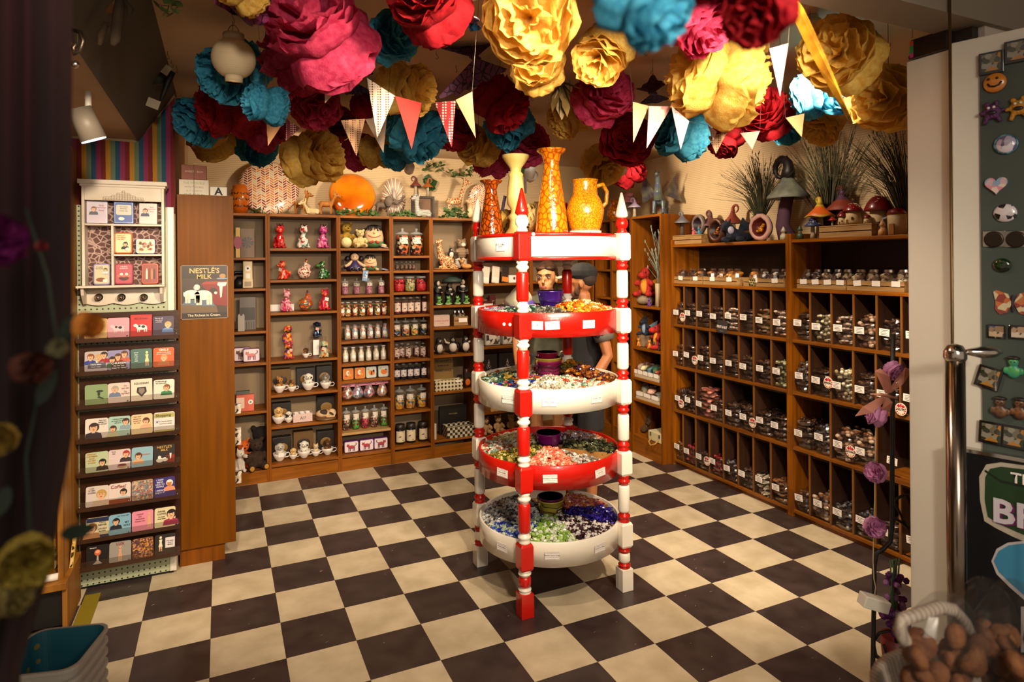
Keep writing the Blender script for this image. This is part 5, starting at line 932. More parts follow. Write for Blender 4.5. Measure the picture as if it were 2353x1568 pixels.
for px,c,lb in ((799,['c89048','c8702c',bee],'first orange square tin next to the puppy bay'),(826,['c89048','c8702c',bee],'second orange square tin, beside a butterfly tin'),(852,['c8c8bc','b8c0bc',mona],'pale butterfly tin beside the orange tins'),(880,['c8c8bc','b8c0bc',mona[::-1]],'pale butterfly tin at the end of the square tins')):
    sq_tin(lb,at(px,.749,.05),.088,.094,c,'square tins in a row')
for px,f,lb in ((805,1,'first cat tin on the bottom shelf of the toy bay'),(840,1,'middle cat tin on the bottom shelf of the toy bay'),(873,-1,'end cat tin on the bottom shelf with its cat turned over')): cat_tin(lb,at(px,.126,.06),.12,.095,'a83c48','5a2848','cat tins on the bottom shelf',f,0,'6a2c78')
ribbon = mat('pink_ribbon','d88a9c',.6)
def candy_bag(lb,loc,h,m_,rz):
    t = thing('candy_bag',lb,'bag',loc,rz,'tied candy bags with pink bows'); s = h
    me = remesh([('e',(0,0,.26 * s),(.27 * s,.2 * s,.27 * s)),('e',(0,0,.5 * s),(.17 * s,.13 * s,.14 * s))],'sweets',m_,h / 26); put('sweets',me,t)
    MB().lathe([(.28 * s,.0),(.30 * s,.2 * s),(.2 * s,.52 * s),(.055 * s,.66 * s),(.06 * s,.7 * s),(.16 * s,.95 * s),(.2 * s,1.02 * s)],16).obj('film_bag',film,t)
    b = MB()
    for sx in (-1,1): b.grid(lambda u,v: (sx * (.05 + .2 * math.sin(PI * u) ** .7 * (1 if v < .5 else 1)) * s * (u if u < .5 else 1 - u) * 3.2,-.07 * s - .03 * s * math.sin(PI * u),(.66 + (.16 if u < .5 else -.02) * (1 - abs(2 * u - 1)) * .8 + (v - .5) * .09) * s),8,1); b.grid(lambda u,v: (sx * (.02 + .14 * u) * s + (v - .5) * .05 * s,-.08 * s - .02 * s * u,(.66 - .26 * u) * s),4,1)
    b.ell((0,-.08 * s,.665 * s),.035 * s,8); b.obj('bow',ribbon,t)
for i,px in enumerate((796,820,846,876)): candy_bag('candy bag with a pink bow, %s of four from the puppy bay' % ORD[i],at(px,.572,.09),.185,sweets('bag%d' % i,[['e0c8b0','d88048','c85a70','f0e4d8','8a4a30'],['3a90b0','c86a98','e8e0d8','5ab0c8','e0a8b8'],['c84858','d8a8b0','5a9ac8','e8dcd4','a85868'],['e0c0a0','d89a60','b8a8c8','f0e0d0','c07858']][i],70),(-.2,.1,-.1,.3)[i])
# soft toys of the toy bay
yel = mat('plush_yellow','b08a2c',.95,col2='8a6a1c',ts=30,scale=(1,1,1),bump=.5,bscale=90); crm = mat('plush_cream','d8c490',.95,col2='c0a870',ts=40,scale=(1,1,1),bump=.5,bscale=110)
t = bear('big yellow plush bear with writing on its chest',at(797,1.865,.16),.24,yel,.1,None); txt('Big Ted',.032,ink,t,(0,-.052,.085))
bear('small cream teddy in a pale shirt in front of the egg toy',at(829,1.865,.07),.17,crm,-.2,mat('foot_brown','6a4a2c',.9)); t = tag(MB().ell((0,0,.045),.045,16).obj('plush_ball',mat('ball_cream','e0cf98',.95,bump=.5,bscale=60)),'round cream plush ball beside the small teddy','plush toy'); t.location = at(797,1.865,.04)
skin_p = mat('plush_skin','d8b48c',.9)
def egg_toy(lb,loc,h,rz=0.):
    t = thing('egg_toy',lb,'plush toy',loc,rz); s = h
    MB().lathe([(0,.02 * s),(.28 * s,.06 * s),(.40 * s,.25 * s),(.42 * s,.45 * s),(.36 * s,.72 * s),(.2 * s,.93 * s),(0,s)],22).obj('head',skin_p,t); MB().lathe([(.3 * s,.03 * s),(.41 * s,.16 * s),(.425 * s,.28 * s),(.33 * s,.04 * s)],22).obj('green_belt',mat('plush_green','4a7a4a',.9),t)
    eyes(t,[(sx * .15 * s,-.35 * s,.755 * s) for sx in (-1,1)],.038 * s); MB().ell((0,-.40 * s,.65 * s),(.055 * s,.06 * s,.05 * s),10).obj('nose',skin_p,t)
    MB().tube([(.28 * s * math.sin(a),-math.sqrt(.424 ** 2 - (.28 * math.sin(a)) ** 2) * s,(.56 - .11 * math.cos(a * 1.3)) * s) for a in [-1.15 + .23 * i for i in range(11)]],.016 * s,6).obj('mouth',pm('a82a24'),t)
    hr = MB(); r_ = random.Random(5)
    for k in range(26): a = r_.uniform(-1.2,1.4); hr.tube([(.1 * s * math.sin(a),-.1 * s * math.cos(a),.97 * s),(.26 * s * math.sin(a),-.28 * s * math.cos(a),.93 * s),(.36 * s * math.sin(a),-.37 * s * math.cos(a),(.78 + r_.uniform(-.06,.06)) * s)],[.035 * s,.03 * s,.008 * s],5)
    hr.obj('hair',pm('140f14'),t); b = MB()
    for sx in (-1,1): b.ell((sx * .12 * s,-.43 * s,.25 * s),(.11 * s,.03 * s,.055 * s),8,0,(0,sx * .4,0))
    b.obj('red_bow',pm('a01c1c'),t)
    for sx in (-1,1): MB().tube([(sx * .3 * s,-.2 * s,.12 * s),(sx * .45 * s,-.45 * s,.08 * s)],[.09 * s,.075 * s],8).obj('leg',skin_p,t)
egg_toy('large egg-shaped plush man with black hair and wide grin',at(860,1.865,.14),.205,-.15); egg_toy('smaller egg-shaped plush man sitting beside the rag doll',at(851,1.669,.09),.14,-.15)
t = thing('rag_doll','rag doll in a dark purple dress with black bunches','doll',at(815,1.669,.09)); MB().lathe([(.07,0),(.065,.03),(.03,.085),(.02,.09),(0,.09)],16).obj('dress',pm('2c1c50'),t); MB().ell((0,-.01,.118),(.036,.032,.034),14).obj('head',skin_p,t); MB().ell((0,.006,.128),(.041,.036,.035),12).obj('hair',pm('180f14'),t); eyes(t,[(s * .013,-.041,.12) for s in (-1,1)],.004)
for s in (-1,1): MB().ell((s * .058,.0,.105),(.022,.02,.026),10).obj('hair_bunch',pm('180f14'),t); MB().tube([(s * .02,-.01,.08),(s * .06,-.03,.05),(s * .085,-.04,.04)],[.014,.013,.011],8).obj('arm',skin_p,t); MB().tube([(s * .025,-.03,.02),(s * .03,-.09,.012)],[.018,.017],8).obj('leg',pm('d8d0dc'),t); MB().ell((s * .03,-.10,.016),(.02,.018,.016),8).obj('shoe',pm('14100f'),t)
t = thing('swing_tag','light blue card tag hanging below the toy shelf edge','tag',at(841,1.669,-.006)); t.rotation_euler = (0,.12,0); MB().box(-.022,-.003,-.085,.022,-.001,.004).obj('card',pm('7a9ac8'),t); MB().box(-.016,-.0042,-.06,.016,-.003,-.01).obj('tag_picture',pal('tagpic',['e0d8a8','c8a070','d8dce8','6a90c0'],60),t)
for px,lb in ((884,'loose leaflet lying on the doll shelf'),(884,'glossy leaflet leaning behind the egg-shaped man')): o = tag(MB().bx((0,0,.012),(.07,.05,.0015),0,(.35,.1,.4)).obj('leaflet',pal('leafpic',['c8c0d0','5a6080','d8d0c8'],50)),lb,'leaflet'); o.location = at(px,1.669 if 'doll' in lb else 1.865,.05)

# --- jar bay
row('big lidded jar of liquorice mix',(926,958),1.801,.058,.245,[sweets('licorice',['2a1a14','d88a38','e0d0b0','3a1c18','c8582c','1c1210'],45)],'dome',.72,(.42,.66,1.4),'big liquorice jars',base='the toy bay',Y=.14)
row('tiny dark jar',(913,924,934,943,951),1.671,.017,.075,[sweets('tiny',['3a2418','5a3c2c','1c120e'],80)],'tall',.6,(.2,.6,1.8),'tiny dark jars',base='the toy bay',lab_m=mat('tiny_print','8a6c58',.6,col2='3a241c',ts=60,scale=(1,1,1)))
def ball_jar(lb,loc,cols,group,rz=0.):
    t = jar(lb,loc,.048,.135,mat('hidden_core','5a1c14',.5) if False else sweets('core' + cols[0],cols),'round',.5,None,group); r_ = random.Random(lb)
    s = MB()
    for k in range(46): a = r_.uniform(0,6.3); z = .014 + .009 * (k // 4) * .95; s.ell((.034 * math.cos(a),.034 * math.sin(a),min(z,.1)),.0125,8,r_.randrange(len(cols)))
    s.obj('gum_ball',[mat('ball_' + c,c,.2,coat=.5) for c in cols],t); return t
for px,c,lb in ((917,['b81c24','c82c30'],'round jar of red gum balls next to the toy bay'),(942,['8a9a58','c8b08a','7a5a3a','b0b878'],'round jar of green and tan gum balls'),(968,['b01c24','c43034'],'round jar of red gum balls at the far end')): ball_jar(lb,at(px,1.481),c,'round gum ball jars')
pk = mat('pink_label','d8c0b0',.6,col2='3a2030',ts=42,scale=(1,1,1),lo=.62,hi=.66)
row('tall bottle with pink and white label',(913,928,943.5,959,975),1.283,.029,.148,[sweets('plum',['6a2838','4a1c2c','8a3c40'])],'tall',.72,(.14,.66,2.4),'bottles with pink labels',base='the toy bay',lab_m=pk)
row('dome-lidded jar of orange and blue sweets',(911,931.5,952,973),1.088,.034,.155,[sweets('orblue%d' % k,c,60) for k,c in enumerate((['2a4a60','d8a050','1c2a38','e0d0b8'],['c8642c','e0a83c','2a4a68','d8d0b8'],['d88a30','3a7a50','e0c060','2c3c50'],['2a3c60','c8a040','1c2028','8a9aa8']))],'dome',.58,(.38,.64,1.5),'jars of orange and blue sweets',base='the toy bay')
row('small jar with a reddish label',(911,923,937,957,971),.89,.025,.13,[sweets('smallmix',['5a3030','c8a090','3a2028','d8c8b8','8a3c38'])],'tall',.74,(.16,.62,2.2),'small jars with reddish labels',base='the toy bay',lab_m=mat('red_print','c8b0a4',.6,col2='5a2a2c',ts=55,scale=(1,1,1),lo=.55,hi=.62),Y=(.09,.15))
row('dark-capped jar with white label',(911,926,941,956,972),.70,.027,.142,[sweets('darkmint',['2a2430','3c3448','1c181c'])],'tall',.72,(.2,.62,2.4),'dark jars with white labels',base='the toy bay',lab_m=mat('wht_print','d0c4c4',.6,col2='2a2230',ts=50,scale=(1,1,1),lo=.6,hi=.64))
row('large dome jar of yellow and teal sweets',(916,941,967),.441,.042,.20,[sweets('yelteal',['d89a30','2a4a50','e0b850','4a7078','c87828'],60)],'dome',.6,(.42,.66,1.4),'jars of yellow and teal sweets',base='the toy bay')
row('black jar with cream bear label',(917,942,969),.137,.043,.185,[mat('tar','14100e',.3)],'black',.8,(.10,.62,2.2),'black jars with cream labels',base='the toy bay',lab_m=mat('bear_print','d8c8a8',.6,col2='5a3c20',ts=30,scale=(1,1,1),lo=.62,hi=.68))

# --- bay with giraffe, nuns and penguins
gir = mat('giraffe_coat','ecd9b0',.6,col2='a85c20',tex='cells',ts=42,scale=(1,1,1),lo=.05,hi=.09); zeb = mat('zebra_coat','e4d8cc',.6,col2='1c1614',tex='wavez',ts=34,scale=(1,1,1),dist=2.2,lo=.52,hi=.58,const=True); fawn = mat('fawn_coat','c8823c',.7,col2='d89c58',ts=30,scale=(1,1,1)); eleph = mat('elephant_grey','6a5a4c',.7,col2='4a3e34',ts=20,scale=(1,1,1))
t = thing('giraffe_figure','sitting giraffe figure with folded legs on the bay shelf','figurine',at(1022,1.674,.12),.4)
put('body',remesh([('e',(.03,0,.07),(.085,.05,.055)),('t',[(-.03,0,.09),(-.055,0,.17),(-.065,0,.235)],[.042,.028,.021]),('e',(-.075,-.01,.25),(.032,.022,.022)),('e',(-.1,-.016,.243),(.02,.015,.013)),('t',[(-.06,0,.262),(-.06,0,.285)],[.007,.005]),('e',(-.05,.022,.262),(.016,.006,.008)),('e',(-.055,-.026,.262),(.016,.006,.008)),('t',[(-.03,-.03,.03),(-.1,-.04,.018),(-.02,-.06,.014)],[.02,.013,.012]),('t',[(.08,-.02,.04),(.1,-.07,.022),(0,-.08,.014)],[.03,.018,.013])],'body',gir,.0042),t); eyes(t,[(-.083,-.028,.255)],.0045); MB().bx((0,0,.005),(.2,.16,.01)).obj('base',fawn,t,bevel=.002)
t = thing('tiger_plush','striped tiger plush hugging the shelf wall above the zebra','plush toy',at(1062,1.674 + .10,.16)); put('body',remesh([('e',(0,0,.05),(.05,.04,.06)),('e',(0,-.01,.135),(.046,.04,.042)),('e',(-.03,0,.175),(.014,.01,.014)),('e',(.03,0,.175),(.014,.01,.014)),('t',[(.04,-.01,.08),(.065,-.03,.04)],[.02,.016]),('t',[(-.04,-.01,.08),(-.06,-.03,.05)],[.02,.016])],'body',mat('tiger_coat','b89878',.9,col2='2a1c14',tex='wavez',ts=30,scale=(1,1,1),dist=2,lo=.5,hi=.58),.0045),t); MB().ell((0,-.045,.125),(.022,.012,.018),10).obj('muzzle',pm('e0d4c4'),t); eyes(t,[(s * .018,-.042,.148) for s in (-1,1)],.004)
t = thing('plinth_box','small dark shelf box that carries the plush animals','box',at(1060,1.674,.17)); MB().box(-.075,-.03,0,.075,.05,.098).obj('carton',mat('plinth_box','4a3c30',.7),t,bevel=.002)
blk = mat('penguin_black','1c1816',.6); wht = mat('penguin_white','d8ccc0',.6)
def penguin(lb,loc,h,rz=0.,arm=(0,0),group=None):
    t = thing('penguin_figure',lb,'figurine',loc,rz,group); s = h
    put('body',remesh([('e',(0,0,.34 * s),(.27 * s,.24 * s,.35 * s)),('e',(0,-.02 * s,.80 * s),(.19 * s,.18 * s,.18 * s)),('t',[(0,0,.6 * s),(0,-.01 * s,.72 * s)],[.2 * s,.17 * s])],'body',blk,h / 30),t)
    MB().ell((0,-.055 * s,.34 * s),(.245 * s,.21 * s,.31 * s),16).obj('belly',wht,t); MB().ell((0,-.075 * s,.79 * s),(.135 * s,.135 * s,.12 * s),14).obj('face',wht,t)
    MB().cyl((0,-.19 * s,.79 * s),(0,-.29 * s,.76 * s),.04 * s,.005 * s,8).obj('beak',pm('2a2420'),t); eyes(t,[(x * .065 * s,-.195 * s,.83 * s) for x in (-1,1)],.02 * s)
    for i,sx in enumerate((-1,1)): a = arm[i]; MB().tube([(sx * .2 * s,0,.56 * s),(sx * (.32 + .1 * a) * s,-.03 * s,(.42 + .22 * a) * s),(sx * (.34 + .16 * a) * s,-.05 * s,(.24 + .62 * a) * s)],[.07 * s,.065 * s,.02 * s],8).obj('flipper',blk if not a else wht,t); MB().ell((sx * .12 * s,-.18 * s,.03 * s),(.1 * s,.13 * s,.035 * s),8).obj('foot',blk,t)
penguin('penguin plush beside the tiger plush',at(1037,1.674 + .10,.15),.10,.3)
t = thing('zebra_pair','pair of small zebra heads bending together below the tiger','figurine',at(1060,1.674 + .016,.08))
for s in (-1,1): put('zebra_neck',remesh([('t',[(s * .008,0,.0),(s * .036,0,.035),(s * .038,0,.065),(s * .012,-.01,.082)],[.016,.022,.02,.014])],'zebra_neck',zeb,.004),t)
t = thing('fawn_figure','lying fawn figure at the end of the giraffe shelf','figurine',at(1071,1.674,.05)); put('body',remesh([('e',(0.01,0,.024),(.05,.03,.024)),('t',[(-.03,0,.03),(-.038,-.01,.06)],[.017,.013]),('e',(-.04,-.014,.07),(.019,.018,.016)),('e',(-.05,-.03,.064),(.01,.01,.008)),('e',(-.018,-.005,.085),(.014,.005,.007)),('e',(-.06,-.002,.085),(.012,.005,.008))],'body',fawn,.0032),t); eyes(t,[(-.03,-.032,.074),(-.052,-.026,.074)],.0035)
nunb = mat('nun_black','141412',.55)
def nun(lb,loc,h,rz=0.,umb=False,cup_=False):
    t = thing('nun_figure',lb,'figurine',loc,rz,'nun figures'); s = h
    MB().lathe([(.22 * s,0),(.2 * s,.1 * s),(.15 * s,.4 * s),(.17 * s,.62 * s),(.1 * s,.74 * s),(0,.76 * s)],18).obj('robe',nunb,t); put('veil',remesh([('e',(0,.02 * s,.85 * s),(.115 * s,.11 * s,.14 * s)),('e',(0,.07 * s,.68 * s),(.14 * s,.07 * s,.16 * s))],'veil',nunb,h / 36),t)
    MB().ell((0,-.05 * s,.85 * s),(.085 * s,.075 * s,.10 * s),14).obj('wimple',wht,t); MB().ell((0,-.085 * s,.855 * s),(.06 * s,.05 * s,.075 * s),14).obj('face',pm('c89878'),t); MB().ell((0,-.13 * s,.845 * s),(.014 * s,.018 * s,.018 * s),8).obj('nose',pm('c08c6c'),t); eyes(t,[(x * .025 * s,-.128 * s,.87 * s) for x in (-1,1)],.008 * s)
    MB().ell((0,-.12 * s,.68 * s),(.10 * s,.05 * s,.06 * s),12).obj('collar',wht,t)
    for sx in (-1,1): MB().tube([(sx * .15 * s,0,.64 * s),(sx * .18 * s,-.1 * s,.5 * s),(sx * .05 * s,-.19 * s,.48 * s)],[.06 * s,.06 * s,.05 * s],8).obj('sleeve',nunb,t); MB().ell((sx * .03 * s,-.21 * s,.485 * s),(.03 * s,.03 * s,.025 * s),8).obj('hand',pm('c89878'),t)
    if umb: MB().cyl((.05 * s,-.2 * s,.3 * s),(.05 * s,-.2 * s,1.22 * s),.01 * s,n=6).lathe([(.48 * s,0),(.40 * s,.12 * s),(.2 * s,.22 * s),(0,.25 * s),(.2 * s,.2 * s),(.38 * s,.1 * s)],16,0,(.05 * s,-.2 * s,1.02 * s)).obj('umbrella',mat('umbrella_grey','2a3a34',.6),t)
    if cup_: MB().lathe([(0,0),(.04 * s,0),(.05 * s,.08 * s),(0,.08 * s)],12,0,(0,-.24 * s,.42 * s)).obj('cup',wht,t)
nun('tall nun figure beside the bay upright, seen from the side',at(1005,1.353,.12),.225,.7); nun('shorter nun figure holding a cup under the dark umbrella',at(1033,1.353,.10),.20,.1,True,True); nun('tall nun figure at the stand end of the nun shelf',at(1064,1.353,.12),.235,-.4)
frogm = mat('frog_green','4a8a3a',.35,col2='7ab058',ts=30,scale=(1,1,1))
for i,px in enumerate((1009,1030,1051,1072)):
    t = thing('frog_figure','%s tiny green frog figure in front of the nuns, counted from the jar bay' % ORD[i],'figurine',at(px,1.353,.045),R.uniform(-.3,.3),'tiny green frogs'); put('body',remesh([('e',(0,0,.03),(.016,.015,.022)),('e',(0,-.005,.06),(.018,.016,.013)),('e',(-.011,-.004,.073),(.007,.007,.007)),('e',(.011,-.004,.073),(.007,.007,.007)),('t',[(-.01,0,.015),(-.032,-.01,.008)],[.009,.006]),('t',[(.01,0,.015),(.032,-.01,.008)],[.009,.006]),('t',[(.012,-.008,.04),(.024,-.016,.052)],[.006,.004])],'body',frogm,.003,1),t); eyes(t,[(s * .011,-.011,.074) for s in (-1,1)],.003); MB().ell((0,0,.004),(.03,.02,.005),10).obj('base',wht,t)
b = MB(); t = thing('chocolate_tin','white chocolate tin with red lettering','tin',at(1015,1.157,.06)); b.X = Matrix.Translation((0,0,.052)) @ Matrix.Rotation(PI / 2,4,'X'); b.prism(rrect(.15,.105,.012),-.04,0); b.obj('tin_body',mat('tin_cream','d8bcb0',.35,coat=.3),t,bevel=.002); txt('CHOCOLATE',.021,pm('b8483c'),t,(0,-.0015,.05)); txt('ooooo',.009,pm('b87868'),t,(0,-.0015,.075)); txt('finest blend',.009,pm('b87868'),t,(0,-.0015,.03))
crate_w = mat('crate_wood','b08a58',.7,col2='8a6638',scale=(1,8,14),ts=3)
def crate(lb,loc,w_,d_,h,rz=0.,slats=2,group=None,m_=None,name='wooden_crate'):
    t = thing(name,lb,'crate',loc,rz,group); m_ = m_ or crate_w; th = .008
    for k in range(slats):
        z0 = h * k / slats + (.003 if k else 0); z1 = h * (k + 1) / slats - .003
        for y in (0,d_ - th): MB().box(0,y,z0,w_,y + th,z1).obj('slat_board',m_,t,bevel=.001)
    for x in (0,w_ - th): MB().box(x,th,0,x + th,d_ - th,h).obj('end_board',m_,t,bevel=.001)
    MB().box(th,th,0,w_ - th,d_ - th,.006).obj('bottom_board',m_,t); return t
def cello(lb,loc,w_,d_,h,m_,seed=0,group=None,rz=0.,name='candy_packet'):
    """an upright cellophane packet: sweets below, gathered film above"""
    t = thing(name,lb,'bag',loc,rz,group); r_ = random.Random(seed); s = MB()
    sh = [('e',(r_.uniform(-.25,.25) * w_,r_.uniform(-.2,.2) * d_,h * (.12 + .60 * k / 5)),(w_ * r_.uniform(.30,.42),d_ * .42,h * .15)) for k in range(6)]
    put('sweets',remesh(sh,'sweets',m_,h / 22,0),t)
    s.lathe([(.46,0),(.54,.3),(.52,.7),(.42,.9),(.36,1.04)],12); s.v = [(x * w_ * (1 + .08 * NZ.noise(V((x * 5,y * 5,z * 7 + seed)))),y * d_ * (1 if z < .8 else .5),z * h + .04 * h * NZ.noise(V((x * 6,y * 6,seed)))) for x,y,z in s.v]; s.sm = [False] * len(s.sm); s.f = s.f[:-1]
    s.obj('film',film,t); return t
t = crate('small wooden crate of clear packets beside the white chocolate tin',at(1043,1.157,.06),.135,.12,.085); MB().box(.045,-.003,.03,.125,-.001,.068).obj('price_card',card,t)
for k in range(3): cello('%s clear packet of nut brittle in the small crate' % ORD[k],at(1043,1.157,.06) + V((.03 + .038 * k,.06,.008)),.04,.08,.12,sweets('brittle',['c8b090','8a6848','d8c8b0']),k,'packets in the small crate')
penguin('penguin figure looking aside next to the bay upright',at(1007,.906,.10),.15,.5,(0,0),'penguin figures'); penguin('middle penguin figure with one raised flipper',at(1040,.906,.10),.155,-.3,(1,0),'penguin figures'); penguin('penguin figure by the stand lifting its flipper high',at(1068,.906,.10),.155,.2,(0,1),'penguin figures')
t,w_,h = slab('wooden_sign','wooden sign with black lettering about inheritance','sign',997,1043,826,894,.14,'8a6a34',.581,.012); t.rotation_euler = (-.08,0,0)
for s,sz,z in (('RED and HAPPY',.026,.88),('spending our kids',.017,.73),('INHERITANCE',.028,.57)): txt(s,sz,ink,t,(0,-.002,h * z),sx=.86,bold=.0006)
pat = mat('tile_pattern','2a2018',.6,col2='cfc0a0',tex='dots',ts=30,scale=(1,1,1),lo=.28,hi=.34,const=False)
def open_box(name,lb,px0,px1,z,h,Y,dp,m_,fillm=None):
    x0,x1 = bx_(px0,Y),bx_(px1,Y); w_ = x1 - x0; t = thing(name,lb,'box',(x0,Y,z + .001)); 
    MB().box(0,0,0,w_,.004,h).box(0,dp - .004,0,w_,dp,h).box(0,.004,0,.004,dp - .004,h).box(w_ - .004,.004,0,w_,dp - .004,h).box(.004,.004,0,w_ - .004,dp - .004,.004).obj('carton',m_,t)
    if fillm: MB().ell((w_ / 2,dp / 2,h * .7),(w_ * .42,dp * .4,h * .4),10).obj('paper_filling',fillm,t)
    return t,w_
t,w_ = open_box('patterned_box','black and cream tile-patterned box below the inheritance sign',998,1062,.581,.095,.03,.08,pat,mat('shred','8a8250',.8)); MB().box(w_ * .74,-.0015,.07,w_ * .94,-.0005,.085).obj('price_card',card,t)
t = thing('coffee_bag','dark brown foil bag with an orange print','bag',at(1071,.581,.10)); MB().lathe([(.5,0),(.5,.9),(.42,1),(0,1)],4).obj('foil_bag',mat('foil_brown','3a1c0c',.35),t,sc if False else None); t.children[0].scale = (.085,.06,.17); t.children[0].rotation_euler = (0,0,PI / 4); MB().ell((0,-.031,.05),(.026,.002,.03),12).obj('orange_print',pm('b85a18'),t); MB().box(-.03,-.0325,.095,.03,-.031,.14).obj('label_panel',pm('201410'),t)
t,w_,h = slab('chocolate_gift_box','black chocolate box lid with gold print leaning at the back','box',1010,1072,922,972,.16,'16110e',.154 + .02,.03); t.location.z = .155; t.children[0].scale.z = 1.12; txt('Swiss Delights',.014,pm('b8a070'),t,(.0,-.002,h * .8)); p = MB(); [poly(p,[(a,b),(a + .03,b + .006),(a + .026,b + .036),(a - .004,b + .03)],-.001,0) for a,b in ((-.07,.06),(.04,.07),(-.03,.05))]; p.obj('chocolate_print',pm('8a5c28'),t)
t,w_ = open_box('patterned_box','open patterned box with diamond lattice on the bottom shelf',1026,1088,.154,.10,-.0 + .005,.14,mat('diamond_pattern','241c16',.6,col2='c8bca0',tex='checker',ts=42,scale=(1,1,1),lo=.4,hi=.6,const=True),None)
t,w_,h = slab('white_card','narrow white card standing at the upright on the bottom shelf','card',995,1003,962,998,.03,'d0c4bc',.154,.004)

# --- chocolate bay behind the stand
x0 = UX[5]
for i,(px,lb) in enumerate(((1112,'white chocolate bar sleeve leaning nearest the post'),(1135,'second white chocolate bar sleeve on the leaning rack'),(1157,'dark chocolate sleeve with orange lower half'))):
    A = ony(px,622,.10); t = thing('chocolate_bar',lb,'chocolate bar',(A.x,.07,1.542),group='chocolate sleeves on the top rack',rot=(-.25,.18,0)); MB().box(-.038,0,0,.038,.012,.165).obj('sleeve',pm('d8c8b8' if i < 2 else '2a1a10'),t,bevel=.002); MB().box(-.032,-.001,.012,.032,-.0002,.06).obj('print_panel',pm('e8dcd0' if i < 2 else 'd88028'),t)
t = thing('price_block','small white price block beside the chocolate sleeves','sign',at(1180,1.54,.06)); MB().box(-.045,0,0,.04,.02,.07).obj('block',card,t); MB().ell((.01,-.001,.04),(.012,.001,.014),8).obj('print',pm('6a3a20'),t)
for i,(px,w_,h,c,z) in enumerate(((1122,.12,.12,'4a1414',1.25),(1140,.06,.17,'5a1818',1.25),(1168,.10,.10,'c8b8a8',1.25),(1190,.08,.10,'8a2424',1.25),(1118,.09,.10,'d0c4b8',1.25))):
    t = thing('chocolate_box','%s chocolate box on the second chocolate shelf counted from the jar side' % ORD[(0,2,3,4,1)[i]],'box',(bx_(px,.1),(.14,.18,.1,.12,.06)[i],z + .001),group='chocolate boxes on the second shelf'); MB().box(-w_ / 2,0,0,w_ / 2,.04,h).obj('carton',pm(c),t,bevel=.002); MB().box(-w_ * .3,-.001,h * .4,w_ * .3,-.0002,h * .7).obj('print_panel',pal('chocprint',['c8b090','2a1c18','d8c8b0'],40),t)
house = pal('house_print',['3a342c','d8ccc0','4a443c','b8ac9c'],30)
for i,px in enumerate((1132,1172)): t = thing('biscuit_tin','%s grey biscuit tin printed with a snowy town' % ORD[i],'tin',at(px,.954,.06),0,'grey biscuit tins'); MB().box(-.075,0,0,.075,.10,.115).obj('tin_body',mat('tin_snow','b8b4ac',.4),t,bevel=.008); MB().box(-.066,-.0012,.012,.066,-.0004,.10).obj('town_print',house,t)
for i,px in enumerate((1122,1165)):
    t = thing('advent_box','%s dark box with a white printed fir tree' % ORD[i],'box',at(px,.65,.07),0,'dark boxes with fir trees'); MB().box(-.085,0,0,.085,.05,.225).obj('carton',pm('1c1414'),t,bevel=.002); p = MB(); r_ = random.Random(i)
    for k in range(60): f = r_.random(); z = .04 + .13 * f; w_ = .045 * (1 - f); p.bx((r_.uniform(-w_,w_),-.0008,z),(.005,.001,.004))
    p.bx((0,-.0008,.03),(.006,.001,.04)); p.bx((0,-.0008,.018),(.15,.001,.012)); p.obj('tree_print',pm('c8b8b0'),t)
t,w_ = open_box('blue_basket','bright blue dotted basket hanging out below the white tray',1126,1186,.35,.11,-.02 + .03,.18,mat('basket_blue','2a7ab8',.5,col2='d8a868',tex='dots',ts=26,scale=(1,1,1),lo=.14,hi=.16,const=True))
for i,(px,c) in enumerate(((1113,'c8a070'),(1142,'d0a880'),(1172,'c89a70'))): bear('%s beige plush toy below the blue basket, counted from the stand post' % ORD[i],at(px,.13,.08),.17,mat('plush_beige','c8a070',.95,bump=.5,bscale=90),.2)
# ================================================================== bags in the bins
KIND = {'dark': ('dark chocolates',['2a160c','41240f','1c0e08','5c3a20'],.013,(1,1,.7)),'bar': ('chocolate bars',['3a2010','2a160c','4e2e16'],.02,(1.6,.5,.4)),'ball': ('chocolate balls',['3a2014','54301a','2a160e'],.012,(1,1,1)),'white': ('white chocolate balls',['d8ccA8','c8b88c','e2d8bc'],.013,(1,1,1)),'mint': ('pale green mints',['b8bc8c','c8c8a0','a0a870'],.012,(1.2,.8,.8)),'red': ('red sweets',['a8161c','c02a28','80101a'],.012,(1,1,1)),
        'pink': ('pink coconut ice',['d88878','c87060','e0a898'],.024,(1.3,.9,.45)),'nougat': ('pale nougat',['c8a894','b08a74','d8c0b0'],.016,(1.2,1,.6)),'cookie': ('brown biscuits',['8a5428','6a3c1a','a06a38'],.022,(1,1,.35)),'silver': ('silver wrapped chocolates',['8a8a90','2a2428','5a565c'],.012,(1,1,.8)),'tan': ('tan twists',['b08858','8a6238','c8a070'],.014,(.6,2,.6)),'straw': ('striped liquorice straws',['d8ccb8','1c1412','e0d4c0'],.008,(.6,5,.6)),'rock': ('coconut rocky road',['8a6048','a88468','6a442c','c0a48c'],.018,(1,1,.8))}
BAGP = {}
filmw = MB(); filmw.ell((0,0,.5),(.5,.5,.5),16)
def sgp(v,e): return math.copysign(abs(v) ** e,v)
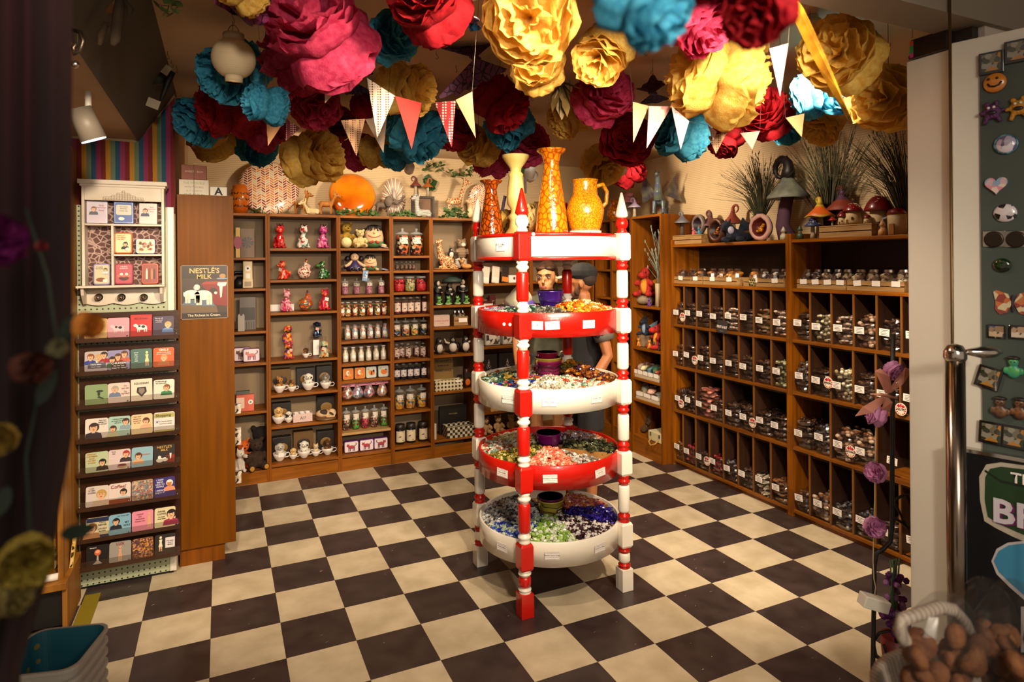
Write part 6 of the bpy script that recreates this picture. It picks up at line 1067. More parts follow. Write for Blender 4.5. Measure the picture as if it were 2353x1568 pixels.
def bag_meshes(k,var):
    if (k,var) in BAGP: return BAGP[k,var]
    nm,cols,r,sq = KIND[k]; r_ = random.Random(k + str(var)); s = MB(); ms = [mat('sweet_' + c,c,.22 if k != 'cookie' else .7,coat=.4) for c in cols]; n = int(44 * (.013 / r) ** .8)
    for i in range(n): s.ell((r_.uniform(-.058,.058),r_.uniform(.0,.18),.004 + r * sq[2] + r_.uniform(0,.020)),(r * sq[0],r * sq[1],r * sq[2]),6,r_.randrange(len(cols)),(r_.uniform(-.4,.4),0,r_.uniform(0,3) if k not in ('straw','bar') else r_.uniform(-.15,.15)))
    f = MB(); f.ell((0,0,0),1,20); f.v = [(.07 * sgp(x,.5) + r_.uniform(-.003,.003),.09 + .105 * sgp(y,.6) + r_.uniform(-.004,.004),.0215 + .021 * sgp(z,.6) + .006 * NZ.noise(V((x * 3,y * 3,z * 2 + var * 5))) + r_.uniform(-.003,.003)) for x,y,z in f.v]; f.sm = [False] * len(f.sm)
    BAGP[k,var] = (s.mesh('sweets',ms),f.mesh('film',film)); return BAGP[k,var]
CELLK = {0: [['dark','dark','bar','dark','nougat','bar','tan','nougat'],['dark','ball','dark','bar','bar','ball','dark','mint'],['dark,dark','pink,dark','dark,dark','dark,dark'],['tan','red','dark','red','silver','dark','straw','cookie']],
         1: [['ball','white','nougat','rock','dark','bar'],['silver','bar','white','dark','dark','bar'],['ball,silver','rock,rock','dark,dark'],['dark','rock','silver','silver','dark','bar']]}
rows_ = ['top','second','third','lowest']
for u,r,i,ya,yb in cell_list:
    ks = CELLK[u][r][i].split(','); n = len(ks); w_ = (ya - yb) / n
    for q,k in enumerate(ks):
        if u == 1 and yb < -3.25: continue
        cnt = 5 if r < 3 else 4; z = BZ[r + 2] + .001
        if k == 'pink': cnt = 6
        for b in range(cnt):
            sm,fm = bag_meshes(k,(b + i) % 2); yc = ya - w_ * (q + .5)
            lb = 'bag of %s, %s up, %s %s bin, %s row, %s unit' % (KIND[k][0],ORD[b],('','near half','far half')[0 if n == 1 else 2 - q] ,ORD[i],rows_[r],('dragon bay','door post')[u])
            t = thing('candy_bag',' '.join(lb.split()),'candy bag',(BX + .012 + R.uniform(0,.02),yc + R.uniform(-.004,.004),z),-PI / 2 + R.gauss(0,.06),'clear candy bags in the bins')
            s = min(1.,(w_ - .014) / .142); hh = R.uniform(.80,1.02); t.scale = (s,.95,hh)
            put('sweets',sm,t); put('film',fm,t); z += .0405 * hh
# round badges and the slate on the acrylic fronts
def badge(px,py,u,body,lb,r=.034):
    p = onx(px,py,BX - .0165); t = thing('round_sign',lb,'sign',p,-PI / 2,'round printed signs on the bin fronts'); d = MB(); disc(d,(0,0),r,r * 1.05,0,0,28,t=.0025); d.obj('disc',pm('ece0cc'),t); h = MB(); ms = [pm('b0141c'),pm('d83a78'),pm('d8982c'),pm('8a1c2c')]
    for k in range(14): a = k * .45 + .2; disc(h,(r * .8 * math.cos(a),r * .84 * math.sin(a)),r * .12,r * .12,-.0006,k % 4,8)
    for x,z,k in ((-.36,.5,0),(0,.56,1),(.36,.5,0)): disc(h,(x * r,z * r),r * .22,r * .2,-.001,k,10); poly(h,[(x * r - r * .2,z * r - .04 * r),(x * r,z * r - r * .34),(x * r + r * .2,z * r - .04 * r)],-.0011,k)
    h.obj('heart_print',ms,t); txt(body,r * (.52 if len(body) < 6 else .42),ink,t,(0,-.002,-.05 * r),bold=.0006)
for a in ((1568,729,0,'BITTER','round sign reading bitter on the top bin row'),(1596,828,0,'MILK','round sign reading milk on the second bin row'),(1565,928,0,'MILK','round sign reading milk on the third bin row'),(1729,972,0,'WHITE','round sign reading white near the bottom of the dragon bay unit'),(1624,1060,0,'MINT','round sign reading mint on the lowest bin row'),(1903,880,1,'SPECIAL','round sign reading special on the unit by the door post'),(1954,1038,1,'COCONUT','round sign reading coconut on the unit by the door post'),(2070,941,1,'NUTS','round sign beside the iron stand and pink butterfly')): badge(*a)
p = onx(1659,752,BX - .022); t = thing('slate_sign','dark square slate sign with white fruit and nut lettering','sign',p,-PI / 2,rot=(-.05,.06,-PI / 2)); MB().box(-.052,0,-.045,.052,.004,.05).obj('slate',pm('3a3434'),t); txt('FRUIT & NUT',.026,card,t,(0,-.0015,0),sx=.7,bold=.0006); txt('~ ~ ~',.014,card,t,(0,-.0015,-.03))
# crates of packets on the top shelf
def shelf_crate(lb,x0,x1,kinds,u,cards_n):
    Yf = BX + .012; A,B = onx(x0,640,Yf),onx(x1,640,Yf); w_ = A.y - B.y; t = crate(lb,(Yf,A.y,1.546),w_,.17,.062,-PI / 2,2,'flat crates on the bin units'); n = len(kinds)
    for i in range(cards_n): MB().bx((w_ * (i + .6) / cards_n,-.003,.046),(.052,.002,.032),0,(0,R.gauss(0,.05),0)).obj('price_card',card,t)
    for i,k in enumerate(kinds):
        lbk = '%s upright packet of %s in the %s' % (ORD[i],k[0],lb); cello(' '.join(lbk.split()[:16]),(Yf + R.uniform(.055,.075),A.y - w_ * (i + .5) / n,1.554),w_ / n * .86,.09,.115,sweets('pk' + k[0],k[1],60),i + len(lb),'packets in the flat crates',-PI / 2)
    return t
NU = ('dark nuts',['3a2414','1c120c','6a4a2c']); CO = ('caramel corn',['c8842c','a86420','d8a050']); CT = ('coated nuts',['5a3a20','8a5c34','b08050']); SH = ('shiny chocolates',['2a1c1c','c8c0b8','4a3430']); CR = ('cream chocolates',['c8b494','8a7050','3a2c20','d8ccb4'])
shelf_crate('crate of dark nuts beside the dragon bay',1545,1612,[NU,NU,CT],0,2); shelf_crate('crate of caramel corn on the dragon bay unit',1615,1692,[CT,CT,CO,CO],0,2); t = shelf_crate('crate with a black honeycomb label',1708,1800,[CO,SH,SH,SH],0,2)
MB().bx((.09,-.005,.03),(.06,.002,.058),0).obj('honeycomb_label',mat('honeycomb','c8b050',.6,col2='14100c',tex='cells',ts=60,scale=(1,1,1),lo=.05,hi=.08),t); txt('Honeycomb',.012,card,t,(.09,-.0065,.036)); txt('Pieces',.012,card,t,(.09,-.0065,.018))
shelf_crate('crate of shiny chocolates on the door post unit',1831,1943,[SH,SH,CR,SH,CR],1,4); shelf_crate('crate of cream chocolates by the door post',1946,2078,[CR,CR,CR,CR],1,3)

# ---- the dragon bay and the white castles
BXR = 3.45
def atr(px,z,X=BXR + .12): return V((X,onx(px,700,X).y,z + .004))
rd = mat('plush_red','b8241c',.95,col2='8a1410',ts=30,scale=(1,1,1),bump=.5,bscale=90); rdo = mat('plush_gold','d08a28',.95); nvy = mat('plush_navy','20283c',.95,col2='141a2a',ts=30,scale=(1,1,1),bump=.5,bscale=90)
def dragon_plush(lb,loc,h,m_,m2,rz):
    t = thing('dragon_plush',lb,'plush toy',loc,rz); s = h
    put('body',remesh([('e',(0,0,.3 * s),(.21 * s,.2 * s,.28 * s)),('e',(0,-.04 * s,.68 * s),(.15 * s,.15 * s,.15 * s)),('e',(0,-.24 * s,.64 * s),(.13 * s,.15 * s,.11 * s)),('t',[(.0,.0,.8 * s),(.04 * s,.14 * s,.88 * s),(.06 * s,.28 * s,.9 * s)],[.07 * s,.05 * s,.015 * s]),('t',[(-.1 * s,.0,.8 * s),(-.12 * s,.12 * s,.9 * s)],[.05 * s,.015 * s])] + [q for sx in (-1,1) for q in (('e',(sx * .2 * s,-.22 * s,.08 * s),(.1 * s,.2 * s,.085 * s)),('t',[(sx * .18 * s,-.05 * s,.46 * s),(sx * .27 * s,-.2 * s,.36 * s)],[.075 * s,.07 * s]))] + [('t',[(.1 * s,.15 * s,.12 * s),(.25 * s,.25 * s,.08 * s),(.4 * s,.2 * s,.1 * s)],[.1 * s,.07 * s,.02 * s])],'body',m_,h / 34),t)
    MB().ell((0,-.1 * s,.32 * s),(.12 * s,.13 * s,.25 * s),12).obj('belly',m2,t); eyes(t,[(sx * .1 * s,-.19 * s,.74 * s) for sx in (-1,1)],.022 * s)
    for sx in (-1,1): w_ = MB(); fan(w_,(sx * .12 * s,.14 * s,.45 * s),(sx * .4 * s,.12 * s,.25 * s),(sx * .36 * s,.16 * s,-.25 * s),1.0,6); w_.obj('wing',m2,t)
    return t
rockm = mat('rock','9a8a70',.9,col2='6a5c48',ts=12,scale=(1,1,1),bump=.5,bscale=40)
t = tag(put('display_rock',remesh([('e',(0,0,.04),(.08,.10,.045)),('e',(.02,.05,.06),(.05,.05,.03))],'rock',rockm,.008)),'pale rock carrying the red plush dragon','rock'); t.location = atr(1482,1.337)
dragon_plush('red and gold plush dragon sitting on a pale rock',atr(1484,1.337 + .075),.30,rd,rdo,-PI / 2 + .5)
t = tag(put('display_stump',remesh([('l',[(.085,0),(.075,.05),(.08,.10),(0,.10)],(0,0,0)),('e',(.05,.02,.04),(.04,.03,.04))],'stump',mat('stump','7a6248',.9,col2='4a3828',ts=14,scale=(1,1,.3)),.007)),'grey wooden stump below the navy plush dragon','stump'); t.location = atr(1484,.961)
dragon_plush('navy blue plush dragon sitting on a grey stump',atr(1482,.961 + .098),.19,nvy,pm('7a90a8'),-PI / 2 + .4); dragon_plush('red plush dragon half hidden behind the bay side panel',atr(1515,.961,BXR + .10),.26,rd,rdo,-PI / 2 - .3)
mini = mat('mini_gold','c8862c',.35,col2='a85c1c',ts=30,scale=(1,1,1))
for px,z,m_,lb in ((1467,.961,mini,'small golden dragon figure before the stump, nearest the stand'),(1492,.961,mini,'small golden dragon figure before the stump, second from the stand'),(1503,.961,pm('4a3a34'),'small dark dragon figure beside the golden one'),(1492,1.337,pm('5a2c78'),'tiny purple dragon figure in front of the pale rock'),(1516,.961,pm('2c2420'),'tiny black dragon figure at the bay side panel')): sit_pet('dragon_figure',lb,'figurine',atr(px,z,BXR + .035),.075 if m_ is not mini else .085,m_,'point',-PI / 2 + .5)
for px0,px1,z,lb,cols,n in ((1453,1513,.687,'white crate of bright fruit jellies in the dragon bay',[['c89a8c','d8b8a8'],['c8b888','d8c8a0'],['3a7a98','5a9ab0'],['2a7a4c','4a9a6a'],['d0604c','d87860']],5),(1460,1513,.493,'pale crate of pastel sweets in the dragon bay',[['c8a888','a8b098'],['d8a090','e0b8a8'],['9a9a8c','b0a898']],3)):
    A,B = onx(px0,800,BXR + .02),onx(px1,800,BXR + .02); w_ = A.y - B.y; t = crate(lb,(BXR + .022,A.y,z + .001),w_,.2,.062,-PI / 2,2,None,mat('crate_pale','c8b498',.7))
    for i in range(n):
        MB().bx((w_ * (i + .5) / n,-.003,.05),(w_ / n * .8,.002,.036),0).obj('price_card',card,t); cello('%s clear packet in the %s' % (ORD[i],lb),(BXR + .09,A.y - w_ * (i + .5) / n,z + .009),w_ / n * .9,.12,.12,sweets('rj%s%d' % (cols[i][0],i),cols[i],40),i,'packets in the dragon bay crates',-PI / 2)
bear('dark brown plush bear in the lowest dragon bay shelf',atr(1478,.168,BXR + .16),.28,mat('plush_dim','4a3420',.95,bump=.6,bscale=90),-PI / 2 + .3)
t = thing('toy_suitcase','small cream suitcase with a tan handle standing in the lowest dragon bay','suitcase',atr(1503,.168,BXR + .0),-PI / 2); sc_ = mat('case_cream','c8bc98',.5); MB().box(-.10,.0,0,.085,.16,.085).obj('case',sc_,t,bevel=.008); MB().tube([(-.045,-.0,.03),(-.045,-.035,-.0),(-.0,-.05,-.02),(.045,-.035,0),(.045,0,.03)],.006,8).obj('handle',pm('b08a50'),t)
for x in (-.06,.06): MB().bx((x,-.003,.06),(.016,.004,.03)).obj('latch',chrome,t)
t = thing('dried_plant','bundle of grey-green dried seed heads in the dragon bay','plant',atr(1514,1.337,BXR + .06)); s = MB(); r_ = random.Random(4)
for k in range(34): a,b = r_.uniform(-.04,.2),r_.uniform(-.04,.12); h = r_.uniform(.34,.72); s.tube([(0,0,0),(b * .4,a * -.3,h * .5),(b,-a * -1 * .9,h)],.0018,4); s.ell((b,a * .9,h),(.006,.006,.017),6)
s.obj('seed_stems',mat('sage_stem','8a9484',.8),t); MB().lathe([(0,0),(.035,0),(.03,.1),(.034,.2),(.028,.2),(.02,.01)],14).obj('vase',mat('vase_tan','b09878',.5),t)
tow = mat('castle_white','d0c4b8',.6); roofm = mat('castle_roof','6a6098',.5)
def castle(lb,loc,h,rz):
    t = thing('castle_figure',lb,'figurine',loc,rz); s = h; MB().lathe([(.16 * s,0),(.13 * s,.1 * s),(.11 * s,.62 * s),(.17 * s,.68 * s),(.17 * s,.80 * s),(0,.8 * s)],12).obj('tower',tow,t); MB().lathe([(.2 * s,.8 * s),(.06 * s,.97 * s),(0,s)],12).obj('roof',roofm,t); p = MB(); poly(p,[(-.03 * s,.3 * s),(.03 * s,.3 * s),(.03 * s,.45 * s),(-.03 * s,.45 * s)],-.13 * s,0); p.obj('window',ink,t)
    for sx in (-1,1): MB().lathe([(.09 * s,0),(.07 * s,.3 * s),(0,.3 * s)],10,0,(sx * .2 * s,-.05 * s,0)).obj('turret',tow,t); MB().lathe([(.1 * s,.3 * s),(.03 * s,.5 * s),(0,.58 * s)],10,0,(sx * .2 * s,-.05 * s,0)).obj('turret_roof',roofm,t)
castle('white castle figure with lilac roofs behind the man',atr(1381,1.39,BXR + .10) ,.22,-PI / 2 + .4)
# ================================================================== on top of the shelves
TZ_ = 2.141; YT = .16
def att(px,Y=YT): return V((ony(px,480,Y).x,Y,TZ_ + .003))
org = mat('ceramic_orange','c8640c',.12,coat=.6,col2='a84a08',ts=8,scale=(1,1,1))
t = thing('lantern_vase','orange pierced ceramic lantern beside the letter blocks','vase',att(551,.14)); s = .24; MB().lathe([(0,0),(.055,.0),(.062,.04),(.072,.12),(.07,.19),(.058,.20),(.06,.215),(.045,.235),(0,.24)],24).obj('body',org,t)
p = MB()
for z in (.06,.115,.16):
    for k in range(9): a = -1.4 + k * .35 + z * 3; p.X = Matrix.Rotation(a,4,'Z'); p.bx((0,-.0715,z),(.008,.002,.02),0,(0,.7 * (-1) ** k,0))
p.obj('cut_out',pm('2a1204'),t)
chev = mat('chevron_plate','e4d6be',.25,coat=.4); nt = chev.node_tree; N,L = nt.nodes,nt.links   # herringbone of orange and dark red leaves
def mth(op,a,b=None):
    n = N.new('ShaderNodeMath'); n.operation = op
    for k,v in ((0,a),(1,b)):
        if v is None: continue
        if isinstance(v,(int,float)): n.inputs[k].default_value = v
        else: L.new(v,n.inputs[k])
    return n.outputs[0]
tc = N.new('ShaderNodeTexCoord'); sx = N.new('ShaderNodeSeparateXYZ'); L.new(tc.outputs['Object'],sx.inputs[0]); X_ = mth('MULTIPLY',sx.outputs[0],30); Z_ = mth('MULTIPLY',sx.outputs[2],46)
fx = mth('FRACT',X_); tri = mth('PINGPONG',X_,1); zz = mth('ADD',Z_,mth('MULTIPLY',tri,1.1)); bar = mth('GREATER_THAN',mth('FRACT',zz),.42); gap = mth('GREATER_THAN',fx,.16); wn = N.new('ShaderNodeTexWhiteNoise'); cb = N.new('ShaderNodeCombineXYZ'); L.new(mth('FLOOR',X_),cb.inputs[0]); L.new(mth('FLOOR',zz),cb.inputs[1]); L.new(cb.outputs[0],wn.inputs['Vector'])
rp = N.new('ShaderNodeValToRGB'); rp.color_ramp.interpolation = 'CONSTANT'; e = rp.color_ramp.elements; e[0].color = lin('d87830'); e[1].position = .4; e[1].color = lin('8a2a18'); q = e.new(.75); q.color = lin('d8c09a'); L.new(wn.outputs[0],rp.inputs[0]); mx = N.new('ShaderNodeMix'); mx.data_type = 'RGBA'; mx.inputs[6].default_value = lin('e8dcc6'); L.new(rp.outputs[0],mx.inputs[7]); L.new(mth('MULTIPLY',bar,gap),mx.inputs[0]); L.new(mx.outputs[2],N['Principled BSDF'].inputs['Base Color'])
def plate(lb,px,py,rpx,rx,mats_,Y=.2,name='display_plate',tilt=.22,rz=0.):
    c = ony(px,py,Y); r = rpx * (c - CAM).dot(FW) / FPX; t = thing(name,lb,'plate',c,rot=(tilt,0,rz)); t.scale = (rx,1,1)
    MB().lathe([(0,.006),(r * .6,.008),(r * .92,-.006),(r,-.02),(r * .98,-.026),(r * .6,-.004),(0,-.006)],48,0,(0,0,0),True,(0,-1,0)).obj('plate',mats_,t); return t,r
t,r = plate('large chevron patterned plate on a wire stand',619,425,66,1.0,chev,.17,tilt=-.28); e_ = MB()
for sx_ in (-1,1): e_.tube([(sx_ * .06,-.03,-r + .0),(sx_ * .06,-.06,-r - .0),(sx_ * .05,-.085,-r + .03),(sx_ * .035,-.085,-r + .035),(sx_ * .038,-.085,-r + .018)],.003,6).tube([(sx_ * .06,-.03,-r),(sx_ * .05,.06,-r + .02),(sx_ * .03,.05,.0)],.003,6)
e_.obj('wire_stand',blackm,t); t.location.z = TZ_ + r * .985
amb = mat('amber_dish','e88a10',.12,coat=.7,col2='b04a06',ts=3,scale=(1,1,1)); t,r = plate('round glossy amber orange dish leaning on the wall',811,436,53,1.0,amb,.17,tilt=-.25); t.location.z = TZ_ + r * .985
# ivy garlands
ivm = mat('ivy_leaf','2a4a22',.5,col2='6a8a50',ts=30,scale=(1,1,1),transl=.15)
def ivy(lb,pts,n,seed=0,spread_=.03,up=.02,size=.022):
    r_ = random.Random(seed); t = thing('ivy_garland',lb,'ivy',pts[0]); o = V(pts[0]); P = [V(p) - o for p in pts]; MB().tube(P,.0018,5).obj('stem',pm('3a4a24'),t); s = MB()
    for k in range(n):
        f = r_.random() * (len(P) - 1); i = min(int(f),len(P) - 2); c = P[i].lerp(P[i + 1],f - i) + V((r_.uniform(-1,1) * spread_,r_.uniform(-1,.6) * spread_,r_.uniform(-.2,1) * up))
        leaf_mesh(s,c,V((r_.uniform(-1,1),r_.uniform(-1,.3),r_.uniform(-.5,.8))).normalized() * size * r_.uniform(.8,1.5),size * .55,4,0,(r_.uniform(-.5,.5),-.6,1),.3)
    s.obj('leaves',ivm,t)
ivy('ivy garland trailing below the amber dish',[att(775,.03),att(800,.025) + V((0,0,.02)),att(835,.03),att(870,.04) + V((0,0,.01))],80,1,.03,.03,.03); ivy('ivy trailing from under the zebra to the fawn',[att(900,.04),att(935,.06) + V((0,0,.02)),att(960,.05)],50,2,.03,.03,.03); ivy('dark ivy heap at the giraffe feet',[att(1020,.03),att(1045,.03) + V((0,0,.03)),att(1080,.05)],90,3,.045,.06,.034)
ivy('ivy garland looping up beside the curled mushrooms',[ony(975,395,.25),ony(1000,380,.22),ony(1030,405,.2),ony(1062,408,.2),ony(1090,392,.2)],80,4,.035,.04,.032); ivy('small ivy sprig under the chevron plate edge',[att(572,.06),att(590,.05) + V((0,0,.03)),att(602,.06)],22,5)
# animals and ornaments on the back shelf top
def quad(name,lb,loc,L_,leg,m_,rz,neck=(.1,.12),head=.05,ear=.03,trunk=False,lie=False,horn=False):
    """standing animal, nose towards -x"""
    t = thing(name,lb,'figurine',loc,rz); l = L_; b = leg if not lie else .0; th = l * .19
    sh = [('e',(0,0,b + th),(l * .42,th * .85,th)),('e',(-l * .22,0,b + th * 1.05),(l * .2,th * .8,th * 1.05)),('e',(l * .24,0,b + th * 1.05),(l * .2,th * .82,th * 1.0))]
    nx,nz = -l * .34,b + th * 1.4; hx,hz = nx - neck[0],nz + neck[1]; sh += [('t',[(nx + .2 * l * .3,0,nz - th * .4),(nx - neck[0] * .35,0,nz + neck[1] * .5),(hx,0,hz)],[th * .75,th * .5,head * .55]),('e',(hx - head * .2,0,hz + head * .1),(head * .75,head * .55,head * .55)),('e',(hx - head * .9,0,hz - head * .25),(head * .5,head * .33,head * .3))]
    for sx in (-1,1):
        for fx_,k in ((-l * .27,1),(l * .3,-1)):
            if not lie: sh.append(('t',[(fx_,sx * th * .5,b + th * .7),(fx_ + k * -.01 * 0 + (.02 * l if k < 0 else 0),sx * th * .5,b * .5),(fx_,sx * th * .5,.004)],[th * .42,th * .22,th * .2]))
            else: sh.append(('t',[(fx_,sx * th * .8,th * .5),(fx_ - l * .16,sx * th * .9,.012)],[th * .4,th * .2]))
        sh.append(('e',(hx + head * .3,sx * head * .55,hz + head * .6),(ear * .35,ear * .25,ear)) if not trunk else ('e',(hx + head * .5,sx * head * .75,hz),(ear * .7,ear * .25,ear)))
        if horn: sh.append(('t',[(hx + head * .05,sx * head * .2,hz + head * .5),(hx + head * .1,sx * head * .25,hz + head * 1.05)],[head * .1,head * .09]))
    if trunk: sh.append(('t',[(hx - head * .8,0,hz),(hx - head * 1.5,0,hz + head * .1),(hx - head * 2.1,0,hz + head * .7),(hx - head * 2.0,0,hz + head * 1.3)],[head * .35,head * .26,head * .2,head * .12]))
    sh.append(('t',[(l * .42,0,b + th * 1.3),(l * .5,0,b + th * .8)],[th * .22,th * .12])); put('body',remesh(sh,'body',m_,l / 42),t); eyes(t,[(hx - head * .35,sx * head * .5,hz + head * .25) for sx in (-1,1)],head * .11); MB().ell((hx - head * 1.35,0,hz - head * .2),head * .14,8).obj('nose',pm('1c120e'),t) if not trunk else None
    return t
deer = mat('deer_coat','b8742c',.6,col2='8a5018',ts=16,scale=(1,1,1))
quad('deer_figure','standing fawn figure nearest the chevron plate',att(690,.06),.13,.055,deer,2.6,(.02,.07),.035,.022); quad('deer_figure','lying spotted fawn figure between the two standing deer',att(718,.05),.14,0,mat('deer_spot','c08038',.6,col2='e0c898',tex='dots',ts=60,scale=(1,1,1),lo=.2,hi=.24),.3,(.03,.055),.035,.022,lie=True); quad('deer_figure','standing fawn figure turned to the amber dish',att(750,.06),.14,.065,deer,PI - .3,(.03,.06),.035,.024)
quad('elephant_figure','grey elephant figure raising its trunk before the white shell',att(880,.07),.15,.07,eleph,PI - .2,(.02,.02),.05,.05,True); t = quad('zebra_figure','lying zebra figure before the dark picture frame',att(972,.06),.19,0,zeb,.3,(.0,.12),.045,.02,lie=True); quad('giraffe_figure','standing giraffe figure whose head reaches the pompoms',att(1044,.16),.17,.13,gir,PI - .15,(.05,.17),.04,.02,horn=True)
t = thing('white_shell','white ribbed fan-shaped shell ornament standing on the shelf','ornament',att(905,.14)); shm = mat('shell_white','e8dccc',.5)
for k in range(36): a = 2 * PI * k / 36; d = 1.0 if math.sin(a) < .6 else 1.25; MB().tube([(math.cos(a) * .02,0,.115 + math.sin(a) * .02),(math.cos(a) * .055,-.018,.115 + math.sin(a) * .06 * d),(math.cos(a) * .082,.01,.115 + math.sin(a) * .105 * d)],[.002,.0045,.006],5).obj('shell_rib',shm if k % 2 == 0 else pm('c8a898'),t)
t.scale = (1.3,1,1.42)
MB().tube([(-.005,-.01,.19),(0,-.02,.13),(.008,-.02,.09)],[.010,.014,.004],8).obj('shell_core',pm('a89c94'),t)
t = thing('picture_frame','dark square frame standing behind the zebra','frame',att(973,.2)); t.scale = (1.25,1,1.25); p = MB()
for q in ((-.085,0,-.068,.165),(.068,0,.085,.165),(-.068,0,.068,.017),(-.068,.148,.068,.165)): p.box(q[0],0,q[1],q[2],.03,q[3])
p.obj('frame',pm('241611'),t); MB().box(-.068,.02,.017,.068,.028,.148).obj('frame_back',pm('6a4420'),t)
def shroom(name,lb,loc,h,cap,stem_m,rc,curl=0.,rz=0.,dots=None,wavy=.0,bend=0.,cm=None,ck=1.):
    """a mushroom figure, its cap pulled up into a curl"""
    t = thing(name,lb,'mushroom figure',loc,rz); s = h; MB().tube([(0,0,0),(bend * s * .3,0,.2 * s),(bend * s * .15,0,.42 * s),(0,0,.58 * s)],[.12 * s,.085 * s,.08 * s,.07 * s],12).obj('stem',stem_m,t)
    c = MB(); n = 24; pr = [(rc,.53),(rc * 1.02,.555),(rc * .72,.64),(rc * .4,.74),(rc * .2,.84)]; vs = []
    for r,z in pr: vs += [(r * s * math.cos(2 * PI * i / n),r * s * math.sin(2 * PI * i / n),(z + (wavy * math.sin(4 * 2 * PI * i / n) * (r / rc) ** 3)) * s) for i in range(n)]
    c.add(vs,[(j * n + i,j * n + (i + 1) % n,(j + 1) * n + (i + 1) % n,(j + 1) * n + i) for j in range(4) for i in range(n)],0,True); c.add([(0,0,.60 * s)] + vs[:n],[(0,1 + (i + 1) % n,1 + i) for i in range(n)],0,True)
    k2 = MB() if curl else None
    if curl: k2.tube([(0,0,.80 * s),(.01 * s,0,.9 * s)] + [(.01 * s - curl * s * (1 - math.cos(a)),0,(.93 + abs(curl) * math.sin(a)) * s) for a in (.0,.5,1.,1.6,2.2,2.8,3.4,4.0,4.7)],[rc * .24 * s * ck,rc * .2 * s * ck] + [rc * .17 * s * ck * (1 - k * .08) for k in range(9)],8)
    else: c.ell((0,0,.80 * s),(rc * .5 * s,rc * .5 * s,.09 * s),12)
    c.obj('cap',cap,t)
    if k2: k2.obj('curl',cm or cap,t)
    if dots: d = MB(); r_ = random.Random(lb); [d.ell((rr_ * math.cos(a) * s,rr_ * math.sin(a) * s,(.88 - rr_ / rc * .31) * s),(.022 * s,.022 * s,.012 * s),6) for k in range(26) for a,rr_ in ((r_.uniform(0,6.3),r_.uniform(.2,.9) * rc),)]; d.obj('cap_spot',dots,t)
    return t
stc = mat('shroom_stem','b8a890',.8,col2='8a7a64',ts=20,scale=(1,1,1)); prp = mat('shroom_purple','3a1c3c',.5,col2='5a2c50',ts=10,scale=(1,1,1))
shroom('mushroom_figure','curly purple-tipped mushroom figure above the dark frame',V((ony(955,440,.215).x,.215,TZ_ + .207)),.17,mat('shroom_plum','7a3c2c',.5,col2='3a1840',ts=12,scale=(1,1,1)),stc,.30,.12); shroom('mushroom_figure','orange curly mushroom figure among the ivy leaves',V((ony(983,440,.215).x,.215,TZ_ + .207)),.16,mat('shroom_amber','a85a20',.5),stc,.32,-.12)
tropm = mat('tropic_leaf','1c4a1c',.4,transl=.2)
def big_leaf(lb,p,dirs,w_): t = thing('leaf_spray',lb,'leaf',p); s = MB(); [leaf_mesh(s,(0,0,0),d,w_,7,0,(0,-1,.3),.3) for d in dirs]; s.obj('leaves',tropm,t)
big_leaf('dark green broad leaf behind the curly mushrooms',ony(980,425,.26),[(.10,-.02,.04),(.02,-.02,.10),(.09,-.01,-.03)],.045); big_leaf('dark split leaf hanging between the vases',ony(1208,380,.05),[(.02,0,.12),(-.03,0,-.10),(.06,0,-.03)],.05)
t = thing('fawn_figure','white-chested fawn figure looking up beside the amber vase','figurine',att(1080,.02)); put('body',remesh([('e',(0,0,.05),(.035,.03,.05)),('t',[(0,0,.07),(0,-.005,.13)],[.025,.016]),('e',(-.01,-.01,.15),(.026,.02,.022)),('e',(-.035,-.012,.158),(.018,.012,.012)),('e',(.02,.0,.172),(.02,.006,.009))],'body',mat('fawn_pale','d8b890',.6,col2='b88850',ts=18,scale=(1,1,1)),.004),t); eyes(t,[(-.015,-.028,.156)],.005)
t,r = plate('narrow chevron plate behind the amber vase',1102,440,42,.7,chev,.24); t.location.z = TZ_ + r * .985
# top of the corner and the dragon bay
YR = 3.45 + .16
def atR(px,X=YR,z=TZ_): return V((X,onx(px,520,X).y,z))
shroom('mushroom_figure','mushroom with a broad pink spotted cap under the dark red pompom',atR(1444,3.66),.30,mat('shroom_pinkcap','c87a84',.5),stc,.40,0,0,pm('6a2c3c')); shroom('mushroom_figure','small white mushroom with a violet curl in front of the pink-capped one',atR(1458,3.52),.17,mat('shroom_lilac','d0c0c8',.5,col2='5a2c90',ts=6,scale=(1,1,.6)),stc,.36,.12)
drm = mat('dragon_scale','4a5638',.35,col2='38385a',ts=18,scale=(1,1,1)); drp = mat('dragon_wing','3a3448',.4,col2='6a6650',ts=14,scale=(1,1,1))
t = thing('dragon_statue','tall green and purple dragon statue with spread wing','statue',atR(1516,3.56),-PI / 2 + .75); put('body',remesh([('e',(0,.02,.13),(.05,.09,.055)),('t',[(0,-.05,.14),(0,-.09,.2),(0,-.075,.27),(0,-.10,.33)],[.045,.036,.026,.022]),('e',(0,-.125,.345),(.022,.04,.02)),('t',[(0,.1,.12),(.03,.2,.07),(.02,.3,.02)],[.04,.026,.01])] + [q for sx in (-1,1) for q in (('t',[(sx * .035,-.05,.12),(sx * .04,-.06,.05),(sx * .04,-.075,.008)],[.024,.017,.016]),('t',[(sx * .04,.08,.12),(sx * .05,.06,.06),(sx * .05,.08,.008)],[.03,.02,.017]),('t',[(sx * .012,-.09,.36),(sx * .03,-.05,.41)],[.008,.002]))],'body',drm,.0055),t)
for sx in (-1,1): w_ = MB(); fan(w_,(sx * .03,.0,.18),(sx * .10,.04,.17),(sx * .13,.16,-.05),1.1,9,lift=.03); w_.obj('wing',drp,t)
